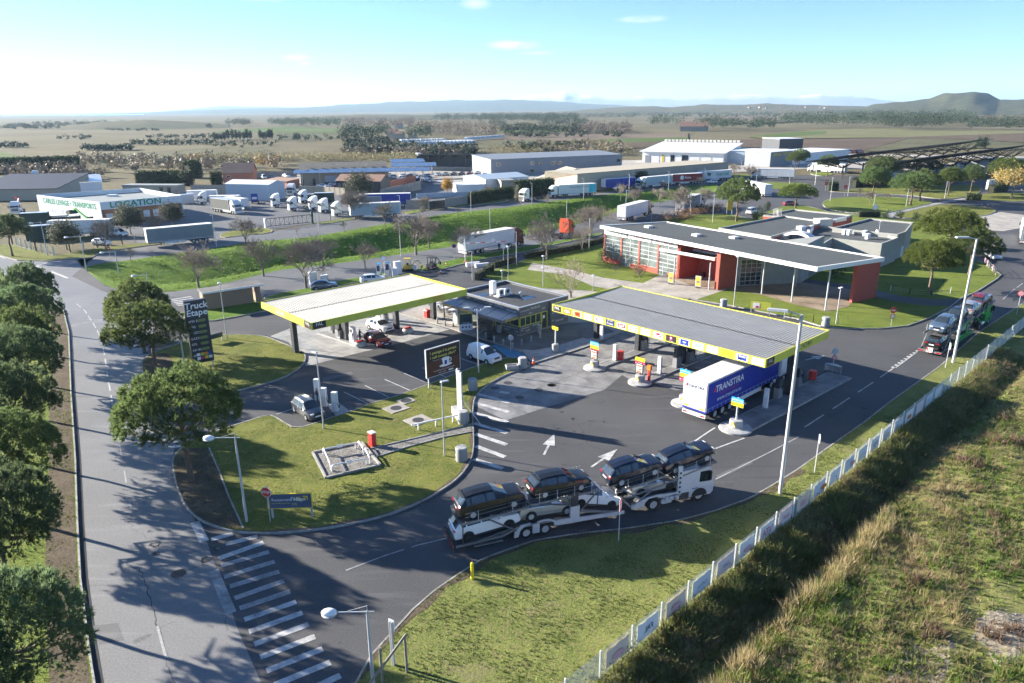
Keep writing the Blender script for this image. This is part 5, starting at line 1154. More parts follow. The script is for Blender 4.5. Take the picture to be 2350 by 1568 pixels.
LG=[('fal_black','FAL','sign_white'),('orange','C2A','sign_white'),('sign_white','m','orange'),('sign_white','ANDAMUR','pink_faint'),('sign_white','iDS','crimson'),('navy','Prime','sign_white'),('sign_white','dyneff','red'),('sign_white','DKV','orange'),('sign_white','E100','mint'),('sign_white','UTA','crimson'),('fal_black','eurowag','crimson'),('sign_white','~','blue'),('sign_white','EDC','turq'),('sign_white','MORGAN','navy'),('yellow','OKTROCARD','orange'),('sign_white','Global','blue'),('sign_white','GO','mint')]
yf=-W2/2-.05
for i,(bgm,s,fg) in enumerate(LG):
 x=-L2/2+.85+i*L2/17.0;w=.62
 p=MB();p.b(x-w,x+w,yf-.015,yf-.002,5.05,5.70);q=p.build('logo_panel',bgm,c2)
 pos=(x,yf-.022,5.37);bx=lambda mt,x0,x1,z0,z1: bx_('logo_block',mt,c2,x+x0,x+x1,yf-.024,yf-.016,5.37+z0,5.37+z1)
 if s=='FAL': fal(c2,pos,(0,-1,0),.5)
 elif s=='C2A': text(c2,'C2A',.48,fg,pos,(0,-1,0),bold=.012)
 elif s=='m':
  m=MB();pts=[(-.4,.1),(-.25,.22),(-.2,-.15),(-.02,.2),(.02,-.15),(.2,.2),(.22,-.2),(.45,-.24)]
  for j in range(len(pts)-1): m.tube((x+pts[j][0],yf-.02,5.37+pts[j][1]),(x+pts[j+1][0],yf-.02,5.37+pts[j+1][1]),.04,n=5)
  bx_('logo_block','orange',c2,x-.5,x+.5,yf-.019,yf-.014,5.08,5.67);m.build('logo_mark','red',c2)
 elif s=='dyneff': bx('red',-.5,.5,-.2,.2);text(c2,s,.3,'sign_white',(x,yf-.03,5.37),(0,-1,0),bold=.01)
 elif s=='DKV': bx('orange',-.45,.45,-.24,.24);MB().lathe([(.3,0),(.3,.004)],16,T=MT_((x,yf-.03,5.37))@Matrix.Diagonal((1.2,1,.6,1))@MR_(R_(90),4,'X')).build('logo_mark','sign_white',c2);text(c2,s,.2,'black',(x,yf-.04,5.37),(0,-1,0),bold=.01)
 elif s=='UTA':
  text(c2,s,.42,fg,(x,yf-.022,5.3),(0,-1,0),bold=.02);m=MB();m.add([(x-.34,yf-.02,5.46),(x+.34,yf-.02,5.46),(x+.2,yf-.02,5.58),(x,yf-.02,5.67),(x-.2,yf-.02,5.58)],[(0,1,2,3,4)]);m.build('logo_mark',fg,c2)
 elif s=='eurowag': MB().lathe([(.2,0),(.2,.004)],16,T=MT_((x,yf-.02,5.42))@MR_(R_(90),4,'X')).build('logo_mark','crimson',c2);text(c2,'T',.3,'sign_white',(x,yf-.03,5.42),(0,-1,0),bold=.02);text(c2,s,.15,'sign_white',(x,yf-.022,5.13),(0,-1,0))
 elif s=='~':
  bx('blue',-.48,.48,-.28,.28);text(c2,'~',.6,'sign_white',(x,yf-.03,5.42),(0,-1,0),bold=.02);text(c2,'eni',.18,'sign_white',(x,yf-.03,5.2),(0,-1,0))
 elif s=='Prime': text(c2,s,.38,fg,(x,yf-.022,5.27),(0,-1,0));text(c2,'BP BUSINESS',.13,fg,(x,yf-.022,5.58),(0,-1,0))
 elif s=='Global': bx('blue',-.45,.45,-.27,.27);text(c2,s,.26,'sign_white',(x,yf-.03,5.47),(0,-1,0),bold=.008);bx('cyan',-.4,.1,-.25,-.08)
 elif s=='E100': text(c2,s,.34,fg,pos,(0,-1,0),bold=.012)
 elif s=='iDS': text(c2,'iD',.46,fg,(x-.2,yf-.022,5.37),(0,-1,0),bold=.015);text(c2,'S',.34,fg,(x+.22,yf-.022,5.42),(0,-1,0),shear=.3)
 elif s=='EDC': text(c2,s,.46,fg,pos,(0,-1,0),bold=.018)
 elif s=='GO': text(c2,s,.5,fg,pos,(0,-1,0),bold=.01)
 else: text(c2,s,.22 if len(s)<8 else .19,fg,pos,(0,-1,0))
bx_('black_panel','fal_black',c2,L2/2+.046,L2/2+.058,-W2/2+.15,-W2/2+1.5,5.0,5.78);fal(c2,(L2/2+.064,-W2/2+.82,5.36),(1,0,0),.5)
text(c2,'24/24H',.75,'fal_black',(L2/2+.055,1.4,5.38),(1,0,0),bold=.01)
# ---- pumps
mat('pump_steel',(.33,.34,.35),.4,.5,var=.1);mat('pump_white',(.68,.69,.70),.4,var=.05);mat('screen',(.10,.11,.12),.2,var=.1);mat('fire_red',(.60,.05,.04),.4,var=.06);mat('cone_orange',(.70,.09,.02),.5,var=.08)
def pump(label,loc,rz,mt='pump_steel',h=2.0,w=.55,l=.95,group='fuel pumps'):
 t=thing('fuel_pump',label,'fuel pump',loc,rz,group);bx_('base_cabinet',mt,t,-l/2,l/2,-w/2,w/2,0,h*.52)
 bx_('head','steel_dark' if mt=='pump_steel' else mt,t,-l/2+.06,l/2-.06,-w/2+.05,w/2-.05,h*.52,h,0,tp=(.98,.9))
 for sg in (1,-1):
  bx_('display','screen',t,-l*.3,l*.15,sg*(w/2-.045)-.012,sg*(w/2-.045)+.012,h*.66,h*.86)
  b=MB();
  for x in (.22,.36): b.b(x*l-.03,x*l+.03,sg*(w/2-.03)-.05,sg*(w/2-.03)+.05,h*.42,h*.62)
  b.build('nozzle','black',t)
  b=MB();pts=[(l*.42,sg*(w/2+.03),h*.75),(l*.5,sg*(w/2+.1),h*.4),(l*.42,sg*(w/2+.13),h*.14),(l*.3,sg*(w/2+.08),h*.25),(l*.3,sg*(w/2+.02),h*.5)];b.path(pts,.022,5);b.build('hose','rubber',t)
 return t
def kerbisle(name,label,a,b,w,mt='cast_grey'):
 t=thing(name,label,'pump island',a,heading(a,b));L=(b-a).length;bx_('kerb',mt,t,0,L,-w/2,w/2,0,.16,0);bx_('top','concrete_truck',t,.1,L-.1,-w/2+.12,w/2-.12,.16,.168);return t
def isle_end(label,p,rz,plates,poster=True,post_h=3.2,r=.85):
 t=thing('price_post',label,'sign post',p,rz);m=MB();m.lathe([(r*1.5,0),(r*1.5,.16),(r*1.2,.22),(r,.22),(r*.62,.28),(r*.58,.95),(.2,.98)],18);m.build('round_base','cast_grey',t,smooth=35)
 a=MB();a.add([(-r*.62,-.3,.42),(-r*.62,-.2,.42),(-r*.62,.03,.8),(-r*.62,-.03,.86)],[(0,1,2,3)]);a.add([(-r*.62,.3,.42),(-r*.62,.2,.42),(-r*.62,-.03,.8),(-r*.62,.03,.86)],[(3,2,1,0)]);a.build('chevron','yellow',t)
 m=MB();m.tube((0,0,.95),(0,0,post_h),.09,n=10);m.build('post','steel_dark' if poster else 'galv',t)
 z=post_h
 for mt_,tx,fg in plates:
  z-=.42;bx_('price_plate',mt_,t,-.14,-.1,-.62,.62,z,z+.40);text(t,tx,.24,fg,(-.145,0,z+.2),(-1,0,0))
  for sg in (1,-1):
   q=MB();q.add([(-.146,sg*.40,z+.1),(-.146,sg*.55,z+.1),(-.146,sg*.55,z+.25)],[(0,1,2) if sg<0 else (2,1,0)]);q.build('arrow',fg,t)
 if poster:
  m=MB();m.b(-.2,-.1,-.46,.46,1.15,2.25,0);pf=m.build('poster_frame','black',t);bx_('poster','paper',t,-.208,-.2,-.38,.38,1.23,2.17)
  for i,(zz,mt_) in enumerate(((1.98,'paper_red'),(1.62,'paper_brown'),(1.35,'paper_red'))):
   bx_('printed_panel',mt_,t,-.213,-.208,-.3,.3-.2*(i%2),zz-.09,zz+.09)
 return t
mat('paper',(.66,.62,.56),.5,var=.15,scale=5);mat('paper_red',(.45,.14,.10),.5,var=.3,scale=9);mat('paper_brown',(.25,.17,.12),.5,var=.4,scale=9)
EA=[('cyan','ADBLUE','sign_white'),('yellow','GAZOLE','fal_black'),('crimson','GNR','sign_white')]
p1=g('c6',330,1100);p2=g('c6',625,1195);p4=g('c6',1250,1495);p3=uv(p2,0,0).lerp(p4,.5)
i1=kerbisle('pump_island','long concrete pump island nearest the shop',p1+U*.6,p1+U*17,1.3);i2=kerbisle('pump_island','second concrete pump island left of the blue lorry',p2+U*.6,p2+U*18,1.3);i3=kerbisle('pump_island','third concrete pump island mostly hidden by the blue lorry',p3+U*.6,p3+U*17,1.2)
isle_end('price post with blue, yellow and red plates nearest the shop',p1,SA,EA);isle_end('price post with yellow and red plates left of the lorry',p2,SA,EA[1:],post_h=2.9);isle_end('price post whose plates show above the blue lorry',p3,SA,EA,poster=False,post_h=3.7);isle_end('price post with blue and yellow plates in front of the lorry',p4,SA,EA[:2],poster=False,post_h=3.1,r=1.0)
b4=g('c6',1930,1150);h4=heading(p4,b4);n4=V3((-sin_(h4),cos_(h4),0));
i4=kerbisle('pump_island','widest concrete pump island beside the fence road',p4+(b4-p4).normalized()*.8,b4,2.6,'kerb_mat')
for lb,p,u_ in (('dark fuel pump on the first island',p1,9.0),('second dark fuel pump on the first island',p1,13.5),('fuel pump at the pillar of the second island',p2,6.8),('tall fuel pump further along the second island',p2,9.4),('far fuel pump of the second island',p2,13.5),('fuel pump behind the lorry on the third island',p3,8.0),('far fuel pump on the third island',p3,12.0)): pump(lb,p+U*u_+V3((0,0,.165)),SA+rnd.uniform(-.03,.03),h=2.3,l=1.1)
pump('dark fuel pump beside the right pillar of the long canopy',g('c6',1525,1290,.16),SA,h=2.1,l=.9);pump('fuel pump behind the right pillar of the long canopy',g('c6',1655,1215,.16),SA,h=2.1,l=.9)
def column(label,loc,h,w=.42,d=.3,mt='pump_white',rz=SA,name='service_post',cat='post',group=None,logo=False):
 t=thing(name,label,cat,loc,rz,group);bx_('casing',mt,t,-d/2,d/2,-w/2,w/2,0,h,0,tp=(.96,.96));bx_('plinth','cast_grey',t,-d/2-.05,d/2+.05,-w/2-.05,w/2+.05,-.03,.05)
 bx_('face_panel','screen' if logo else 'sign_white',t,-d/2-.006,-d/2+.01,-w*.3,w*.3,h*.55,h*.85);return t
column('white post on the first lorry pump island',g('c6',462,1045,.16),1.9);column('white post on the second lorry pump island',g('c6',753,1130,.16),1.95);column('white post on the wide island beside the lorry',g('c6',1443,1355,.16),2.0);column('white post by the first pillar of the long canopy',g('z4',485,425,.1),1.8);
for lb,k,x,y in (('red bin on the first lorry pump island','c6',497,1040),('red waste drum at the end of the wide island','c6',1750,1170)):
 t=thing('red_drum',lb,'bin',g(k,x,y,.165));m=MB();m.lathe([(.38,0),(.40,.1),(.40,.95),(.36,1.0),(.05,1.02)],16);m.build('drum','fire_red',t,smooth=35);m=MB();m.lathe([(.41,.7),(.41,.78)],16);m.build('band','red',t)
t=thing('hydrant_post','red fire extinguisher post on the second lorry island','extinguisher post',p2+U*.9+V*-.5+V3((0,0,.16)),SA);bx_('post','fire_red',t,-.12,.12,-.12,.12,0,1.5);bx_('cabinet','orange',t,-.16,.16,-.22,.22,1.2,1.75)
t=thing('island_guard','curved grey steel guard at the far end of the wide island','barrier',g('c6',1880,1125,.16),h4);m=MB()
ar=[(.5*cos_(a)*1.2,.95*sin_(a)) for a in np.linspace(-1.4,1.4,11)];m.prism(ar+[(x-.06,y*.95) for x,y in ar[::-1]],0,.75);m.build('guard_plate','galv',t);m=MB();m.prism(ar,.75,.8);m.build('cap','galv',t)
# ---- car pumps under the short canopy
ca=g('c5',482,565);cb_=g('c5',790,668);kerbisle('pump_island','raised concrete island with pumps under the short canopy',ca,cb_,1.3);cc=g('c5',985,505);cd_=g('c5',1120,572);kerbisle('pump_island','short concrete island behind the white hatchback',cc,cd_,1.3)
for lb,k,x,y,mt in (('grey fuel pump at the left end of the short canopy island','c5',560,560,'pump_steel'),('fuel pump between the pillars of the short canopy','c5',612,600,'pump_steel'),('white and grey fuel pump beside the red hatchback','c5',715,635,'pump_white'),('fuel pump behind the white hatchback','c5',945,480,'pump_steel'),('fuel pump near the shop side of the short canopy','c5',905,455,'pump_white')): pump(lb,g(k,x,y,.165),heading(ca,cb_),mt,h=2.05)
for lb,k,x,y in (('round concrete stop with red top beside the red hatchback','c5',765,655),('round concrete stop with red top at the shop end of the car pumps','c5',1115,555),):
 t=thing('island_stop',lb,'bollard',g(k,x,y,.16),SA);m=MB();m.lathe([(.75,0),(.75,.25),(.6,.42),(.1,.45)],16);m.build('base','cast_grey',t,smooth=35);bx_('red_hose_box','fire_red',t,-.5,.5,-.14,.14,.44,.62)
def red_bin(lb,k,x,y,z=.11):
 t=thing('waste_bin',lb,'bin',g(k,x,y,z),SA);bx_('body','fire_red',t,-.3,.3,-.3,.3,0,1.0,0,tp=(1.1,1.1));bx_('lid','fire_red',t,-.36,.36,-.36,.36,1.0,1.1,0,tp=(.8,.8))
red_bin('red wheeled bin beside the shop terrace','c5',1258,450)
def hbin(lb,k,x,y,z=.12,r=.42,h=1.15):
 t=thing('concrete_bin',lb,'bin',g(k,x,y,z));m=MB();m.lathe([(r,0),(r,h*.92),(r*.95,h),(r*.7,h)],18);m.build('drum','bin_grey',t,smooth=35);m=MB();m.lathe([(r*.98,h),(r*.9,h+.06),(.05,h+.08)],18);m.build('lid','cast_grey',t,smooth=35);bx_('opening','black',t,-r-.015,-r+.03,-.1,.1,h*.55,h*.8)
mat('bin_grey',(.30,.32,.33),.55,.1,var=.1,dirt=.2)
for lb,k,x,y in (('grey drum bin on the kerb beside the zebra stripes','c7',2110,700),('grey drum bin at the stack of steel rails','c7',2120,440),('grey drum bin on the lawn above the steel rails','c7',2187,207),('grey drum bin by the concrete trough near the shop','c5',1957,820),('grey drum bin beside the lawn kerb right of the long canopy','r1',385,1175),('grey drum bin behind the long canopy','c6',1170,700)): hbin(lb,k,x,y,r=.5)
hbin('slim grey bin at the shop\'s near corner','z3',985,885,.12,.28,.95);hbin('slim grey bin by the yellow shop door','z3',1575,890,.12,.28,1.0)
def bollard(lb,k,x,y,h=.75,r=.11):
 t=thing('bollard',lb,'bollard',g(k,x,y,.12),0,'grey bollards round the shop');m=MB();m.lathe([(r*1.3,0),(r*1.3,.06),(r,.08),(r,h-.05),(r*.7,h),(.01,h)],10);m.build('shaft','bin_grey',t,smooth=40);m=MB();m.lathe([(r+.004,h*.72),(r+.004,h*.82)],10);m.build('ring','galv',t)
for i,(x,y) in enumerate(((82,755),(192,790),(310,795),(182,655),(788,965),(912,1022),(1048,1075),(1180,1120),(1318,1068),(1458,1020),(1590,970))): bollard(['leftmost bollard before the shop terrace','second bollard before the shop terrace','third bollard before the shop terrace','bollard among the terrace tables','bollard left of the swing sign','first bollard right of the swing sign','bollard beside the disc sign post','bollard right of the disc sign post','fourth bollard from the shop door','third bollard from the shop door','bollard nearest the yellow shop door'][i],'z3',x,y)
# ---- shop
mat('shop_panel',(.155,.165,.18),.45,.1,var=.06,scale=.8);mat('shop_roof',(.06,.06,.063),.7,var=.25,scale=.5);mat('awning',(.30,.36,.43),.4,.3,var=.06);mat('wood',(.20,.12,.065),.6,var=.2,scale=4)
def shop():
 o=V3((1.0,88.2,.11));t=thing('shop','low grey-panelled shop with white script words and lean-to awning','shop',o,SA);Lx,Ly,H=9.1,12.6,3.55
 def wall(a,b,axis,fixed,z0,z1,nrm,n):
  for i in range(n):
   u0=a+(b-a)*i/n+.006;u1=a+(b-a)*(i+1)/n-.006;m=MB()
   if axis=='x': m.b(u0,u1,fixed-.04,fixed+.04,z0,z1)
   else: m.b(fixed-.04,fixed+.04,u0,u1,z0,z1)
   m.build('wall_panel','shop_panel',t)
 core=MB();core.b(.05,Lx-.05,.05,Ly-.05,0,H-.35);core.build('wall','shop_panel',t);bx_('roof','shop_roof',t,.25,Lx-.25,.25,Ly-.25,H-.34,H-.28)
 wall(0,3.9,'x',0,0,1.0,1,3);wall(0,5.6,'x',0,2.25,H,1,3);wall(5.6,Lx,'x',0,0,1.2,1,2);wall(5.6,Lx,'x',0,1.2,2.35,1,2);wall(5.6,Lx,'x',0,2.35,H,1,2)
 wall(.05,3.4,'y',0,0,1.0,1,2);wall(.05,Ly,'y',0,2.45,H,1,8);wall(5.2,8.5,'y',0,0,2.45,1,2);wall(.05,Ly,'y',Lx,0,H,1,6);
 bx_('back_wall','shop_panel',t,0,Lx,Ly-.04,Ly+.04,0,H)
 m=MB()
 for x0,x1,y0,y1 in ((-.06,Lx+.06,-.06,.22),(-.06,Lx+.06,Ly-.22,Ly+.06),(-.06,.22,.22,Ly-.22),(Lx-.22,Lx+.06,.22,Ly-.22)): m.b(x0,x1,y0,y1,H,H+.06)
 m.build('parapet','alu',t)
 def win(x0,x1,z0,z1,axis,n,name='window'):
  fr=MB();
  ed=[x0+(x1-x0)*i/n for i in range(n+1)]
  for e in ed:
   if axis=='x': fr.b(e-.05,e+.05,-.06,.06,z0,z1)
   else: fr.b(-.06,.06,e-.05,e+.05,z0,z1)
  for z in (z0,z1):
   if axis=='x': fr.b(x0,x1,-.055,.055,z-.05,z+.05)
   else: fr.b(-.055,.055,x0,x1,z-.05,z+.05)
  f=fr.build(name,'lime',t)
  for i in range(n):
   p=MB();
   if axis=='x': p.b(ed[i]+.05,ed[i+1]-.05,-.012,.012,z0+.05,z1-.05)
   else: p.b(-.012,.012,ed[i]+.05,ed[i+1]-.05,z0+.05,z1-.05)
   p.build('pane','glass_shop',f)
 win(.06,3.85,1.02,2.2,'x',4);win(.1,3.4,1.02,2.3,'y',2);
 d=MB();
 for x in (4.0,5.0): d.b(x-.05,x+.05,-.06,.06,0,2.2)
 d.b(4,5,-.06,.06,2.15,2.25);d.b(4.05,4.95,-.04,.04,.0,1.0,1);dd=d.build('door',['lime','steel_dark'],t);bx_('pane','glass_shop',dd,4.06,4.94,-.01,.01,1.02,2.14);bx_('notice','sign_white',dd,4.2,4.6,-.025,-.012,1.3,1.75);MB().tube((4.12,-.09,.9),(4.12,-.09,1.3),.02,n=6).build('handle','alu',dd)
 bx_('pilaster','shop_panel',t,5.35,5.65,-.35,.05,0,H-.2)
 m=MB()
 for y in (8.6,9.9,11.2,12.5): m.b(-.05,.05,y-.05,y+.05,0,2.45)
 w=m.build('window','steel_dark',t)
 for y in (8.65,9.95,11.25): bx_('pane','glass_shop',w,-.01,.01,y,y+1.2,.05,2.4)
 m=MB()
 for y in (3.5,4.6,5.15): m.b(-.05,.05,y-.05,y+.05,0,2.45)
 w=m.build('door','lime',t);bx_('pane','glass_shop',w,-.01,.01,3.55,4.55,.05,2.3)
 V_=[];n=40
 aw=MB();y0,y1=.0,12.4
 for i in range(n*2+1):
  y=y0+(y1-y0)*i/(n*2);dz=.03 if i%2 else 0;V_.append((-.02,y,2.62+dz));V_.append((-2.9,y,2.42+dz))
 aw.v=V_;aw.f=[(2*i,2*i+1,2*i+3,2*i+2) for i in range(n*2)];aw.m=[0]*len(aw.f);a=aw.build('awning','awning',t);m=MB();m.b(-2.95,-2.88,y0,y1,2.12,2.48);m.b(-2.9,-.02,y0-.04,y0+.02,2.15,2.5);m.build('awning_rim','shop_panel',a)
 m=MB()
 for y in (.6,3.4,6.4,9.4,12.0): m.tube((-.02,y,3.3),(-2.8,y,2.5),.025,n=5)
 m.build('stay_rod','steel_dark',a);m=MB()
 for y in (4.6,9.0,12.2): m.b(-2.9,-2.8,y-.05,y+.05,0,2.4)
 m.build('awning_post','steel_dark',a)
 text(t,'BOUTIQUE',.42,'yellow',(-1.4,y0-.05,2.32),(0,-1,0),bold=.008);text(t,'BOUTIQUE',.42,'yellow',(-2.96,7.2,2.3),(-1,0,0),bold=.008);text(t,'BRASSERIE',.42,'yellow',(-2.96,11.2,2.3),(-1,0,0))
 S='sign_white'
 for s,x,z,sz in (('accessoires',.9,3.05,.34),('salés',1.9,2.55,.34),('bonbons',2.8,3.15,.5),('sout',4.3,2.75,.36),('accessoires',1.0,.72,.3),('limonade',2.9,.78,.34),('cola',1.4,.3,.45),('des',.35,.5,.25),('catalan',3.3,.35,.25),('café',6.6,2.9,.45),('accessoires',8.2,2.65,.35),('déguisements',6.6,1.75,.38),('chewing gum',8.0,1.5,.45),('salés',6.0,.65,.4),('biscuits',7.4,.5,.52),('cola',8.6,.8,.42)): text(t,s,sz,S,(x,-.048,z),(0,-1,0),shear=.25)
 for s,y,z,sz in (('limonade',1.5,2.9,.5),('bonbons',3.9,3.1,.48),('accessoires',6.2,3.05,.4),('jeux',8.8,3.1,.4),('salés',10.2,3.0,.4),('accessoires',1.1,.7,.3),('cola',.6,.3,.4),('évènements',2.5,.6,.34),('jouets',2.4,.25,.34)): text(t,s,sz,S,(-.048,y,z),(-1,0,0),shear=.25)
 bx_('chimney','box_white',t,3.0,3.7,8.6,9.3,H-.3,H+1.5);ac=MB();ac.b(2.6,3.5,6.8,7.3,H-.1,H+.75);ac.b(3.7,4.6,6.7,7.2,H-.1,H+.7);ac.b(2.2,5.0,6.5,7.6,H-.25,H-.12,1);a2=ac.build('air_conditioner',['box_white','galv'],t)
 for x in (3.05,4.15): MB().lathe([(.28,0),(.28,.02),(.08,.03)],14,T=MT_((x,6.78 if x<3.5 else 6.68,H+.32))@MR_(R_(90),4,'X')).build('fan_grille','steel_dark',a2)
 m=MB();m.lathe([(.18,0),(.18,.4),(.32,.45),(.32,.55),(.05,.75)],12,(5.0,5.0,H-.28));m.build('roof_vent','alu',t,smooth=40)
 m=MB();m.sheet([(3.6,3.4),(4.6,3.0),(6.2,3.3),(6.6,4.2),(5.2,4.6),(4.2,4.4)],H-.272);m.build('puddle','puddle',t);m=MB();m.sheet([(1.0,9.0),(2.4,8.2),(3.0,9.6),(1.8,10.8)],H-.272);m.build('puddle','puddle',t)
 return t
mat('puddle',(.02,.022,.025),.04,var=.1,spec=.8)
shop()
mat('table_white',(.62,.63,.64),.45,var=.05)
def table(lb,p):
 t=thing('terrace_table',lb,'table',p,SA+rnd.uniform(-.2,.2),'tables on the shop terrace');bx_('top','table_white',t,-.6,.6,-.4,.4,.72,.76)
 for x in (-.5,.5):
  for y in (-.3,.3): MB().tube((x,y,0),(x,y,.72),.025,n=5).build('leg','galv',t)
def chair(lb,p,rz):
 t=thing('terrace_chair',lb,'chair',p,rz,'chairs on the shop terrace');bx_('seat','steel_dark',t,-.22,.22,-.22,.22,.43,.47);bx_('backrest','steel_dark',t,-.24,-.2,-.22,.22,.5,.9)
 for x in (-.2,.2):
  for y in (-.2,.2): MB().tube((x,y,0),(x,y,.45),.015,n=5).build('leg','galv',t)
for i,(x,y) in enumerate(((90,560),(200,590),(310,620),(60,520),(180,550))):
 p=g('z3',x,y,.11);table(['white terrace table left of the awning post','white terrace table in the middle of the terrace','white terrace table nearest the coffee machine','white terrace table at the far left of the terrace','white terrace table in the back row'][i],p)
 for s in (-1,1): chair('dark chair pulled up to a white terrace table',p+U*(.9*s)+V*rnd.uniform(-.2,.2),SA+(0 if s<0 else PI_))
t=thing('drinks_machine','white domed drinks stand beside the terrace doorway','vending machine',g('z3',420,740,.11),SA);m=MB();m.lathe([(.95,0),(.95,.9),(.8,1.3),(.45,1.65),(.05,1.75)],18);m.build('dome','sign_white',t,smooth=40);bx_('hatch','screen',t,.35,.99,-.5,.5,.35,1.2)
t=thing('advert_stand','glass advert stand with white panel in front of the terrace','sign',g('z3',500,855,.11),SA-.5);m=MB();m.b(-.9,-.82,-.06,.06,0,2.3);m.b(.82,.9,-.06,.06,0,2.3);m.b(-.9,.9,-.06,.06,2.2,2.3);m.build('frame','lime',t);bx_('lower_panel','sign_white',t,-.9,.9,-.09,.02,0,.85);bx_('pane','glass_shop',t,-.82,.82,-.02,.02,.85,2.2);text(t,'PAPETERIE',.2,'sign_white',(0,-.07,1.0),(0,-1,0));
for x in (-.45,0,.45): MB().lathe([(.13,0),(.13,.01)],12,T=MT_((x,-.1,.45))@MR_(R_(90),4,'X')).build('icon','navy',t)
t=thing('swing_sign','narrow dark swing sign on the pavement before the shop','sign',g('z3',850,985,.11),SA+.9);bx_('panel','fal_black',t,-.03,.03,-.35,.35,.15,1.75);m=MB();m.lathe([(.4,0),(.35,.12),(.05,.15)],12);m.build('foot','rubber',t)
# ---- shelter with brick wall by the service road
def shelter():
 a=g('c4',1605,430);b=g('c4',2050,360);h=heading(a,b);L=(b-a).length;t=thing('bus_shelter','brick-walled shelter with a flat concrete roof by the service road','shelter',a,h)
 bx_('brick_wall','brick_shelter',t,0,L*.86,-.12,.12,0,2.45);m=MB();m.b(L*.9,L,-.1,.3,0,2.6);m.b(0,.25,.2,2.0,0,2.45);m.b(L*.93,L*.98,.2,2.0,0,2.45);m.build('end_wall','brick_shelter',t);bx_('roof','concrete_dark',t,-.1,L+.4,-.6,2.6,2.62,2.85);bx_('roof_edge','sign_white',t,-.14,L+.44,-.66,-.6,2.6,2.9)
shelter()
# restaurant
mat('render_red',(.40,.085,.060),.8,var=.10,scale=1.5);mat('render_grey',(.34,.345,.32),.85,var=.07,scale=1.0,dirt=.15);mat('render_cream',(.60,.57,.50),.85,var=.06,scale=1.0,dirt=.15);mat('felt',(.070,.080,.082),.85,var=.18,scale=.35,bump=.2,bscale=12);mat('fascia_white',(.66,.66,.645),.5,var=.04,scale=.5);mat('window_white',(.74,.74,.73),.5,var=.03);mat('glass_rest',(.14,.17,.17),.05,0,var=.8,scale=.45,spec=1.0)
def wgrid(parent,org,rv,w,h,nx,nz,nrm,frame='window_white',glass='glass_rest',name='window',bar=.05):
 rv=V3(rv).normalized();n=V3(nrm).normalized();o=V3(org);T=Matrix.Identity(4)
 for i in range(3): T[i][0]=rv[i];T[i][1]=n[i];T[i][2]=(0,0,1)[i];T[i][3]=o[i]
 m=MB()
 for i in range(nx+1): x=w*i/nx;m.b(x-bar/2,x+bar/2,-.04,.05,0,h,T=T)
 for j in range(nz+1): z=h*j/nz;m.b(0,w,-.035,.045,z-bar/2,z+bar/2,T=T)
 f=m.build(name,frame,parent)
 for i in range(nx):
  for j in range(nz):
   p=MB();a=rnd.uniform(-.006,.006);p.b(w*i/nx+bar/2,w*(i+1)/nx-bar/2,-.008+a,.008+a,h*j/nz+bar/2,h*(j+1)/nz-bar/2,T=T);p.build('pane',glass,f)
 return f
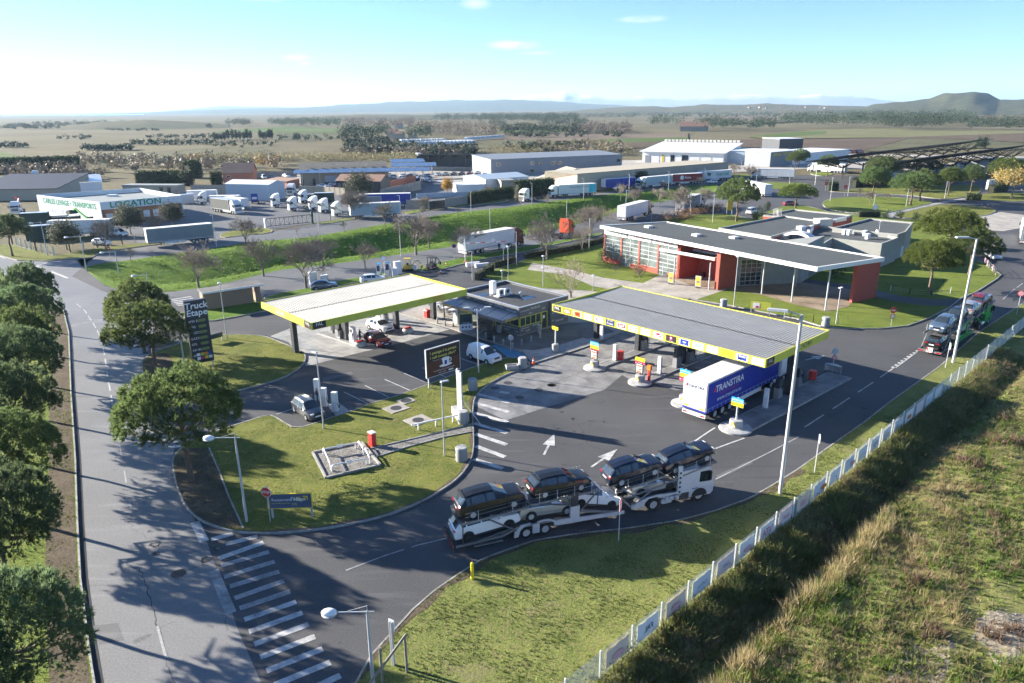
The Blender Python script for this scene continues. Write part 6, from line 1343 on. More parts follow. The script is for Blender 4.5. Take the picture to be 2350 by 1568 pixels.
def restaurant():
 A=V3((16.8,134.6,0));d=V3((cos_(R_(-56.5)),sin_(R_(-56.5)),0));n=V3((-.834,-.552,0));t=thing('restaurant','flat-roofed restaurant with red walls and tall white-framed windows','restaurant',(0,0,.12))
 zt=6.9;zf=6.3
 rp=[g('c6',365,165,zt+.12),g('c6',1785,440,zt+.12),g('c6',2225,375,zt+.12),g('c6',800,140,zt+.12)];rp=[V3((q.x,q.y,0)) for q in rp]
 m=MB();m.prism(inset(rp,.3),zt-.25,zt-.18);m.build('roof','felt',t)
 m=MB();m.prism(inset(rp,.1),zf,zf+.1);m.build('soffit','soffit',t);inn=inset(rp,.3)
 for i in range(4):
  a,b=rp[i],rp[(i+1)%4];c,e=inn[i],inn[(i+1)%4];q=MB();q.add([(a.x,a.y,zf),(b.x,b.y,zf),(e.x,e.y,zf),(c.x,c.y,zf),(a.x,a.y,zt),(b.x,b.y,zt),(e.x,e.y,zt),(c.x,c.y,zt)],[(0,3,2,1),(4,5,6,7),(0,1,5,4),(1,2,6,5),(2,3,7,6),(3,0,4,7)]);q.build('roof_edge','fascia_white',t)
 for k,x,y in (('c6',683,178),('c6',995,232),('c6',1240,248)):
  p=g(k,x,y,zt);bx_('skylight','fascia_white',t,p.x-.6,p.x+.6,p.y-.6,p.y+.6,zt-.3,zt+.15,rz=-.98)
 B=V3((17.7,134.2,0));E_=V3((28.3,119.3,0));d=(E_-B).normalized();n=V3((d.y,-d.x,0));L=(E_-B).length;bay=L/4
 if n.y>0: n=-n
 for i in range(5):
  q=B+d*bay*i;bx_('pilaster','render_red',t,-.16,.16,-.12,.22,0,zf,T=MT_(q)@MR_(math.atan2(d.y,d.x),4,'Z'))
 for i in range(4):
  q=B+d*(bay*i+.17);w=bay-.34;rz=MT_(q)@MR_(math.atan2(d.y,d.x),4,'Z')
  m=MB()
  if i%2==1:
   wgrid(t,q,d,w*.5,2.15,2,3,n,name='door');m.b(w*.52,w,-.1,.1,0,.75,T=rz);m.build('wall','render_red',t);wgrid(t,q+d*w*.5+V3((0,0,.75)),d,w*.5,1.4,1,2,n)
  else: m.b(0,w,-.1,.1,0,.95,T=rz);m.build('wall','render_red',t);wgrid(t,q+V3((0,0,.95)),d,w,1.2,2,1,n)
  wgrid(t,q+V3((0,0,2.18)),d,w,2.95,2,4,n)
 bx_('wall','render_red',t,.1,L-.1,-.1,.1,5.2,zf,T=MT_(B)@MR_(math.atan2(d.y,d.x),4,'Z'))
 for i,(a_,b_,s,sz) in enumerate(((.1,.33,'LE RESTAURANT',.72),(.345,.665,'l\'étape',1.05),(.68,.995,'7j/7   6h-23h',.85))):
  T=MT_(B)@MR_(math.atan2(d.y,d.x),4,'Z');m=MB();m.b((a_-.09 if i==0 else a_)*L,b_*L,-.3,-.2,5.28,6.22,T=T) if False else m.b((a_-.09 if i==0 else a_)*L,b_*L,-.32,-.24,5.25,6.22,T=T);m.build('sign_board','fascia_white',t)
  c=B+d*((a_+b_)/2*L)+n*.335+V3((0,0,5.72));text(t,s,sz,'render_red' if i else 'steel_dark',c,n)
 back=MB();P=[B-n*.2,E_-n*.2,E_-n*11,B-n*11];back.prism(inset([V3((p.x,p.y,0)) for p in P],.1),0,zf-.02);back.build('wall','render_grey',t)
 en=E_;m=MB();q1=en-n*.1;ang=math.atan2(d.y,d.x);T=MT_(E_)@MR_(ang,4,'Z')   # local x along front, local y away from camera
 m.b(.1,.35,-.05,6.2,0,zf-.02,T=T);m.b(.3,9.4,4.6,4.9,0,zf-.02,T=T);m.b(8.9,9.6,-1.2,5.0,0,zf-.02,T=T);m.build('entrance_wall','render_red',t)
 wgrid(t,T@V3((4.6,4.55,0)),d,1.9,3.6,2,4,n,name='door',glass='glass');wgrid(t,T@V3((7.6,4.55,0)),d,.9,3.6,1,4,n,glass='glass')
 for x in (3.3,7.0): MB().lathe([(.14,0),(.14,.08),(.05,.12)],10,T=T@MT_((x,4.5,2.6))@MR_(R_(90),4,'X')).build('wall_lamp','lamp_globe',t)
 bx_('litter_bin','black',t,2.0,2.3,4.2,4.5,0,.9,T=T)
 pc=MB();pz=4.75;cor=[g('z1',790,385,pz),g('z1',1440,500,pz),g('z1',1570,460,pz),g('z1',960,355,pz)];pc.prism([(q.x,q.y) for q in cor],pz-.42,pz-.38);pc.build('porch_roof','felt',t)
 inn=inset([V3((q.x,q.y,0)) for q in cor],.15)
 for i in range(4):
  a,b=cor[i],cor[(i+1)%4];c,e=inn[i],inn[(i+1)%4];q=MB();q.add([(a.x,a.y,pz-.5),(b.x,b.y,pz-.5),(e.x,e.y,pz-.5),(c.x,c.y,pz-.5),(a.x,a.y,pz),(b.x,b.y,pz),(e.x,e.y,pz),(c.x,c.y,pz)],[(0,3,2,1),(4,5,6,7),(0,1,5,4),(1,2,6,5),(2,3,7,6),(3,0,4,7)]);q.build('porch_edge','fascia_white',t)
 for k,x,y,top in (('z1',960,790,pz-.4),('z1',1370,865,pz-.4),('c6',1420,615,zf),('c6',1615,665,zf),('c6',1835,720,zf)):
  p=g(k,x,y,.12);MB().tube((p.x,p.y,0),(p.x,p.y,top),.11,n=10).build('column','galv',t,smooth=40)
 for k,x,y in (('z2',605,830),('z2',910,900)): p=g(k,x,y,.12);MB().tube((p.x,p.y,0),(p.x,p.y,zf),.09,n=8).build('column','galv',t)
 h0=T@V3((9.6,4.0,0));hp=[T@V3((9.6,3.2,0)),g('z2',960,860,.12),g('z2',960,860,.12)+V3((7,9,0)),T@V3((9.6,14,0))];m=MB();m.prism([(q.x,q.y) for q in hp],0,zf-.05);m.build('wall','render_grey',t)
 a=hp[0];b=hp[1];dd=(b-a).normalized();nn=V3((dd.y,-dd.x,0));nn=nn if nn.y<0 else -nn;a0=g('z1',1790,775,.12);
 wgrid(t,a+dd*.6+nn*.06+V3((0,0,.1)),dd,3.6,4.2,4,6,nn,glass='glass')
 wd=hp[1];
 a=g('c6',2000,670,.12);b=g('c6',2155,635,.12);e=(b-a).normalized();bx_('end_wall','render_red',t,0,(b-a).length,-.22,.22,0,zf-.01,T=MT_((a.x,a.y,0))@MR_(math.atan2(e.y,e.x),4,'Z'))
 def block(pts,h,wm,par=.35,pm='render_grey',z0=0):
  P=[V3((p[0],p[1],0)) for p in pts];m=MB();m.prism(inset(P,.02),z0,h-par);m.build('wall',wm,t);I=inset(P,.28);m=MB();m.prism(I,h-par,h-par+.04);m.build('roof','felt',t);m=MB();k=len(P);m2=MB()
  for i in range(k):
   a,b,c,e=P[i],P[(i+1)%k],I[i],I[(i+1)%k];m.add([(a.x,a.y,h-par-.02),(b.x,b.y,h-par-.02),(e.x,e.y,h-par-.02),(c.x,c.y,h-par-.02),(a.x,a.y,h),(b.x,b.y,h),(e.x,e.y,h),(c.x,c.y,h)],[(4,5,6,7),(0,1,5,4),(2,3,7,6)])
  m.build('parapet',pm,t)
 def zz(z,*pts): return [g('z2',x,y,z+.12) for x,y in pts]
 block(zz(5.0,(640,355),(70,260),(780,125),(1240,190)),5.0,'render_red',pm='render_grey');block(zz(4.75,(555,120),(880,55),(1530,120),(1300,185)),4.75,'render_red',pm='render_grey')
 block(zz(4.45,(1850,430),(2030,365),(1700,290),(1120,230),(640,360),(800,420),(1180,450),(1310,372)),4.45,'render_grey',.5);block(zz(4.85,(2020,330),(1310,260),(1715,155),(2190,200),(2110,300)),4.85,'render_grey')
 def plant(x,y,z,sx,sy,sz,mt,nm='roof_unit',rz=.6): p=g('z2',x,y,z);m=MB();m.b(-sx/2,sx/2,-sy/2,sy/2,0,sz);return m.build(nm,mt,t,loc=(p.x,p.y,z-.12),rz=rz)
 plant(960,330,4.1,1.4,1.2,1.6,'box_white');plant(1050,340,4.1,.9,.9,1.1,'alu');plant(1200,250,4.1,3.0,2.2,1.7,'render_cream','roof_unit',.2);plant(1380,190,4.3,5,.9,.7,'alu','duct',.7)
 for x,y in ((1440,335),(1490,340),(1660,350),(1690,385),(1075,295)): plant(x,y,4.05,1.0,.5,1.1,'box_white','air_conditioner')
 p=g('z2',945,400,4.1);m=MB();ar=[(3.2*cos_(a),1.7*sin_(a)) for a in np.linspace(0,PI_,13)];ar2=[(2.6*cos_(a),1.2*sin_(a)) for a in np.linspace(PI_,0,13)];m.extr(ar+ar2,-.9,.9,T=MT_((p.x,p.y,4.0))@MR_(-.9,4,'Z'));m.build('curved_duct','fascia_white',t,smooth=35)
 for y0 in (0,.9):
  p=g('z2',712,125,5.0);m=MB();
  for x in (-.9,-.3,.3,.9): m.tube((x,y0-.4,-.2),(x,y0-.4,1.5),.04,n=5)
  m.tube((-.9,y0-.4,1.5),(.9,y0-.4,1.5),.04,n=5);m.tube((-.9,y0-.4,.8),(.9,y0-.4,.8),.04,n=5);m.build('roof_ladder_cage','fascia_white',t,loc=(p.x,p.y,4.8),rz=.7)
 p=g('z2',1815,310,4.7);m=MB();m.tube((0,0,0),(0,0,2.6),.05,n=6)
 for i in range(4): m.tube((-.5,0,1.7+i*.25),(.5,0,1.7+i*.25),.025,n=4)
 m.tube((0,-.6,2.5),(0,.6,2.5),.025,n=4);m.build('aerial','galv',t,loc=(p.x,p.y,4.3));p=g('z2',1785,320,4.7);m=MB();m.lathe([(.02,0),(.3,.06),(.45,.18)],14,T=MR_(R_(70),4,'Y'));m.build('satellite_dish','sign_white',t,loc=(p.x,p.y,4.8))
 for x,y in ((1970,620),(2050,575)): p=g('z2',x,y,.12);m=MB();m.b(-.5,.5,-.05,.05,0,2.1);m.build('door','window_white',t,loc=(p.x,p.y-.1,0),rz=R_(43.5))
 a=g('z2',985,830,.12);wgrid(t,V3((a.x,a.y-.1,.2)),(.72,.69,0),1.6,2.3,2,2,(.69,-.72,0),name='door',glass='glass');a=g('z2',1045,820,.12);wgrid(t,V3((a.x+1.5,a.y+1.0,.9)),(.72,.69,0),1.8,1.4,2,2,(.69,-.72,0),glass='glass')
restaurant()
# signs
def sign_stand(name,label,cat,k,ax,ay,bx,by,z0,z1,face,post='galv',over=(0,0),thick=.12,z=.12,posts=True):
 a=g(k,ax,ay,z);b=g(k,bx,by,z);h=heading(a,b);L=(b-a).length;t=thing(name,label,cat,a,h)
 bx_('panel',face,t,-over[0],L+over[1],-thick/2,thick/2,z0,z1)
 if posts:
  for x in (.08,L-.08): bx_('post',post,t,x-.06,x+.06,thick/2,thick/2+.12,-.1,z1-.1)
 return t,L
mat('totem',(.032,.036,.046),.35,var=.06);mat('led_green',(.16,.22,.07),.4,var=.1);mat('coffee',(.10,.035,.022),.5,var=.6,scale=14);mat('coffee_dark',(.035,.018,.014),.5,var=.3,scale=6);mat('lime_text',(.60,.60,.12),.5,var=.02)
a=g('c4',1518,905,.12);zt=zh('c4',1518,905,358,.12)-.12
t,L=sign_stand('price_totem','tall dark fuel price totem with green display windows on the lawn','sign','c4',1522,905,1685,870,.9,zt,'totem',thick=.45)
text(t,'Truck',1.0,'sign_white',(L*.5,-.235,zt-.62),bold=.02,shear=.08);text(t,'Etape',1.0,'sign_white',(L*.5,-.235,zt-1.42),bold=.02,shear=.08)
for i,s in enumerate(('SP95 E10','SP95','GAZOLE +','GAZOLE','GPL','AD BLUE','GNR')):
 z=zt-2.35-i*.66;text(t,s,.36,'sign_white',(.12,-.235,z),align='LEFT');m=MB();w=.42;P=[(L-.75+x,zz) for x,zz in [(-.3,-.17),(.3,-.17),(.42,-.1),(.46,0),(.42,.1),(.3,.17),(-.3,.17),(-.42,.1),(-.46,0),(-.42,-.1)]];m.add([(x,-.24,z+q) for x,q in P],[tuple(range(10))]);m.build('display','led_green',t)
for i,c_ in enumerate(('sign_white','lime_dark','orange','blue','sign_white','crimson','yellow','sign_white')): m=MB();x=.5+(i%4)*.42;z=1.75-(i//4)*.45;m.b(x,x+.36,-.25,-.228,z,z+.3);m.build('card_logo',c_,t)
zb=zh('c5',1272,975,893,.12)-.12;ztp=zh('c5',1272,975,690,.12)-.12
t,L=sign_stand('billboard','billboard with a white coffee cup on a bed of coffee beans','billboard','c5',1272,975,1484,905,zb,ztp,'coffee_dark',over=(.25,.25),thick=.16);H=ztp-zb
bx_('bean_picture','coffee',t,-.2,L+.2,-.095,-.085,zb+.05,zb+H*.52)
m=MB()
for x0,x1,z0,z1 in ((-.3,L+.3,zb-.06,zb),(-.3,L+.3,ztp,ztp+.06),(-.31,-.25,zb,ztp),(L+.25,L+.31,zb,ztp)): m.b(x0,x1,-.11,.11,z0,z1)
m.build('frame','galv',t)
text(t,'1 passage à la pompe',.42,'lime_text',(L/2,-.1,ztp-.5),bold=.006);text(t,'1 café Lavazza offert*',.40,'lime_text',(L/2-.05,-.1,ztp-1.0),bold=.006);text(t,'*Cet énoncé, une fois validée',.12,'sign_white',(L*.32,-.1,ztp-1.35));text(t,'* à la boutique de la station service',.2,'sign_white',(L/2,-.105,zb+.5));text(t,'saison du 09',.2,'sign_white',(L/2-.2,-.105,zb+.22));bx_('small_logo','sign_white',t,L*.66,L*.82,-.11,-.1,zb+.15,zb+.3)
cx=L*.57;cz=zb+H*.30;m=MB();m.add([(cx-.34,-.125,cz),(cx+.34,-.125,cz),(cx+.52,-.125,cz+.75),(cx-.52,-.125,cz+.75)],[(0,1,2,3)]);cu=m.build('cup','sign_white',t);m=MB();m.lathe([(.62,0),(.62,.015)],20,T=MT_((cx,-.10,cz+.75))@Matrix.Diagonal((.84,1,.2,1))@MR_(R_(90),4,'X'));m.build('cup_rim','paper',cu);m=MB();m.lathe([(.85,0),(.85,.01)],22,T=MT_((cx,-.098,cz-.02))@Matrix.Diagonal((1,1,.2,1))@MR_(R_(90),4,'X'));m.build('saucer','sign_white',cu);bx_('cup_logo','blue',cu,cx-.16,cx+.14,-.135,-.127,cz+.05,cz+.5);m=MB();m.path([(cx+.45,-.12,cz+.62),(cx+.72,-.12,cz+.6),(cx+.75,-.12,cz+.35),(cx+.42,-.12,cz+.2)],.04,6);m.build('cup_handle','sign_white',cu)
t,L=sign_stand('direction_board','low dark blue restaurant board with yellow edge and arrow on the lawn','sign','c7',780,1110,1072,1100,.85,1.95,'navy_sign',thick=.08) if mat('navy_sign',(.075,.105,.18),.5,var=.05) else 0
m=MB()
for x0,x1,z0,z1 in ((-.04,L+.04,.81,.85),(-.04,L+.04,1.95,1.99),(-.04,0,.85,1.95),(L,L+.04,.85,1.95)): m.b(x0,x1,-.05,.05,z0,z1)
m.build('edge','yellow',t);text(t,'Restaurant',.31,'sign_white',(.85,-.05,1.52));text(t,'l\'étape',.40,'sign_white',(2.05,-.05,1.55),bold=.008);text(t,'7/7j',.26,'lime_text',(1.75,-.05,1.12));text(t,'Nous travaillons pour vous',.12,'lime_text',(.8,-.05,1.25))
m=MB();x,z=L-.45,1.55;m.tube((x-.2,-.05,z-.16),(x+.16,-.05,z+.18),.035,n=5);m.tube((x+.18,-.05,z+.2),(x-.12,-.05,z+.2),.035,n=5);m.tube((x+.18,-.05,z+.2),(x+.18,-.05,z-.12),.035,n=5);m.build('arrow','yellow',t);bx_('hand_icon','lime_dark',t,L-1.05,L-.78,-.048,-.04,1.38,1.72)
def disc_sign(label,k,x,y,ty,rz,face,ring,txt=None,shape=20,r=.33,post='galv',z=.12,bar=False,extra=None,backing=False):
 h=zh(k,x,y,ty,z)-z;t=thing('traffic_sign',label,'traffic sign',g(k,x,y,z),rz);MB().tube((0,0,-.1),(0,0,h),.035,n=8).build('post',post,t)
 X=MT_((-.06,0,h-r))@MR_(R_(-90),4,'Y')@MR_(PI_/shape,4,'Z');m=MB();m.lathe([(r,0),(r,.02),(r*.98,.022)],shape,T=X);m.build('plate',ring,t)
 m=MB();m.lathe([(r*.78 if shape>10 else r*.92,.024),(r*.78 if shape>10 else r*.92,.027)],shape,T=X);m.build('face',face,t)
 if bar: bx_('bar','sign_white',t,-.095,-.09,-r*.55,r*.55,h-r-.07,h-r+.07)
 if txt: text(t,txt,r*.62,'sign_white' if face=='red' else 'black',(-.094,0,h-r),(-1,0,0),bold=.006)
 if extra:
  for j,(f2,r2) in enumerate(extra):
   X2=MT_((-.06,0,h-r*2.1-r2-j*.6))@MR_(R_(-90),4,'Y');m=MB();m.lathe([(r2,0),(r2,.02)],18,T=X2);m.build('plate','red',t);m=MB();m.lathe([(r2*.72,.022),(r2*.72,.026)],18,T=X2);m.build('face',f2,t)
 return t
H9=R_(90)
disc_sign('red octagonal stop sign beside the restaurant board','c7',772,1130,885,R_(75),'red','sign_white','STOP',8,.42)
disc_sign('round red-rimmed sign on a post at the near grass edge','c8',1480,962,635,R_(165),'sign_white','red','',r=.42);disc_sign('round sign seen edge-on beside the tall right lamp','r4',1187,403,190,R_(160),'galv','galv',r=.4);disc_sign('round sign seen from behind at the far end of the wide island','c6',1878,1140,965,R_(100),'galv','galv',r=.38,z=.16,extra=[('galv',.3)])
disc_sign('no-entry sign with a second disc on the restaurant lawn','r1',997,1175,1000,H9,'red','red',bar=True,r=.42,extra=[('sign_white',.36)]);disc_sign('round sign seen from behind near the green transporter','r1',1505,1568,1330,R_(160),'galv','galv',r=.42);disc_sign('round sign on the verge at the right edge of the picture','r1',2170,1070,845,R_(60),'pink_faint','red',r=.42)
disc_sign('no-entry sign beside the depot fence','z5',1300,1075,920,R_(70),'red','red',bar=True,r=.42);disc_sign('round sign beside the blue disabled bay','z3',1155,1150,925,R_(-110),'galv','galv',r=.36);disc_sign('no-entry sign with white disc on the far car-park lawn','z7',465,630,515,H9,'red','red',bar=True,r=.6,extra=[('sign_white',.5)]);disc_sign('no-entry sign by the far hedge','z7',265,575,478,H9,'red','red',bar=True,r=.6);disc_sign('blue round no-parking sign before the white box lorry','c2',755,1240,1120,H9,'blue','red',r=.4);disc_sign('white round sign by the hedge entrance','c2',1090,1270,1120,R_(80),'sign_white','sign_white',r=.45);disc_sign('red and white sign standing behind the chargers','c2',277,1330,1200,H9,'sign_white','pink_faint',r=.5);disc_sign('tall white disc sign beside the pine in the car park','z7',785,790,718,H9,'sign_white','galv',r=.8)
t,L=sign_stand('blue_sign','blue-edged road sign on posts beside the near wooden posts','sign','r3',490,940,480,935,2.1,2.8,'sign_white',thick=.04,over=(.12,.12))
t,L=sign_stand('yellow_board','long yellow picture board on posts behind the long canopy','sign','c6',1345,735,1475,750,.6,1.7,'lime',thick=.06);bx_('picture','sign_white',t,.3,L*.45,-.05,-.035,.75,1.5);bx_('picture_mark','crimson',t,L*.25,L*.4,-.06,-.05,.8,1.1)
def aboard(label,k,x,y): t=thing('poster_stand',label,'sign',g(k,x,y,.13),R_(-45));bx_('frame','galv',t,-.5,.5,-.06,.06,.25,1.95);bx_('poster','lime_dark',t,-.42,.42,-.075,-.06,.33,1.87);bx_('picture','paper_brown',t,-.3,.3,-.085,-.075,.8,1.2);bx_('foot','steel_dark',t,-.35,.35,-.25,.25,0,.1)
aboard('yellow poster stand left of the porch column','z1',925,800);aboard('yellow poster stand in front of the restaurant entrance','z1',1243,845)
t,L=sign_stand('yellow_board','yellow sign behind the restaurant by the pine','sign','z8',1325,785,1385,785,1.2,4.4,'lime_dark',thick=.1)
def flagsign(label,k,x,y,tz,z=.11):
 t=thing('lane_sign',label,'sign',g(k,x,y,z),SA);m=MB();m.lathe([(.42,0),(.42,.95),(.38,1.0),(.05,1.0)],14);m.build('round_base','bin_grey',t,smooth=35);MB().tube((0,0,1),(0,0,tz),.08,n=8).build('post','sign_white',t);bx_('plate','yellow',t,-.12,-.06,-.5,.5,tz-.1,tz+.3)
flagsign('small yellow lane sign on a grey drum before the shop','z3',1812,1175,2.9)
t,L=sign_stand('direction_arrow','pale blue direction arrow board by the fuel totem','sign','c4',1640,690,1750,660,.5,1.1,'glass_blue',thick=.06)
# lamps
def post_h(k,x,y,ty,z): return zh(k,x,y,ty,z)-z
def globe_lamp(label,k,x,y,ty,rz,z=.12,arm=1.9,pk='galv'):
 h=post_h(k,x,y,ty,z);t=thing('street_lamp',label,'street lamp',g(k,x,y,z),rz);m=MB();m.tube((0,0,-.1),(0,0,h*.5),.10,.085,10);m.tube((0,0,h*.5),(0,0,h),.085,.06,10);m.build('post',pk,t,smooth=40)
 m=MB();m.tube((-.35,0,h-.02),(arm-.35,0,h-.12),.035,n=6);m.tube((0,0,h),(0,0,h+.32),.03,n=6);m.tube((0,0,h+.3),(arm*.55,0,h-.06),.012,n=5);m.build('arm',pk,t)
 m=MB();m.sph((arm,0,h-.14),.40,.27,.19,14,8);m.build('lamp_head','lamp_globe',t,smooth=60);m=MB();m.lathe([(.36,-.24),(.37,-.2),(.3,-.17)],14,(arm,0,h));m.build('rim','galv',t)
globe_lamp('street lamp with egg-shaped head at the near corner of the big lawn','c7',607,1130,540,PI_-.1);globe_lamp('street lamp with egg-shaped head at the bottom edge of the picture','r3',348,1075,595,PI_-.05);globe_lamp('street lamp with egg-shaped head by the fuel totem','c4',1455,900,598,PI_+.2);globe_lamp('street lamp standing on the dark path tip of the verge','z5',1020,1215,805,PI_,arm=2.5);globe_lamp('street lamp on the verge behind the round pines','z5',1395,1235,985,PI_,arm=2.3);globe_lamp('short street lamp rising behind the left round pine','c4',1175,300,145,PI_+.2);globe_lamp('street lamp in the depot before the left holm oak','z5',560,1030,640,PI_)
def head_lamp(label,k,x,y,ty,rz,z=.12,kind='single',r=.07):
 h=post_h(k,x,y,ty,z);t=thing('lamp_post',label,'lamp post',g(k,x,y,z),rz);m=MB();m.tube((0,0,-.1),(0,0,h),r,r*.7,9);m.build('post','galv',t,smooth=40);m=MB()
 if kind=='single': m.b(-.1,.62,-.13,.13,h-.03,h+.06,0,tp=(.9,.8))
 elif kind=='double':
  for sg in (1,-1): m.tube((0,0,h-.25),(sg*1.0,0,h+.25),.03,n=6);m.b(sg*1.15-.35,sg*1.15+.35,-.14,.14,h+.2,h+.3)
 elif kind=='tee': m.b(-.34,-.06,-.12,.12,h-.02,h+.1);m.b(.06,.34,-.12,.12,h-.02,h+.1)
 elif kind=='tall': m.tube((0,0,h-.05),(1.0,0,h+.15),.05,n=6);m.b(.9,2.3,-.22,.22,h+.1,h+.24,0,tp=(.95,.8))
 elif kind=='short': m.lathe([(.05,-.05),(.26,.0),(.24,.12),(.04,.18)],12,(0,0,h))
 m.build('lamp_head','lamp_globe' if kind in('short','tee') else 'galv',t);return t
head_lamp('slim lamp post on the lawn beside the grey family car','c5',497,1265,710,2.5);head_lamp('slim lamp post with a small plate beside the steel rails','c5',1385,1468,925,.5);head_lamp('lamp post with two splayed heads beside the white van','c5',1635,855,395,.1,kind='double')
head_lamp('tall steel lamp mast between the lorry canopy and the fence','F',1790,1132,722,2.75,kind='tall',r=.15);head_lamp('tall steel lamp mast behind the green transporter','F',2187,832,548,PI_,kind='tall',r=.15)
head_lamp('lamp post on the restaurant lawn right of the porch','c6',1905,808,575,.6,kind='tee');head_lamp('lamp post in front of the restaurant porch','c6',1238,695,370,.6,kind='tee');head_lamp('short lamp post with cap on the restaurant path','z1',12,880,705,0,kind='short');head_lamp('slim lamp post on the lawn behind the shop','z3',1630,215,-60,0,kind='short')
head_lamp('lamp post behind the shop by the hedge gap','c2',1122,1370,1140,0,kind='short');head_lamp('low lamp post behind the shop roof','c2',1080,1366,1305,0,kind='short');head_lamp('lamp post on the grass strip beside the white box lorry','c2',1178,1268,1040,PI_);head_lamp('lamp post on the lawn beside the hedge corner','c2',1360,1366,1205,0,kind='short');head_lamp('lamp post behind the barrier blocks','c2',877,1366,1175,PI_);head_lamp('lamp post beside the fuel totem\'s right edge','c4',1780,645,215,0,kind='short')
GL='lamp posts along the back roads'
for lb,k,x,y,ty,rz in (('lamp post before the grey depot trailer','c1',1480,1140,925,PI_),('lamp post on the haulage yard pavement','z6',1245,725,430,PI_),('lamp post with arm before the pale blue trailer','z6',2045,610,350,PI_),('lamp post on the verge among bare trees','z6',2045,940,605,0),('lamp post on the verge left of the middle','z6',1012,880,745,0),('lamp post by the black yard gate','c2',868,915,745,PI_),('lamp post at the shrubs behind the white tractor','c2',1284,840,705,PI_),('lamp post by the teal-panelled lorry','c2',1635,820,675,PI_),('lamp post left of the blue trailer front','c2',1945,800,645,PI_),('lamp post before the pale blue lorry\'s trailer','c2',2215,755,625,PI_),('lamp post on the middle of the verge','c2',998,1020,880,0),('lamp post on the verge above the orange tractor','c2',1520,960,815,0),('lamp post on the verge before the blue trailer','c2',1925,870,755,0),('lamp post left on the verge front','c2',388,1200,965,0),('lamp post by the service road hedge','c2',1673,1160,950,0),('lamp post in front of the restaurant\'s lorry','z8',540,845,715,0),('lamp post between the white and grey lorries','z8',945,795,535,0),('lamp post beside the grey lorry\'s cab','z8',1180,870,580,0),('lamp post before the red lorry','z8',718,525,330,PI_),('lamp post before the pale lorry','z8',303,545,360,PI_),('lamp post behind the red lorry','z8',1095,450,295,PI_),('lamp post behind the green-lettered lorry','z8',1425,400,270,PI_),('lamp post in the roundabout lawn','z8',1635,480,370,0),('lamp post beside the plain white lorry','z8',1985,480,270,PI_),('lamp post at the roundabout\'s right','z8',2255,475,285,0),('lamp post by the far garage fence','z8',1480,300,195,PI_),('lamp post on the car-park lawn, leftmost','z7',315,685,440,0),('lamp post at the car-park hedge','z7',500,630,430,0),('lamp post before the big car-park pines','z7',1110,745,560,0),('lamp post on the car-park lawn by the white disc','z7',765,785,620,0),('lamp post between the right car-park pines','z7',1515,660,480,0),('lamp post by the roundabout exit','z7',155,515,330,0)):
 head_lamp(lb,k,x,y,ty,rz,z=0.02,kind='single',r=.075)['group']=GL
# fence with banners
mat('fence_white',(.70,.71,.71),.5,.1,var=.06)
def fence():
 t=thing('mesh_fence','long white wire-mesh fence with posts along the lorry exit road','fence',F0,R_(43.67));n=34;sp=2.66;b=MB()
 for z in np.arange(.08,1.75,.1): b.tube((0,0,z),(sp,0,z),.0065,n=3,caps=False)
 for x in np.arange(.06,sp,.08): b.tube((x,0,.05),(x,0,1.72),.0045,n=3,caps=False)
 me=b.mesh('mesh_panel','fence_white');p=MB();p.b(-.035,.035,-.035,.035,-.2,1.78);pm=p.mesh('post','fence_white')
 for i in range(-3,n): sub('post',pm,t,(2.6+i*sp,0,.12))
 for i in range(-3,n-1): sub('mesh_panel',me,t,(2.6+i*sp,0,.12))
 return sp
sp=fence()
BN=[('peach','blot of pink','white banner with a peach field and pink blot, lowest on the fence'),('sign_white','FAL','white banner with reversed black letters, second lowest on the fence'),('peach','blot','peach banner with a pink blot between two white ones'),('pale_blue','CoTruck','pale blue banner with reversed lettering'),('pale_pink','DKV','pale pink banner with reversed letters'),('sign_white','swan','white banner with a pink swan-like mark'),('sign_white','UTA','white banner with large red reversed letters'),('pale_pink','dyneff','pink banner with a reversed word'),('peach','ring','peach and white banner with a ring'),('pale_blue','orange tip','pale blue banner with an orange corner'),('sign_white','','plain white banner without a mark'),('pale_blue','red tip','pale blue banner with a red corner'),('sign_white','text','white banner with faint text in the middle of the fence'),('sign_white','Prime','white banner with blue border and reversed letters'),('sign_white','faint','white banner with a faint tan mark'),('pale_blue','','pale blue plain banner'),('sign_white','m','white banner with small orange mark'),('pale_pink','','plain pale pink banner'),('pale_blue','e','pale blue banner near the far lamp mast'),('sign_white','','white plain banner near the far lamp mast')]
mat('peach',(.76,.60,.48),.6,var=.12,scale=1.5);mat('pale_blue',(.64,.67,.70),.6,var=.06);mat('pale_pink',(.75,.62,.60),.6,var=.08)
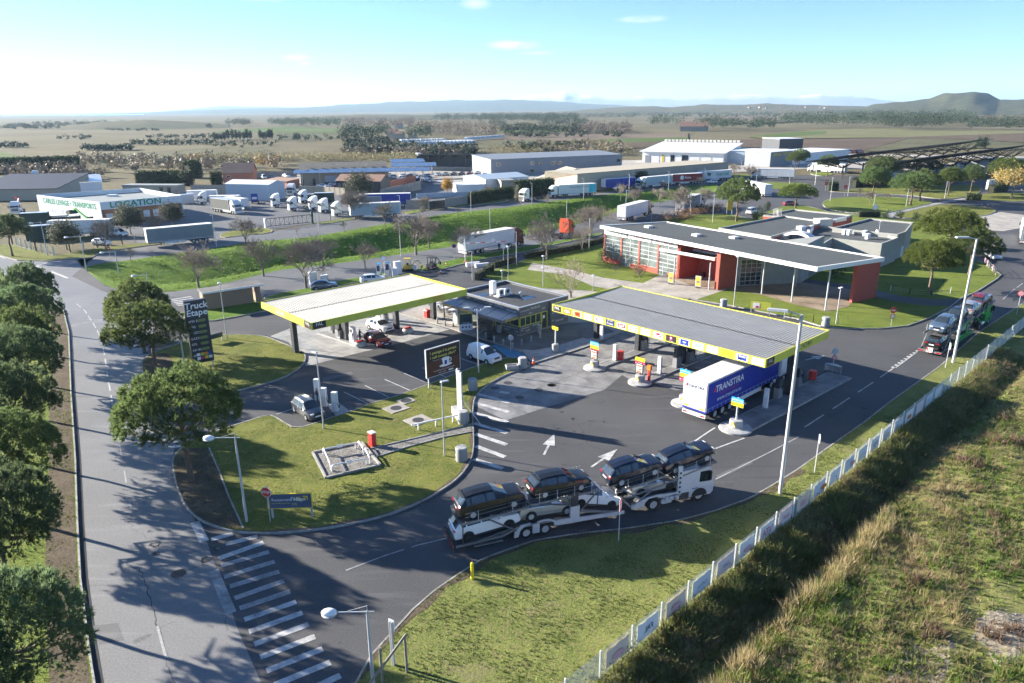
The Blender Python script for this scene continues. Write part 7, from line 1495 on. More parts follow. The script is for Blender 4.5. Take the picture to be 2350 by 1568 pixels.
for i,(mt_,s,lb) in enumerate(BN):
 p=F0+FD*(2.6+(i-1)*sp)+FN*.05;t=thing('banner',lb,'banner',p+V3((0,0,.12)),R_(43.67),'banners tied to the white fence');w=1.9;x0=.38
 V_=[];F_=[];nx=8
 for a in range(nx+1):
  for z in (.38,.75,1.15,1.5): V_.append((x0+w*a/nx,-.03+.018*sin_(a*1.7+i)+.01*sin_(z*6+i),z))
 for a in range(nx):
  for c_ in range(3): q=a*4+c_;F_.append((q,q+4,q+5,q+1))
 m=MB();m.add(V_,F_);m.build('cloth',mt_,t,smooth=60)
 word={'FAL':('FAL','fal_black',.5),'CoTruck':('CoTruck','navy',.3),'DKV':('DKV','navy',.34),'UTA':('UTA','crimson',.7),'dyneff':('dyneff','crimson',.38),'Prime':('Prime','navy',.42),'text':('eurowag','galv',.3),'e':('E100','turq',.4)}.get(s)
 if word: text(t,word[0],word[2],word[1],(x0+w/2,-.075,.92),(0,-1,0),sx=-1)
 if s.startswith('blot') or s in('ring','orange tip','red tip','swan','m','faint'):
  m=MB();m.lathe([(.3,0),(.3,.006)],7,T=MT_((x0+w*(.5 if 'tip' not in s else .85),-.075,.85))@Matrix.Diagonal((1.7,1,.7,1))@MR_(R_(90),4,'X'));m.build('printed_mark',{'faint':'peach','orange tip':'orange','m':'orange'}.get(s,'pink_faint'),t)
# lawn furniture
P4=gs('c7',[(1068,650),(1410,580),(1540,738),(1160,828)],.12);pit=thing('gravel_pit','gravel-filled square with kerb and white pipe rails on the lawn','gravel bed',(0,0,0));m=MB();m.prism([(p.x,p.y) for p in P4],.1,.135);m.build('gravel','gravel',pit)
for i in range(4): a,b=P4[i],P4[(i+1)%4];m=MB();m.prism(strip([a,b],-.09,.09),.08,.26);m.build('edging','kerb_mat',pit)
def rail(label,k,a,b,h=.55,z=.13):
 p=g(k,*a,z);q=g(k,*b,z);t=thing('pipe_rail',label,'rail',p,heading(p,q),'white pipe rails round the gravel square');L=(q-p).length;m=MB();m.path([(0,0,0),(0,0,h-.12),(.12,0,h),(L-.12,0,h),(L,0,h-.12),(L,0,0)],.06,8);m.build('pipe','white_paint',t,smooth=50);return t,L
for a,b,lb in (((1145,665),(1370,620),'white pipe rail on the far side of the gravel square'),((1390,605),(1425,660),'short white pipe rail at the right corner of the gravel square'),((1145,655),(1195,770),'white pipe rail on the left side of the gravel square'),((1205,780),(1447,730),'white pipe rail on the near side of the gravel square'),((1437,660),(1470,725),'white pipe rail beside the wooden edging of the gravel square')):
 t,L=rail(lb,'c7',a,b)
 if 'far' in lb or 'near' in lb: bx_('notice','sign_white',t,L*.5-.25,L*.5+.25,-.08,-.06,.45,.72)
sheet('gravel_path',gs('c7',[(1470,625),(1700,570),(2000,500),(2185,452),(2183,500),(2000,535),(1750,600),(1500,680)],.12),.127,'gravel',islandB)
for pts in ([(1470,622),(1700,568),(2000,497),(2185,449)],[(1500,684),(1750,604),(2000,538),(2183,503)]): m=MB();m.prism(strip(gs('c7',pts,.12),-.05,.05),.1,.2);m.build('edging','kerb_mat',islandB)
t=thing('hydrant_cabinet','red and white hydrant cabinet behind the gravel square','cabinet',g('c7',1487,600,.12),SA);bx_('casing','fire_red',t,-.22,.22,-.3,.3,0,1.25);bx_('lid','paper',t,-.26,.26,-.34,.34,1.25,1.32);bx_('door','red',t,-.23,-.215,-.2,.2,.2,.9)
p=g('c7',1760,500,.12);q=g('c7',2095,425,.12);t=thing('white_rail','long white rail on posts leading to the steel rails','rail',p,heading(p,q));L=(q-p).length;bx_('bar','white_paint',t,0,L,-.04,.04,.55,.68)
for x in (L*.14,L*.5,L*.86): bx_('post','white_paint',t,x-.05,x+.05,-.05,.05,0,.6)
def rails_stack():
 p=g('c7',2100,400,.12);t=thing('rail_rack','upright stack of grey steel poles standing in a concrete block','steel poles',p,SA+1.2);h=zh('c7',2100,400,70,.12)-.12;bx_('concrete_block','cast_grey',t,-1.2,1.2,-.5,.5,0,.75)
 for i in range(8): bx_('pole','galv',t,-.72+i*.19,-.60+i*.19,-.08,.04,.3,h-.1*(i%3))
 for z in (1.4,2.5): bx_('cross_bar','galv',t,-.8,.85,-.14,-.08,z,z+.08)
 m=MB();m.tube((-.7,-.1,2.0),(-2.6,-1.2,.05),.05,n=6);m.build('prop','galv',t)
rails_stack()
t=thing('trough','grey concrete trough beside the shop drive','planter',g('c5',1880,830,.12),SA-.5);m=MB();m.b(-.7,.7,-.4,-.3,0,.5);m.b(-.7,.7,.3,.4,0,.5);m.b(-.7,-.6,-.3,.3,0,.5);m.b(.6,.7,-.3,.3,0,.5);m.b(-.6,.6,-.3,.3,0,.12);m.build('walls','cast_grey',t)
def cone(lb,k,x,y,z=0):
 t=thing('traffic_cone',lb,'cone',g(k,x,y,z));bx_('foot','cone_orange',t,-.2,.2,-.2,.2,0,.05);m=MB();m.lathe([(.15,.05),(.11,.3)],12);m.lathe([(.08,.5),(.04,.75)],12);m.build('body','cone_orange',t);m=MB();m.lathe([(.112,.3),(.08,.5)],12);m.build('band','sign_white',t)
cone('white and orange cone beside the shop drive kerb','c5',2038,790,.12);cone('cone standing right of the barrier tape','c2',662,1322);cone('cone at the left end of the barrier tape','c2',698,1268);cone('red marker cone on the far right drive','z7',1908,730);cone('cone beside the path crossing','z7',1612,700);cone('cone left of the path crossing','z7',1468,690);cone('far right small cone','z7',1965,738);cone('farthest right small cone','z7',2017,745)
t=thing('marker_post','yellow plastic marker post on the near grass edge','marker post',g('r3',995,382,.12));m=MB();m.lathe([(.13,0),(.13,.1),(.11,.12),(.10,1.1),(.06,1.16),(.01,1.17)],12);m.build('post','lime_bright',t) if mat('lime_bright',(.75,.62,.03),.4,var=.05) else 0
for lb,k,x,y,h,mt_ in (('white inflation post behind the grey family car','c5',505,1100,1.9,'pump_white'),('wide white vacuum cabinet with hose right of the grey family car','c5',585,1140,2.0,'pump_white'),('tall white and blue post left of the inflation posts','c5',458,1060,2.3,'sign_white')):
 t=column(lb,g(k,x,y,.03),h,.55,.45,mt_,rz=SA+.6,logo=False);m=MB();m.path([(.1,-.35,1.4),(.1,-.5,.8),(0,-.4,.35),(-.1,-.32,.9)],.03,5);m.build('hose','rubber',t)
sheet('concrete_pad',gs('c5',[(520,1095),(600,1070),(700,1150),(590,1180)]),.014,'concrete_pad',lot)
mat('post_wood',(.22,.20,.17),.85,var=.25,scale=6)
for lb,pts,dia in (('leaning wooden posts and rail at the bottom edge of the grass',((r3x,r3y) for r3x,r3y in ((405,1060),(465,1045))),0),):
 a=g('r3',410,1075,.12);b=g('r3',468,1045,.12);t=thing('wooden_rail',lb,'fence',a,heading(a,b));
 for x in (0,1.4): m=MB();m.tube((x,0,-.1),(x,0,2.3),.07,n=7);m.build('post','post_wood',t)
 m=MB();m.tube((-1.6,-.3,.1),(1.5,0,2.35),.07,n=7);m.build('brace','post_wood',t)
for lb,k,x,y,h in (('white and blue car charger, left of the pair','c2',243,1345,2.3),('white and blue car charger, right of the pair','c2',305,1338,2.4)):
 t=thing('car_charger',lb,'charger',g(k,x,y),R_(-20));bx_('casing','sign_white',t,-.38,.38,-.3,.3,0,h);bx_('screen','navy',t,-.3,.3,-.32,-.3,h*.45,h*.9);bx_('cap','cyan',t,-.4,.4,-.32,.32,h,h+.08);m=MB();m.path([(.4,-.1,h*.8),(.6,-.2,h*.4),(.45,-.25,.3),(.36,-.25,h*.45)],.03,5);m.build('cable','rubber',t)
for lb,k,x,y,h,w in (('tall white electricity cabinet right of the chargers','c2',368,1325,2.2,1.2),('low white electricity cabinet before the tall one','c2',345,1338,1.3,1.0),('beige electricity cabinet beside the yellow digger','c2',468,1300,1.0,1.1),('pair of white cabinets left behind the short canopy','c5',420,205,2.0,1.2),('single cream cabinet behind the short canopy','c5',505,210,1.6,1.1),('cream kiosk cabinet in the far car park','z7',1990,575,3.6,4.5)):
 t=thing('electric_cabinet',lb,'cabinet',g(k,x,y,.02),R_(30));bx_('casing','render_cream' if 'cream' in lb or 'beige' in lb else 'box_white',t,-w/2,w/2,-.35,.35,0,h);bx_('roof','box_white',t,-w/2-.05,w/2+.05,-.4,.4,h,h+.07)
 for sg in (-1,1): bx_('door','box_white',t,sg*w*.23-w*.2,sg*w*.23+w*.2,-.37,-.35,.1,h-.1)
def digger(lb,k,x,y,mt_,rz):
 t=thing('mini_excavator',lb,'excavator',g(k,x,y),rz);m=MB()
 for sg in (1,-1): m.extr([(-.9,.05),(.9,.05),(1.05,.25),(.9,.45),(-.9,.45),(-1.05,.25)],sg*.6-.18,sg*.6+.18)
 m.build('track','rubber',t);bx_('body',mt_,t,-.8,.7,-.65,.65,.5,1.1);m=MB();
 for x_ in (-.5,.45):
  for y_ in (-.55,.55): m.b(x_-.05,x_+.05,y_-.05,y_+.05,1.1,2.2)
 m.b(-.6,.55,-.65,.65,2.2,2.32);m.build('canopy',mt_,t);bx_('seat','black',t,-.2,.15,-.3,.3,1.1,1.5);m=MB();m.tube((.7,0,.9),(1.7,0,2.0),.1,n=6);m.tube((1.7,0,2.0),(2.5,0,1.1),.08,n=6);m.b(2.3,2.7,-.25,.25,.5,1.0);m.build('arm',mt_,t)
digger('yellow mini excavator with roof beside the chargers','c2',437,1305,'lime_dark',R_(10));digger('black mini excavator on the grass strip edge','c2',600,1295,'steel_dark',R_(60))
a=g('c2',530,1330);b=g('c2',690,1290);t=thing('barrier_tape','red and white barrier tape strung between the works cones','tape',a,heading(a,b));L=(b-a).length;n_=int(L/.5)
for i in range(n_): bx_('band','red' if i%2 else 'sign_white',t,i*L/n_,(i+1)*L/n_,-.01,.01,.75-.1*sin_(PI_*i/n_),.85-.1*sin_(PI_*i/n_))
for lb,x,y in (('left concrete barrier block beside the height gauge',880,1270),('right concrete barrier block beside the height gauge',942,1278)):
 t=thing('barrier_block',lb,'barrier',g('c2',x,y),R_(25));m=MB()
 m.b(-1.3,1.3,-.35,.35,0,.7,0,tp=(1,.7));m.build('block','box_white',t)
 for i in range(3): bx_('pink_patch','pale_pink',t,-1.1+i*.85,-.6+i*.85,-.36,-.33,.2,.5)
t=thing('height_gauge','red and white height-limit bar on two posts before the white lorry','height bar',g('c2',828,1248),R_(15));hh=zh('c2',828,1248,1085);bx_('foot','red',t,-.35,.35,-.35,.35,0,.18);m=MB();m.tube((0,0,.1),(0,0,hh),.07,n=8);m.build('post','sign_white',t)
for i in range(8): bx_('bar_section','red' if i%2 else 'sign_white',t,i*1.0+.05,i*1.0+1.05,-.05,.05,hh-1.0,hh-.85)
m=MB();m.lathe([(.42,0),(.42,.02)],16,T=MT_((5.5,-.06,hh-.6))@MR_(R_(90),4,'X'));m.build('height_disc','sign_white',t)
def conc_fence(name,label,pts,k,h,mt_,cat='wall',thick=.15,post=2.5):
 P=[p if isinstance(p,Vector) else g(k,*p) for p in pts];t=thing(name,label,cat,(0,0,0))
 for i in range(len(P)-1):
  a,b=P[i],P[i+1];L=(b-a).length;n=max(1,round(L/post));hd=heading(a,b)
  for j in range(n):
   c=a.lerp(b,(j+.5)/n);m=MB();m.b(-L/n/2+.04,L/n/2-.04,-thick/2,thick/2,-.05,h);m.build('wall_slab',mt_,t,loc=(c.x,c.y,0),rz=hd)
   q=a.lerp(b,j/n);m=MB();m.b(-.1,.1,-thick/2-.05,thick/2+.05,-.05,h+.08);m.build('post',mt_,t,loc=(q.x,q.y,0),rz=hd)
 return t
def wire_fence(label,pts,k,h,post=2.6,mt_='galv',wire=True,pr=.05,name='wire_fence'):
 P=[g(k,*p) for p in pts];t=thing(name,label,'fence',(0,0,0));w=MB()
 for i in range(len(P)-1):
  a,b=P[i],P[i+1];L=(b-a).length;n=max(1,round(L/post))
  for j in range(n+1):
   q=a.lerp(b,j/n);m=MB();m.b(-pr,pr,-pr,pr,-.05,h);m.build('post',mt_,t,loc=(q.x,q.y,.1))
  for z in np.arange(.2,h,.3): w.tube((a.x,a.y,z),(b.x,b.y,z),.012,n=3,caps=False)
 if wire: w.build('wire','galv',t)
 return t
wire_fence('white-posted wire fence round the white depot',[(0,890),(150,900),(430,985),(635,1035)],'z5',1.9,mt_='white_paint',pr=.09);wire_fence('wire fence along the depot\'s road side',[(640,1035),(830,1000),(1150,945),(1440,905),(1740,885)],'z5',1.9,mt_='galv',pr=.07);wire_fence('low wire fence on the restaurant lawn',[(990,860),(1170,880),(1370,900),(1550,880)],'r1',1.0,3.5,pr=.04);wire_fence('red-banded white fence posts at the curve of the drive',[(1870,600),(1920,650),(1965,690),(1970,720)],'r1',1.1,2.2,'pink_faint');wire_fence('thin post fence beside the long canopy',[(0,1110),(60,1120),(270,1150),(500,1165)],'r1',1.0,3.0,pr=.035,wire=False);wire_fence('white rail fence of the haulage yard front',[(1250,610),(1360,600),(1480,585),(1590,570)],'z6',2.2,3.0);wire_fence('white tube fence beside the concrete wall',[(2095,500),(2150,490),(2200,480)],'z6',1.4,2.0,'white_paint')
a=g('z6',730,665);b=g('z6',1170,620);t=thing('yard_gate','long dark green sliding lattice gate of the haulage yard','gate',a,heading(a,b));L=(b-a).length;mat('gate_green',(.02,.06,.045),.5,var=.1);m=MB();m.tube((0,0,.3),(L,0,.3),.08,n=6);m.tube((0,0,2.2),(L,0,2.2),.08,n=6);m.build('rail','gate_green',t)
for i in range(11): m=MB();m.tube((i*L/10,0,.3),(i*L/10,0,2.2),.05,n=5);m.build('bar','gate_green',t)
for i in range(10): m=MB();m.tube((i*L/10,0,.3 if i%2 else 2.2),((i+1)*L/10,0,2.2 if i%2 else .3),.03,n=5);m.build('brace','gate_green',t)
bx_('gate_post','gate_green',t,L,L+.5,-.3,.3,0,3.0);bx_('gate_post','white_paint',t,-.4,0,-.3,.3,0,2.4)
# people
mat('skin',(.45,.28,.21),.6,var=.05);mat('jacket_blue',(.02,.07,.20),.8,var=.15);mat('jeans',(.05,.07,.12),.85,var=.15);mat('cloth_black',(.025,.025,.028),.85,var=.15);mat('hair',(.05,.03,.02),.8,var=.2);mat('cloth_grey',(.2,.2,.2),.85,var=.15)
PEOPLE=[]
def person(label,loc,rz,top,bottom,pose='stand'):
 t=thing('person',label,'person',loc,rz)
 J={'pelvis':(0,0,.93),'chest':(.03,0,1.28),'neck':(.03,0,1.48),'head':(.05,0,1.62),'crown':(.05,0,1.72)}
 me=bpy.data.meshes.new('body');V_=[];E_=[];R__=[]
 def v(p,r): V_.append(p);R__.append(r);return len(V_)-1
 def e(a,b): E_.append((a,b))
 pel=v((0,0,.95),.15);wa=v((0,0,1.12),.135);ch=v((.02,0,1.33),.16);ne=v((.03,0,1.47),.06);hd=v((.05,0,1.60),.095);cr=v((.05,0,1.70),.085);e(pel,wa);e(wa,ch);e(ch,ne);e(ne,hd);e(hd,cr)
 for sg in (1,-1):
  st=.12*sg*(1 if pose=='walk' else .25);hp=v((0,.09*sg,.9),.10);kn=v((.03+st,.10*sg,.5),.065);an=v((st*1.3-.02,.11*sg,.09),.045);to=v((st*1.3+.16,.12*sg,.045),.04);e(pel,hp);e(hp,kn);e(kn,an);e(an,to)
  fw=.28 if pose=='reach' else .05;sh=v((.02,.19*sg,1.38),.065);el=v((fw*.6,.25*sg,1.12),.048);wr=v((fw*1.5+.1,.22*sg,1.0 if pose=='reach' else .88),.035);ha=v((fw*1.8+.14,.21*sg,.98 if pose=='reach' else .80),.035);e(ch,sh);e(sh,el);e(el,wr);e(wr,ha)
 me.from_pydata(V_,E_,[]);o=bpy.data.objects.new('body',me);COL.objects.link(o);sk=o.modifiers.new('s','SKIN');
 for i,d in enumerate(me.skin_vertices[0].data): d.radius=(R__[i],R__[i]);d.use_root=(i==0)
 ss=o.modifiers.new('u','SUBSURF');ss.levels=1;ss.render_levels=1
 PEOPLE.append((o,t,top,bottom))
def flush_people():
 bpy.context.view_layer.update();dg=bpy.context.evaluated_depsgraph_get()
 for o,t,top,bottom in PEOPLE:
  me=bpy.data.meshes.new_from_object(o.evaluated_get(dg));me.name='body';me.materials.clear()
  for q in (top,bottom,'skin','hair','black'): me.materials.append(MATS[q])
  for p in me.polygons:
   c=p.center;z=c.z;p.use_smooth=True;p.material_index=4 if z<.12 else 1 if (z<.98 and abs(c.y)<.2 and (abs(c.x)<.22)) else 2 if ((z>1.49 and not(z>1.66 or c.x<.02)) or (z<1.02 and abs(c.y)>.17 and c.x>.12)) else 3 if z>1.5 else 0
  q=bpy.data.objects.new('body',me);link(q,t);bpy.data.objects.remove(o)
person('person in a blue jacket filling the red hatchback',g('c5',765,632,.02),R_(-20),'jacket_blue','jeans','reach');person('person in dark clothes beside the white box lorry',g('c2',1060,1168),R_(100),'cloth_black','cloth_black','walk');person('person in dark clothes leaning at the grey family car',g('c5',455,1085,.02),R_(200),'cloth_black','jeans','reach');person('person in grey walking on the path behind the restaurant',g('z7',915,835,.02),R_(60),'cloth_grey','cloth_black','walk')
# buildings behind
mat('clad_white',(.72,.74,.75),.45,.1,var=.04,scale=.4);mat('clad_grey',(.235,.255,.28),.5,.2,var=.05,scale=.3);mat('clad_dark',(.055,.06,.07),.5,.2,var=.1,scale=.4);mat('clad_bluegrey',(.45,.53,.60),.45,.2,var=.05);mat('tile_roof',(.30,.19,.14),.85,var=.25,scale=2.5,bump=.6,bscale=5);mat('fibro_roof',(.27,.24,.19),.85,var=.2,scale=1.2,bump=.4,bscale=4);mat('wall_orange',(.50,.20,.12),.85,var=.08,scale=1);mat('wall_beige',(.42,.38,.30),.85,var=.08,scale=.6,dirt=.2);mat('wall_conc',(.32,.30,.27),.85,var=.12,scale=.8,dirt=.25);mat('solar',(.045,.05,.065),.55,.0,var=.2,scale=1.5);mat('solar_blue',(.12,.18,.28),.18,.3,var=.1);mat('metal_shiny',(.80,.76,.70),.25,.6,var=.03);mat('brick_orange',(.42,.20,.10),.85,var=.12,scale=3);mat('far_white',(.45,.40,.33),.85,var=.08);mat('far_roof',(.17,.10,.075),.85,var=.1)
def rectb(k,a,b,depth):
 A=g(k,*a) if not isinstance(a,Vector) else a;B=g(k,*b) if not isinstance(b,Vector) else b;d=(B-A).normalized();n=V3((-d.y,d.x,0));return A,heading(A,B),(B-A).length
def building(name,label,cat,k,a,b,depth,h,wall,roof,kind='flat',rise=1.2,over=.3,windows=(),pw=None,group=None,parapet=.0):
 A,hd,L=rectb(k,a,b,depth);t=thing(name,label,cat,A,hd,group);m=MB();m.b(0,L,0,depth,-4,h);w=m.build('wall',wall,t)
 if kind=='flat':
  bx_('roof',roof,t,-over,L+over,-over,depth+over,h,h+.2)
  if parapet:
   m=MB();m.b(-.05,L+.05,-.1,.1,h+.2,h+.2+parapet);m.b(-.05,L+.05,depth-.1,depth+.1,h+.2,h+.2+parapet);m.b(-.1,.1,.1,depth-.1,h+.2,h+.2+parapet);m.b(L-.1,L+.1,.1,depth-.1,h+.2,h+.2+parapet);m.build('parapet',wall,t)
 elif kind=='gable':     # ridge along x
  for sg,(y0,y1) in ((0,(-over,depth/2)),(1,(depth+over,depth/2))):
   z0=h-.05-over*rise/(depth/2) if True else h;q=MB();q.add([(-over,y0,z0),(L+over,y0,z0),(L+over,y1,h+rise),(-over,y1,h+rise),(-over,y0,z0+.16),(L+over,y0,z0+.16),(L+over,y1,h+rise+.16),(-over,y1,h+rise+.16)],[(0,1,2,3),(7,6,5,4),(0,4,5,1),(1,5,6,2),(3,2,6,7),(0,3,7,4)]);q.build('roof',roof,t)
  q=MB()
  for x in (.02,L-.02): q.add([(x,0,h),(x,depth,h),(x,depth/2,h+rise)],[(0,1,2)])
  q.build('gable',wall,t)
 elif kind=='gable_y':   # ridge along y, gable faces camera
  for sg in (0,1):
   x0,x1=(-over,L/2) if sg==0 else (L+over,L/2);q=MB();q.add([(x0,-over,h-.05),(x0,depth+over,h-.05),(x1,depth+over,h+rise),(x1,-over,h+rise),(x0,-over,h+.1),(x0,depth+over,h+.1),(x1,depth+over,h+rise+.15),(x1,-over,h+rise+.15)],[(0,1,2,3),(7,6,5,4),(0,4,5,1),(1,5,6,2),(0,3,7,4)]);q.build('roof',roof,t)
  q=MB()
  for y in (.02,depth-.02): q.add([(0,y,h),(L,y,h),(L/2,y,h+rise)],[(0,1,2)])
  q.build('gable',wall,t)
 elif kind=='mono':      # rises away from the camera
  q=MB();q.add([(-over,-over,h),(L+over,-over,h),(L+over,depth+over,h+rise),(-over,depth+over,h+rise),(-over,-over,h+.18),(L+over,-over,h+.18),(L+over,depth+over,h+rise+.18),(-over,depth+over,h+rise+.18)],[(3,2,1,0),(4,5,6,7),(0,1,5,4),(1,2,6,5),(3,7,6,2),(0,4,7,3)]);q.build('roof',roof,t);q=MB();q.add([(0,0,h),(0,depth,h+rise),(0,depth,h)],[(0,1,2)]);q.add([(L,0,h),(L,depth,h+rise),(L,depth,h)],[(2,1,0)]);q.add([(0,depth,h),(L,depth,h),(L,depth,h+rise),(0,depth,h+rise)],[(3,2,1,0)]);q.build('gable',wall,t)
 for wd in windows:
  x0,x1,z0,z1=wd[:4];fm=wd[4] if len(wd)>4 else 'window_white';nm=wd[5] if len(wd)>5 else 'window';gm=wd[6] if len(wd)>6 else 'glass'
  x0*=L;x1*=L;q=MB();q.b(x0,x1,-.08,.0,z0,z1);f=q.build(nm,fm,t);bx_('pane',gm,f,x0+.1,x1-.1,-.1,-.08,z0+.1,z1-.1)
 return t,L
def H(k,x,y,ty): return zh(k,x,y,ty)
A=g('z5',1222,665);hA=H('z5',1222,665,402);lf=g('z5',430,315,hA);rt=g('z5',2125,322,hA);bk=g('z5',1640,235,hA)
t=thing('depot','white depot with big green lettering and sunk grey roof','building',(0,0,0));P=[V3((A.x,A.y,0)),V3((rt.x,rt.y,0)),V3((bk.x,bk.y,0)),V3((lf.x,lf.y,0))];hb=H('z5',1222,665,495)
for i,(a,b) in enumerate(((P[0],P[1]),(P[1],P[2]),(P[2],P[3]),(P[3],P[0]))):
 T=MT_(a)@MR_(heading(a,b),4,'Z');L=(b-a).length;bx_('cladding','clad_white',t,0,L,-.1,.1,hb if i==0 else 0,hA,T=T)
 m=MB()
 for z in np.arange(hb+.3 if i==0 else .5,hA,.45): m.b(0,L,-.125,.1,z,z+.03,T=T)
 m.build('cladding_joints','clad_bluegrey',t)
m=MB();m.prism(inset(P,.5),0,hb);m.build('wall','brick_orange',t);m=MB();m.prism(inset(P,.2),hA-1.3,hA-1.2);m.build('roof','felt_light',t) if mat('felt_light',(.22,.25,.26),.8,var=.1,scale=.2) else 0
for x,y in ((1200,290),(1320,325)): p=g('z5',x,y,hA-1);bx_('skylight','clad_white',t,p.x-1.2,p.x+1.2,p.y-1,p.y+1,hA-1.2,hA-.7)
d=(P[1]-P[0]).normalized();n=V3((d.y,-d.x,0));L=(P[1]-P[0]).length;text(t,'LOCATION',2.1,'green_letter',P[0]+d*L*.42+n*.14+V3((0,0,(hA+hb)/2)),n,sx=1.2,bold=.05) if mat('green_letter',(.02,.30,.12),.5,var=.03) else 0
d2=(P[0]-P[3]).normalized();n2=V3((d2.y,-d2.x,0));L2_=(P[0]-P[3]).length;text(t,'CARLES LEVAGE • TRANSPORTS',2.0,'green_letter',P[3]+d2*L2_*.52+n2*.14+V3((0,0,hA-1.4)),n2,sx=L2_/34,bold=.04);text(t,'04 67 37 69 69',1.8,'galv',P[3]+d2*L2_*.34+n2*.14+V3((0,0,hA-4.0)),n2,sx=L2_/40)
for x in (.05,.5,.62):
 q=P[0]+d*L*x;m=MB();m.b(0,1.6,-.62,-.55,.8 if x>.1 else 0,2.6,T=MT_(P[0])@MR_(heading(P[0],P[1]),4,'Z')@MT_((x*L,1.1,0)));f=m.build('window','window_white',t)
building('solar_shed','long low shed with a dark solar-panelled roof at the left edge','shed','z5',(-300,390),(690,375),22,3.6,'wall_beige','solar',kind='mono',rise=3.2);building('metal_shed','small shed with a gleaming white metal roof behind the depot','shed','z5',(690,330),(1215,300),12,4.2,'clad_white','metal_shiny',kind='mono',rise=1.6)
building('site_hut','long pale hut with two dark doors behind the depot','hut','z5',(1450,300),(2090,305),5,2.8,'wall_beige','felt_light',windows=((.68,.74,0,2.2,'black','door'),(.82,.88,0,2.2,'black','door')))
building('house','orange house with a brown tiled roof','house','z6',(312,246),(602,238),13,4.6,'wall_orange','tile_roof',kind='gable',rise=3.2,windows=((.12,.26,2.7,3.6),(.13,.26,.6,1.9),(.42,.68,.5,2.0),(.8,.9,.7,1.9)))
building('small_shed','low orange shed roof beside the white shed','shed','z6',(720,262),(935,278),6,2.4,'wall_orange','tile_roof',kind='mono',rise=.6)
t,L=building('white_shed','pale blue-white metal shed in the haulage yard','shed','z6',(345,392),(768,404),9,5.2,'clad_bluegrey','clad_white',kind='gable',rise=.9)
m=MB()
for i in range(int(L/1.0)): m.b(i*1.0+.1,i*1.0+.14,-.04,.02,.1,5.1)
m.build('cladding_ribs','clad_bluegrey',t)
t=thing('banner_trailer','trailer carrying a blue and white panel before the white shed','trailer',g('z6',622,425),R_(-75));bx_('bed','chassis',t,-2.2,2.2,-1.0,1.0,.6,.8);bx_('panel','blue',t,1.9,2.1,-1.0,1.0,.8,3.2);bx_('print','sign_white',t,2.1,2.13,-.7,.7,1.5,2.2)
for x in (-1.2,.4):
 for sg in (1,-1): put_wheel(t,x,sg*1.0,.4,.25,'galv')
t,L=building('breaker_building','long beige workshop with a brown fibre-cement roof','workshop','z6',(1072,252),(1925,222),16,5.2,'wall_beige','fibro_roof',kind='gable',rise=2.6,windows=((.0,.03,0,2.4,'black','door'),(.13,.16,0,2.4,'black','door'),(.27,.4,0,3.4,'clad_bluegrey','shutter','clad_bluegrey')))
m=MB()
for i in range(8): m.b(L*(.06+i*.115),L*(.10+i*.115),3.0,4.2,6.95,7.1)
m.build('roof_light','felt_light',t)
def carport(label,k,a,b,depth,h,n=8):
 A,hd,L=rectb(k,a,b,depth);t=thing('solar_carport',label,'carport',A,hd);m=MB();m.add([(0,0,h),(L,0,h),(L,depth,h+1.0),(0,depth,h+1.0),(0,0,h+.15),(L,0,h+.15),(L,depth,h+1.15),(0,depth,h+1.15)],[(3,2,1,0),(4,5,6,7),(0,1,5,4),(1,2,6,5),(0,4,7,3)]);m.build('solar_roof','solar_blue',t)
 for i in range(n):
  for y in (.5,depth-.5): MB().tube((L*(i+.5)/n,y,0),(L*(i+.5)/n,y,h+.2),.12,n=6).build('post','galv',t)
carport('front solar carport before the beige workshop','z6',(1000,262),(2340,232),6,4.8);carport('second solar carport behind the workshop','z6',(1960,190),(2400,180),7,5.0,5);carport('farthest solar carport behind the workshop','z6',(1960,140),(2290,130),7,5.0,5)
building('tiled_house','dark-walled house with orange base and tiled roof behind the holm oak','house','z6',(1420,322),(1850,330),9,4.2,'clad_dark','tile_roof',kind='gable',rise=1.8,windows=((.04,.09,2.3,3.2),));
conc_fence('concrete_wall','pale slab wall in front of the tiled house',[(1055,320),(1300,330),(1500,345)],'z6',2.4,'wall_beige');conc_fence('concrete_wall','grey block wall right of the tiled house',[(1850,385),(1980,350),(2240,290),(2245,235)],'z6',3.0,'wall_conc');conc_fence('concrete_wall','dark red slab wall behind the grey block wall',[(1895,290),(2190,225)],'z6',2.8,'wall_orange');conc_fence('concrete_wall','long grey slab wall behind the yard',[(0,330),(340,330)],'z6',3.0,'wall_conc');conc_fence('concrete_wall','far grey slab wall behind the parked vans',[(540,190),(700,165),(1030,160)],'z6',2.2,'wall_conc');conc_fence('concrete_wall','slab wall along the back road by the black gate',[(430,880),(580,885)],'c2',2.6,'wall_conc');conc_fence('concrete_wall','slab wall with shrubs right of the black gate',[(690,870),(850,850),(1080,815)],'c2',2.6,'wall_conc');conc_fence('concrete_wall','metal-capped slab wall behind the yellow tree',[(500,810),(870,795)],'c2',1.6,'clad_bluegrey')
a=g('c2',583,890);b=g('c2',690,878);t=thing('black_gate','solid black yard gate between the slab walls','gate',a,heading(a,b));L=(b-a).length
for i in range(6): bx_('board','black',t,i*L/6+.03,(i+1)*L/6-.03,-.05,.05,.1,2.5)
t,L=building('grey_hangar','long grey metal hangar with a few small windows','hangar','c2',(1005,652),(1897,608),22,6.6,'clad_grey','clad_grey',kind='mono',rise=.9,windows=((.04,.065,3.8,5.2),(.285,.31,3.6,5.2),(.335,.36,3.6,4.8,'clad_dark'),(.44,.475,3.2,4.8),(.49,.52,3.2,4.8),(.28,.31,.6,1.9,'wall_beige'),(.955,.985,3.4,4.6,'clad_dark')))
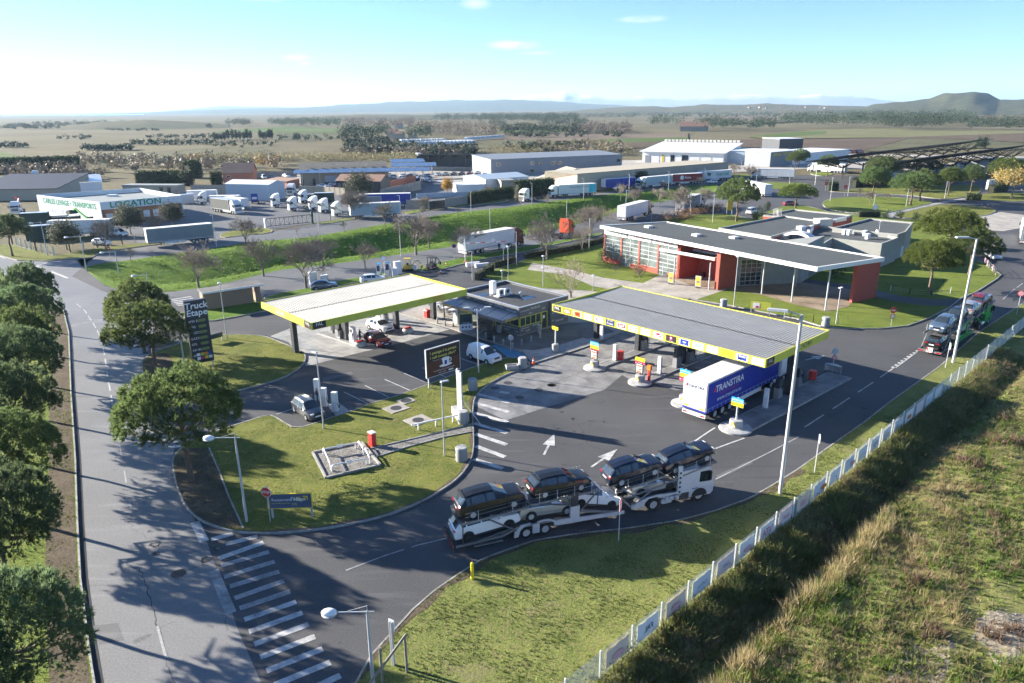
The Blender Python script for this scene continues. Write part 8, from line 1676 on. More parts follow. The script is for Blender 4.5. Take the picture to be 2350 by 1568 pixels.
A=g('c2',500,618);B=g('c2',1000,622);hd=heading(A,B);L=(B-A).length;t=thing('open_hangar','dark steel open-fronted hangar','hangar',A,hd);m=MB();m.add([(0,-1,7.2),(L,-1,7.2),(L,16,6.2),(0,16,6.2),(0,-1,7.5),(L,-1,7.5),(L,16,6.5),(0,16,6.5)],[(3,2,1,0),(4,5,6,7),(0,1,5,4),(0,4,7,3),(1,2,6,5)]);m.build('roof','clad_dark',t);m=MB();m.b(0,L,15.6,15.9,0,6.4);m.b(0,.2,0,15.6,0,6.8);m.build('wall','clad_grey',t);bx_('low_wall','wall_conc',t,0,L,-.1,.1,0,1.8)
for i in range(7): bx_('post','clad_dark',t,L*i/6-.15,L*i/6+.15,0,.4,0,7.2);m=MB();m.add([(L*i/6,0,6.9),(L*i/6,0,5.0),(L*i/6,8,6.6)],[(0,1,2)]);m.build('bracket','clad_dark',t)
building('white_annex','small white workshop behind the yellow tree','workshop','c2',(968,768),(1260,745),16,4.4,'clad_white','clad_bluegrey',kind='gable',rise=1.0);building('low_annex','low white annex left of the white workshop','workshop','c2',(778,778),(965,770),8,2.8,'clad_white','clad_white');building('beige_annex','cream block between workshop and shrubs','workshop','c2',(1075,775),(1160,772),10,4.2,'wall_beige','felt_light')
a=g('c2',1590,762);b=g('c2',2350,690);building('beige_shed','long beige shed wall running beside the parked lorries','shed','c2',(1592,765),(2620,665),18,6.0,'wall_beige','tile_roof',kind='mono',rise=-3,over=.15)
A=g('c2',1380,735);t=thing('lean_to','open timber lean-to roof at the end of the beige shed','shed',A,heading(A,g('c2',1590,725)));L=(g('c2',1590,725)-A).length;m=MB();m.add([(0,0,2.4),(L,0,6.2),(L,10,6.4),(0,10,2.6),(0,0,2.6),(L,0,6.4),(L,10,6.6),(0,10,2.8)],[(3,2,1,0),(4,5,6,7),(0,1,5,4),(0,4,7,3)]);m.build('roof','wall_beige',t)
for x,z in ((.5,2.5),(L*.5,4.2),(L-.3,6)): MB().tube((x,.5,0),(x,.5,z),.12,n=6).build('post','post_wood',t)
A=g('z8',430,240);t,L=building('white_hangar','large white hangar with arched eaves and loading bays','hangar','z8',(440,236),(1290,262),34,5.6,'clad_white','clad_white',kind='mono',rise=3.4,over=1.2,windows=((.04,.11,0,3.8,'clad_grey','shutter','clad_grey'),(.13,.22,.0,3.8,'clad_white','shutter','clad_white'),(.25,.285,0,4.2,'lime_dark','shutter','lime_dark'),(.36,.41,0,4.2,'clad_dark','shutter'),(.50,.58,0,4.2,'clad_dark','shutter'),(.63,.72,0,4.2,'clad_white','shutter','fascia_white'),(.78,.86,0,4.2,'clad_white','shutter','fascia_white')))
m=MB()
for i in range(20): m.b(L*(.01+i*.0495),L*(.045+i*.0495),33.5,34.4,9.3,10.5)
m.build('ridge_light','render_cream',t)
bx_('side_hall','clad_bluegrey',t,L+.02,L+26,8,30,0,6.5);bx_('roof','clad_white',t,L,L+26.3,7.7,30.3,6.5,6.7)
building('dark_block','dark grey block beyond the white hangar','building','z8',(1872,142),(2118,135),18,8.5,'clad_dark','clad_white')
t,L=building('garage','grey garage building with yellow letters','garage','z8',(1778,285),(2010,262),14,6.8,'clad_grey','clad_white');text(t,'GARAGE   PASTOR',1.9,'yellow',(L*.5,-.1,5.6),(0,-1,0),sx=L/20,bold=.03)
building('garage_hall','white-roofed workshop hall right of the garage sign','workshop','z8',(2010,262),(2600,200),22,5.0,'clad_white','clad_white')
def solar_roof(label,k,L0,L1,w,n,hn=10.0,hf=6.2):
 A=g(k,*L0,hn);B=g(k,*L1,hn);A.z=B.z=0;hd=heading(A,B);L=(B-A).length;t=thing('solar_roof',label,'solar roof',A,hd)
 m=MB();m.add([(0,w*.55,hf+1.6),(L*.12,0,hn),(L,0,hn),(L*.97,w,hf),(L*.08,w,hf),(0,w*.55,hf+1.8),(L*.12,0,hn+.22),(L,0,hn+.22),(L*.97,w,hf+.22),(L*.08,w,hf+.22)],[(4,3,2,1,0),(5,6,7,8,9),(0,1,6,5),(1,2,7,6),(2,3,8,7),(3,4,9,8),(4,0,5,9)]);m.build('panel_field','solar',t)
 m=MB()
 for i in range(int(L/6)): m.tube((L*.12+i*6,0,hn-.15),(L*.12+i*6,w,hf-.15),.13,n=5) if L*.12+i*6<L*.97 else 0
 m.build('rafters','clad_dark',t)
 for i in range(n):
  x=L*(.1+.88*(i+.3)/n);m=MB();yy=w*.35;m.b(x-.25,x+.25,yy-.25,yy+.25,0,5.2)
  for dx,dy,z in ((-6,-w*.3,hn-1),(6,-w*.3,hn-1),(-6,w*.45,hf+.4),(6,w*.45,hf+.4),(0,-w*.33,hn-.6),(0,w*.5,hf+.2)): m.tube((x,yy,4.2),(x+dx,yy+dy,z-.3),.16,n=5)
  m.build('tree_column','clad_dark',t,join=True)
solar_roof('farther tilted solar roof on branching steel columns','z7',(340,222),(2030,30),18,9);solar_roof('nearer tilted solar roof on branching steel columns','z7',(1060,262),(2500,82),16,9)
building('farm_shed','brown-roofed farm shed far beyond the vineyards','farm','c3',(0,350),(190,350),24,5.5,'wall_conc','far_roof',kind='gable',rise=5,over=.8)
for i,(x,y,w_,h_) in enumerate(((290,400,60,7),(335,405,60,5),(345,330,40,5),(440,395,40,5),(515,370,30,4))): building('farmhouse',['pale farmhouse left among the far trees','low pale farmhouse beside the first','small far house behind the farmhouses','pale farmhouse right among the far trees','small pale house before the bare poplars'][i],'house','c2',(x,y),(x+w_,y),10,h_,'far_white','far_roof',kind='gable',rise=2.0)
def hor(x): return HOR-(x-1175)*math.tan(R_(ROLL))
rv=random.Random(11)
for i in range(46):
 xx=1702+rv.random()*200;dd_=FW*FPX+RT*(xx-1175)+UP*(784-hor(xx));q_=rv.uniform(3150,3350)/math.hypot(dd_[0],dd_[1]);a=(dd_[0]*q_,dd_[1]*q_)
 s=1.0;t=thing('village_house','tiny pale house in the village on the far ridge','house',(a[0],a[1],rv.uniform(10,19)),rv.uniform(-.5,.5),'houses of the far village');w_=rv.uniform(7,12);h_=rv.uniform(3,5);bx_('wall','far_white',t,-w_/2,w_/2,-5,5,-20,h_);m=MB();m.extr([(-w_/2-.5,h_),(w_/2+.5,h_),(0,h_+2.4)],-5.4,5.4);m.build('roof','far_roof',t)
# trees
rt_=random.Random(21)
PM=[]
for i,(mt_,sd) in enumerate((('pine_leaf',1),('pine_leaf',2),('pine_leaf_blue',3),('pine_leaf_lit',4),('pine_leaf_blue',5))):
 cm,C=pine_mesh(sd,5.0,3.5,5.5,mt=mt_,ncl=500,tpc=14,nn=8,ln=.32,wd=.068);PM.append((cm,trunk_mesh(sd,5.3,.27,C,9)))
def pine(label,p,h,R,v,group):
 t=tree_thing('stone_pine',label,*PM[v],(p[0],p[1],0),rt_.uniform(0,6.28),(R/5.75,R/5.75,h/9.35),group);return t
GP='stone pines along the left road'
for i,(x,y) in enumerate(((-23.3,26),(-29.5,35.4),(-35.7,45),(-41.1,54),(-46.5,63.1),(-51.9,72.1),(-58.2,82.3),(-64,92))):
 pine(['stone pine at the bottom left corner of the picture','second stone pine from the bottom of the left row','third stone pine from the bottom of the left row','fourth stone pine from the bottom of the left row','fifth stone pine from the bottom of the left row','sixth stone pine from the bottom of the left row','seventh stone pine from the bottom of the left row','farthest stone pine of the left row'][i],(x,y),8.9+.4*sin_(i*2),3.95+.3*cos_(i*3),(2,4,0)[i%3],GP)
pine('big round stone pine on the lawn corner beside the entrance zebra',(-25.6,50.6),9.4,5.1,0,'stone pines on the filling station lawns');pine('round stone pine overlapping the fuel totem',(-39.6,74.7),8.3,4.6,1,'stone pines on the filling station lawns');pine('smaller round stone pine behind the one at the totem',(-44.8,82.5),9.0,4.0,1,'stone pines on the filling station lawns')
G2='stone pines round the restaurant and car park'
for lb,x,y,h,R,v in (('stone pine with spreading crown between the grey lorry and the restaurant',57.3,182,10.8,6.0,1),('broad low stone pine behind the restaurant roof',81.7,206.8,6.9,5.7,3),('foremost stone pine of the car-park group',117,211,9.4,6.4,0),('stone pine leaning right in the car-park group',124,219,9.4,6.0,1),('stone pine at the left of the car-park group',113,226,9.8,5.2,0),('stone pine beside the right car-park lamp',139.4,230.9,9.2,4.6,3),('slim stone pine right of the car-park lamp',151,238,9.2,3.9,1),('tall stone pine before the farther solar roof',131,258,10.8,6.0,0),('small flat stone pine left of the car-park group',125,250,7.6,4.2,3),('stone pine at the centre of the solar roofs',157.5,277,8.6,5.8,1),('small stone pine behind the car-park group',157,293,6.9,3.4,0),('stone pine at the right edge above the ochre tree',170,249.5,10.6,6.4,3),('lit stone pine on the lawn behind the red end wall',66,109.8,8.2,4.7,3),('stone pine behind the lit one at the drive',78.6,120.1,8.0,4.4,1),('widest stone pine behind the restaurant\'s right corner',83,134,9.6,6.4,3),('left stone pine beside the garage sign',137,348,8.5,4.8,0),('right stone pine beside the garage sign',131,302,8.6,4.6,0),('second stone pine between the garage signs',128,330,8.4,4.4,0)): pine(lb,(x,y),h,R,v,G2)
pine('stone pine at the left edge beside the depot fence',(-101.6,144.1),8.6,4.2,2,'stone pines along the left road')
OM=[]
for sd in (11,12): cm,C=leafy_mesh(sd,3.0,3.4,4.0,ncl=200,tpc=14,nn=4,sz=.24,mt='oak_leaf');OM.append((cm,trunk_mesh(sd,2.6,.16,C,6,mt='bark_grey')))
def by_px(k,x,y,ty): p=g(k,x,y);return p,zh(k,x,y,ty)
for lb,k,x,y,ty,s in (('dense grey-green holm oak before the depot, left','z5',790,960,620,1.1),('dense grey-green holm oak before the depot, middle','z5',1540,780,440,1.1),('dense grey-green holm oak at the depot corner','z5',2030,690,410,1.1),('round holm oak beside the tiled house','z6',1650,400,130,1.15)):
 p,h=by_px(k,x,y,ty);tree_thing('holm_oak',lb,*OM[rt_.randint(0,1)],(p.x,p.y,0),rt_.uniform(0,6),(h/7.4*s,h/7.4*s,h/7.4),'holm oaks by the depots')
BM=[]
for sd in (31,32,33,34): BM.append(bare_mesh(sd,7.0,3.0,1.5,lv=6))
SM=[bare_mesh(sd,4.0,1.6,1.2,lv=4) for sd in (41,42)]
GB='bare winter trees along the roads'
BT=[('bare tree at the left end of the verge','F',456,660,560),('bare tree left of centre on the verge','F',605,634,545),('large bare tree before the verge','F',703,662,540),('bare tree behind the large one on the verge','F',742,612,545),('bare tree behind the chargers','F',838,616,555),('tall bare tree in the middle of the verge','F',955,585,485),('bare tree beside the tall one on the verge','F',985,570,497),('slim bare tree before the white box lorry\'s tail','F',1072,585,515),('bare tree by the orange tractor unit','F',1255,597,498),('bare tree at the hedge before the restaurant','F',1336,578,516),('bare tree above the orange tractor unit','F',1357,542,470),('bare tree before the grey depot trailer\'s tail','z6',530,830,560),('bare tree in front of the pale blue trailer','z6',1890,645,410),('tall bare tree at the yard\'s end','z6',1600,580,290),('bare tree over the parked white car','z5',1245,960,590),('grey bare tree between the holm oaks','z5',1860,790,540),('bare tree in front of the blue trailer front','z8',225,560,450),('bare tree before the pale blue lorry','z8',440,520,435),('bare tree at the pale blue lorry\'s tail','z8',650,512,425),('bare tree by the red lorry','z8',1040,476,385),('bare tree above the white restaurant lorry','z8',360,692,505),('bare tree on the verge behind the white lorry','z8',620,672,500),('large bare tree beside the grey lorry','z8',815,808,480),('bare tree in front of the grey lorry','z8',1090,702,490),('bare tree on the roundabout lawn','z8',1570,420,265),('bare tree before the white hangar side','z8',1405,372,240),('wide bare tree before the white hangar','z8',1310,332,230),('bare tree on the car-park lawn','z7',730,712,570),('bare tree at the beige wall','z8',720,340,275),('bare tree at the beige wall further right','z8',880,320,255),('bare tree by the white annex','c2',990,800,720),('bare tree at the annex corner','c2',1170,760,675),('bare tree before the black gate','c2',560,885,790),('bare tree left of the holm oak','c2',75,950,750),('bare tree right of the pale blue trailer','c2',540,930,860)]
for i,(lb,k,x,y,ty) in enumerate(BT):
 p,h=by_px(k,x,y,ty);s=h/7.0;tree_thing('bare_tree',lb,*BM[i%4],(p.x,p.y,0),rt_.uniform(0,6),(s,s,s),GB)
for i,(lb,k,x,y,ty) in enumerate((('small bare sapling by the no-entry sign','z5',1540,1092,920),('small bare sapling on the yard road','z6',1490,705,590),('leaning bare sapling by the yard lamp','z6',1030,737,640),('small bare sapling on the back road kerb','c2',782,932,862),('small bare sapling by the white tractor','c2',1207,880,770),('small bare sapling beside the teal-panelled lorry','c2',1390,852,772),('small bare sapling before the blue trailer','c2',1890,822,700),('small bare tree on the far lawn left','z7',615,657,535),('small bare tree on the far lawn right','z7',915,687,590),('thin sapling on the restaurant lawn','z1',275,700,560),('thin sapling before the restaurant windows','z1',560,760,600))):
 p,h=by_px(k,x,y,ty);s=h/4.0;tree_thing('sapling',lb,*SM[i%2],(p.x,p.y,.05),rt_.uniform(0,6),(s,s,s),'bare saplings')
p=g('c6',175,640);s=1.0;sm=bare_mesh(47,6.5,3.2,.6,lv=4);t=tree_thing('ochre_tree','multi-stemmed tree with a few ochre leaves behind the shop',sm[0],sm[1],(p.x,p.y,.1),0,(1,1,1));cm,C=leafy_mesh(48,3.0,2.2,4.2,ncl=60,tpc=2,nn=1,sz=.22,mt='ochre_leaf',low=-.5);sub('leaves',cm,t)
cm,C=leafy_mesh(51,2.6,3.6,4.2,ncl=150,tpc=10,nn=3,sz=.34,mt='yellow_leaf',low=-.8);p,h=by_px('c2',708,775,668);tree_thing('yellow_tree','bright yellow autumn tree before the slab wall',cm,trunk_mesh(51,3,.14,C,5,mt='bark_grey'),(p.x,p.y,0),0,(h/7.8,)*3)
cm,C=leafy_mesh(52,5.5,2.2,5.6,ncl=150,tpc=9,nn=2,sz=.40,mt='ochre_leaf',low=-.1);p,h=by_px('z7',2215,650,370);tree_thing('ochre_tree','flat-topped ochre tree at the right edge of the car park',cm,trunk_mesh(52,4.2,.18,C,8,mt='bark_grey'),(p.x,p.y,0),0,(h/7.8,)*3)
def bush(name,label,p,R,h,mt_,cat='shrub',n=90,sz=.16,tw=True,group=None):
 cm,_=leafy_mesh(rt_.randint(0,9999),R,h*.55,h*.45,ncl=n,tpc=7,nn=3,sz=sz,mt=mt_,low=-.8);t=thing(name,label,cat,p,0,group);sub('foliage',cm,t)
 if tw: m=MB();[m.tube((0,0,-.05),(cos_(a)*R*.5,sin_(a)*R*.5,h*.7),.03,.012,5) for a in np.linspace(0,6,7)];m.build('stem','twig',t)
for lb,k,x,y,R,h,mt_ in (('brown leafless shrub at the restaurant\'s left corner','z1',140,560,1.3,2.6,'far_bare'),('russet shrub in front of the restaurant windows','z1',555,690,1.4,2.6,'brown_leaf')): bush('shrub',lb,g(k,x,y,.12),R,h,mt_,sz=.11)
for lb,k,x,y,R,h in (('dark clipped cypress by the restaurant\'s rear wall','z2',520,165,.9,3.6),('second clipped cypress by the restaurant\'s rear wall','z2',600,105,.9,3.4),('short clipped cypress by the rear wall','z2',470,175,.7,2.0),('small clipped bush left behind the rear block','z7',890,868,1.0,1.6),('small clipped cypress behind the rear block','z7',1035,882,1.0,2.6),('small clipped cypress nearer the wide pine','z7',1205,895,.8,2.2),('dark shrub beside the restaurant\'s side door','r1',490,730,1.2,3.4)): bush('cypress',lb,g(k,x,y,.1),R,h,'dark_leaf',n=60,tw=False)
def hedge(label,pts,k,w,h,mt_='hedge_leaf',z=.1,sz=.15,name='hedge',dens=60,flat=.9):
 P=[g(k,*p,z) for p in pts];rs=np.random.RandomState(rt_.randint(0,9999));pts_=[];nr=[]
 for i in range(len(P)-1):
  a,b=np.array(P[i]),np.array(P[i+1]);L=np.linalg.norm(b-a);n=int(L*dens*(w+2*h)/3);u=rs.uniform(0,1,n);q=a+(b-a)*u[:,None];d=(b-a)/L;nn=np.array([-d[1],d[0],0]);th=rs.uniform(-.25,PI_+.25,n);rr=rs.uniform(.82,1.05,n)
  cx=np.sign(np.cos(th))*np.abs(np.cos(th))**.5*w/2*rr;cz=np.clip(np.abs(np.sin(th))**.5*h*rr,0.02,None);q=q+nn*cx[:,None];q[:,2]+=cz;pts_.append(q);nr.append(nn*np.cos(th)[:,None]+np.array([0,0,1])*np.abs(np.sin(th))[:,None])
 P_=np.concatenate(pts_);A=np.concatenate(nr);c0=np.array(P[0]);V_,F_,rn=leaves(P_-c0,A,rs,2,sz,.6,sz*.4);t=thing(name,label,'hedge',P[0]);sub('foliage',bigmesh('foliage',V_,F_,mt_,rn),t)
 m=MB()
 for i in range(len(P)-1):
  a,b=P[i]-P[0],P[i+1]-P[0];m.prism(strip([a,b],w*.36,-w*.36),-.05,h*.8)
 m.build('branches','dark_twigs',t);return t
mat('dark_twigs',(.03,.032,.02),.95,var=.3)
hedge('long clipped hedge along the restaurant drive',[(1235,1222),(1540,1170),(1770,1112)],'c2',1.0,1.3);hedge('hedge piece at the drive entrance with the post',[(1022,1285),(1172,1245)],'c2',1.0,1.3);hedge('hedge piece beside the shop roof\'s far corner',[(905,1366),(960,1340)],'c2',1.0,1.4);hedge('hedge piece between the shop and the drive',[(965,1335),(1012,1302)],'c2',1.1,1.5);hedge('clipped dark hedge in the far car park',[(2000,595),(2150,575)],'z7',2.2,2.4,'dark_leaf',sz=.3);hedge('low rounded hedge by the far path',[(1740,670),(1890,675)],'z7',2.4,2.0,sz=.3);hedge('dark hedge right of the no-entry sign',[(290,575),(390,575)],'z7',2.5,3.0,'dark_leaf',sz=.3);hedge('dark hedge before the solar roof pines',[(560,540),(780,520)],'z7',2.4,3.2,'dark_leaf',sz=.3);hedge('low hedge before the long white trailer',[(780,525),(940,520)],'z7',2,1.6,'dark_leaf',sz=.3);hedge('dark hedge behind the restaurant\'s rear block',[(610,850),(830,850)],'z7',1.6,1.7,'dark_leaf',sz=.2);hedge('thick dark shrubs along the slab wall behind the white tractor',[(860,850),(1140,800)],'c2',2.5,3.4,'dark_leaf',sz=.4);hedge('dark ivy shrubs between the wall and the teal-panelled lorry',[(1180,800),(1420,775)],'c2',3.0,5.0,'dark_leaf',sz=.5);hedge('dark shrubs along the beige shed wall',[(1700,745),(1800,735)],'c2',2.5,3.5,'dark_leaf',sz=.5);hedge('dark shrubs beside the blue trailer',[(1990,725),(2050,715)],'c2',3,5,'dark_leaf',sz=.5);hedge('long clipped evergreen hedge behind the white depot',[(1620,200),(2000,190),(2240,200)],'z5',4,5.0,'dark_leaf',sz=.6);hedge('dense evergreen hedge at the far left field',[(-60,75),(400,60),(940,40)],'z5',7,7,'dark_leaf',sz=.9,dens=25);hedge('dark evergreen beside the orange house',[(190,240),(300,235)],'z6',4,4.5,'dark_leaf',sz=.5);hedge('round dark evergreen left of the orange house',[(-40,180),(70,170)],'z6',6,7,'dark_leaf',sz=.6)
def thicket(name,label,k,poly,n,h,mt_,sz,R=.9,seed=1,cat='shrubs',z=0):
 rs=np.random.RandomState(seed);P=gs(k,poly);xs=[p.x for p in P];ys=[p.y for p in P];Q=[]
 while len(Q)<n:
  x=rs.uniform(min(xs),max(xs),n*3);y=rs.uniform(min(ys),max(ys),n*3);k_=inpoly(x,y,P);Q+=list(zip(x[k_],y[k_]))
 Q=np.array(Q[:n]);hh=h*rs.uniform(.5,1.15,n);C=np.repeat(np.c_[Q,np.zeros(n)+z],16,0);off=rs.normal(size=C.shape)*np.array([R*.55,R*.55,0]);zz=np.repeat(hh,16)*np.sqrt(rs.uniform(0.02,1,len(C)));pts=C+off;pts[:,2]+=zz;A=off+np.array([0,0,.5])
 V_,F_,rn=leaves(pts,A,rs,2,sz,.8,sz*.8);o=sub(name,bigmesh(name,V_,F_,mt_,rn),None);return tag(o,label,cat,None,'stuff')
thicket('shrub_thicket','russet tangle of winter shrubs behind the restaurant roof','z8',[(540,860),(640,820),(820,800),(1000,740),(1230,700),(1290,740),(1230,780),(1000,800),(850,860),(720,880)],170,1.9,'brown_leaf',.22,1.0,3)
thicket('shrub_thicket','bare shrubs along the lorry road behind the restaurant','z8',[(-400,860),(0,760),(150,790),(150,850),(-200,920)],140,2.2,'far_bare',.2,1.0,4)
thicket('verge_bramble','low bramble along the verge slope','c2',[(0,1180),(700,1050),(1300,960),(1640,900),(1640,930),(1300,1000),(700,1100),(0,1230)],260,.8,'dark_leaf',.3,1.2,5,z=-2.4)
thicket('reed_bed','dry reeds and bushes behind the breaker\'s yard','z6',[(0,40),(700,30),(1000,20),(1900,25),(2200,15),(2200,-20),(1000,-15),(0,5)],420,3.6,'ochre_scrub',.6,3,6) if leafmat('ochre_scrub',(.18,.15,.08),(.25,.21,.115),(.15,.16,.07),.2) else 0
thicket('field_scrub','scattered scrub on the rough field behind the depot','c1',[(550,560),(1900,500),(1900,560),(1450,620),(900,640),(560,690),(250,680),(600,610)],170,2.4,'ochre_scrub',.5,2.5,7)
thicket('field_scrub','green bushes on the rough field behind the depot','c1',[(600,580),(1900,510),(1950,560),(1400,600),(700,640)],90,4,'far_leaf',.6,2.6,8)
thicket('reed_bed','pale reed bed beyond the grey hangar','c2',[(1300,480),(1700,440),(1900,470),(1950,520),(1300,520),(900,500)],400,4.5,'ochre_scrub',.65,3.5,9)
# fields, hills, woods
field('f_green',(.075,.115,.032),(.105,.14,.045),0);field('f_pale',(.14,.14,.068),(.175,.17,.085),0);field('f_vine',(.105,.08,.06),(.145,.11,.08),2.6,R_(-22),(.045,.035,.028),.6);field('f_vine2',(.11,.084,.06),(.14,.108,.075),2.6,R_(15),(.05,.04,.03),.5);field('f_brown',(.145,.112,.085),(.185,.148,.11),0);field('f_olive',(.10,.102,.055),(.14,.134,.075),3.5,R_(60),(.06,.055,.03),.45)
FZ=[.02]
def fld(k,pts,mt_):
 FZ[0]+=.03;P=gs(k,pts,0);P=[p if p.length<9000 else p*(9000/p.length) for p in P];struct(MB().sheet(P,2.2 if min(p.length for p in P)>1500 else FZ[0]).build('field',mt_))
fld('c1',[(0,470),(300,462),(560,490),(560,520),(250,545),(0,540)],'f_green');fld('c1',[(560,480),(1460,432),(1460,460),(900,500),(560,520)],'f_vine');fld('c1',[(900,400),(1460,370),(1460,425),(1000,430)],'f_olive');fld('c1',[(1460,350),(1950,318),(2350,335),(2350,362),(1900,362),(1500,360)],'f_green');fld('c1',[(150,360),(700,330),(1400,345),(1400,365),(800,395),(200,420)],'f_brown');fld('c1',[(1870,365),(2350,368),(2350,400),(1880,420)],'f_olive');fld('c1',[(560,525),(1460,465),(1800,460),(1800,490),(1000,550),(560,580)],'f_olive')
fld('c2',[(1040,350),(1300,325),(1650,330),(1650,350),(1100,360)],'f_green');fld('c2',[(1080,375),(1700,368),(2350,365),(2350,395),(1600,420),(1100,410)],'f_brown');fld('c2',[(1400,430),(1800,405),(2350,392),(2350,418),(1800,432)],'f_green');fld('c2',[(1640,435),(2350,420),(2350,445),(2200,450),(1900,480),(1650,470)],'f_vine2');fld('c2',[(780,430),(1400,405),(1500,440),(1000,470),(700,470)],'f_olive')
fld('c3',[(450,392),(900,347),(1300,332),(2350,350),(2350,366),(1500,396),(600,404)],'f_pale');fld('c3',[(470,388),(760,360),(1000,352),(1000,372),(700,392)],'f_green');fld('c3',[(-100,415),(900,408),(1560,400),(1260,490),(830,475),(-100,448)],'f_vine');fld('c3',[(1400,398),(2500,362),(2500,440),(2080,418),(1560,402)],'f_vine2');fld('c3',[(1260,492),(1560,404),(2080,420),(2500,445),(2500,480),(2000,470),(1500,500)],'f_olive');fld('c3',[(0,268),(600,232),(1100,215),(1300,250),(700,290),(0,300)],'f_brown')
def ridge(name,dist,pts,mt_,depth,n=120,rough=.06,seed=1,base=-3):
 rs=random.Random(seed);xs=np.linspace(pts[0][0],pts[-1][0],n);ys=np.interp(xs,[p[0] for p in pts],[p[1] for p in pts]);V_=[];F_=[];m=9
 ph=[rs.uniform(0,6) for _ in range(8)]
 for i,(x,y) in enumerate(zip(xs,ys)):
  d=FW*FPX+RT*(x-1175)+UP*(784-hor(x));d=np.array([d[0],d[1]]);d/=np.linalg.norm(d);zt=CAM_H+(hor(x)-y)/FPX*dist
  zt+= (zt-base)*rough*(.5*sin_(x*.05+ph[0])+.5*sin_(x*.11+ph[1])+.3*sin_(x*.31+ph[2]))*.5
  for j in range(m+1):
   t=j/m;rr=dist-depth*.55+depth*1.2*t;pr=sin_(PI_*min(1,max(0,t)))**1.3 if t<.5 else sin_(PI_*t);w_=(.05*sin_(x*.05+j*1.7+ph[3])+.03*sin_(x*.12-j*2.3+ph[4]))*(0 if j in(0,m) else 1)*(zt-base)*(.0 if j==5 else 1)
   V_.append((d[0]*rr,d[1]*rr,base+(zt-base)*max(0,pr)+w_))
 for i in range(n-1):
  for j in range(m): a=i*(m+1)+j;F_.append((a,a+m+1,a+m+2,a+1))
 return struct(sub(name,bigmesh(name,np.array(V_),np.array(F_),mt_,smooth=True),None))
field('hill_wood',(.034,.048,.026),(.085,.082,.045),0,0,dscale=.03);field('hill_far',(.05,.062,.045),(.085,.085,.06),0,0,dscale=.0012);field('ridge_field',(.12,.10,.06),(.075,.082,.042),0,0,dscale=.003)
m,nt_,b_=base_mat('snow_rock');p_=wpos(nt_);sx=nd(nt_,'ShaderNodeSeparateXYZ');nt_.links.new(p_,sx.inputs[0]);zz_=math2(nt_,'ADD',sx.outputs['Z'],math2(nt_,'MULTIPLY',noise(nt_,p_,.003,5),150.));nt_.links.new(mixc(nt_,rng(nt_,zz_,190,330),(.18,.19,.2),(.85,.86,.88)),b_.inputs['Base Color']);b_.inputs['Roughness'].default_value=.9;MATS['snow_rock']=m
ridge('mountains',14000,[(1100,247),(1180,228),(1230,221),(1262,219),(1290,214),(1330,220),(1390,227),(1470,225),(1540,229),(1650,224),(1720,221),(1800,226),(1880,220),(1950,223),(2030,232),(2150,240)],'snow_rock',3800,160,.10,3);ridge('mountains',13000,[(250,262),(400,254),(470,248),(540,245),(640,247),(780,251),(900,252)],'hill_far',3000,80,.08,4)
ridge('hill',9000,[(150,262),(320,258),(420,254),(560,250.5),(700,247),(800,241),(900,236),(1000,233),(1100,231),(1200,231),(1260,233.5),(1330,238),(1420,242),(1520,248),(1600,252)],'hill_wood',3600,110,.03,5)
ridge('hill',3600,[(1250,258),(1340,252),(1420,246),(1480,244),(1540,246),(1620,240.5),(1700,241),(1760,238.5),(1850,241.5),(1950,243),(2060,246),(2200,248)],'ridge_field',1500,120,.05,6);ridge('hill',3000,[(1900,254),(1974,247),(2008,240),(2065,235),(2132,229),(2172,219),(2233,215.5),(2266,223),(2293,231),(2350,230),(2450,228),(2600,238)],'hill_wood',1300,120,.03,7);ridge('hill',2300,[(600,275),(700,268),(830,262),(930,263),(1080,264),(1200,262),(1300,258),(1400,262),(1500,266)],'ridge_field',700,90,.05,8);ridge('hill',1500,[(120,285),(220,276),(330,272),(420,275),(520,282)],'ridge_field',420,60,.06,9,base=-1)
struct(MB().sheet([g('F',-400,268.5),g('F',-400,262),g('F',330,261),g('F',330,266)],3.0).build('sea','sea_water')) if mat('sea_water',(.10,.17,.22),.15,var=.05,scale=.001) else 0
def wood(name,label,k,rows,hmin,hmax,mt_,seed,nq=60,shape=1.0,sz=1.3,trunk=False):
 rs=np.random.RandomState(seed);Ps=[];As=[];TV=MB()
 for (x0,x1,y0,y1,n) in rows:
  for i in range(int(n*1.6)):
   q=g(k,rs.uniform(x0,x1),rs.uniform(y0,y1));q=q if q.length<6000 else q*(6000/q.length);h=rs.uniform(hmin,hmax)*1.25;r=h*.5*shape;d=rs.normal(size=(nq,3));d/=np.linalg.norm(d,axis=1,keepdims=True);d*=rs.uniform(.6,1,(nq,1));z0=h*(.62 if shape>=1 else .5);p=d*np.array([r,r,h*(.36 if shape>=1 else .5)])+np.array([q.x,q.y,z0]);Ps.append(p);As.append(d+np.array([0,0,.4]))
   if trunk and q.length<2500: TV.tube((q.x,q.y,-.5),(q.x,q.y,h*.6),.25,.15,4,0,False)
 V_,F_,rn=leaves(np.concatenate(Ps),np.concatenate(As),rs,1,sz,.6,.2);o=sub(name,bigmesh(name,V_,F_,mt_,rn),None);tag(o,label,'wood',None,'stuff')
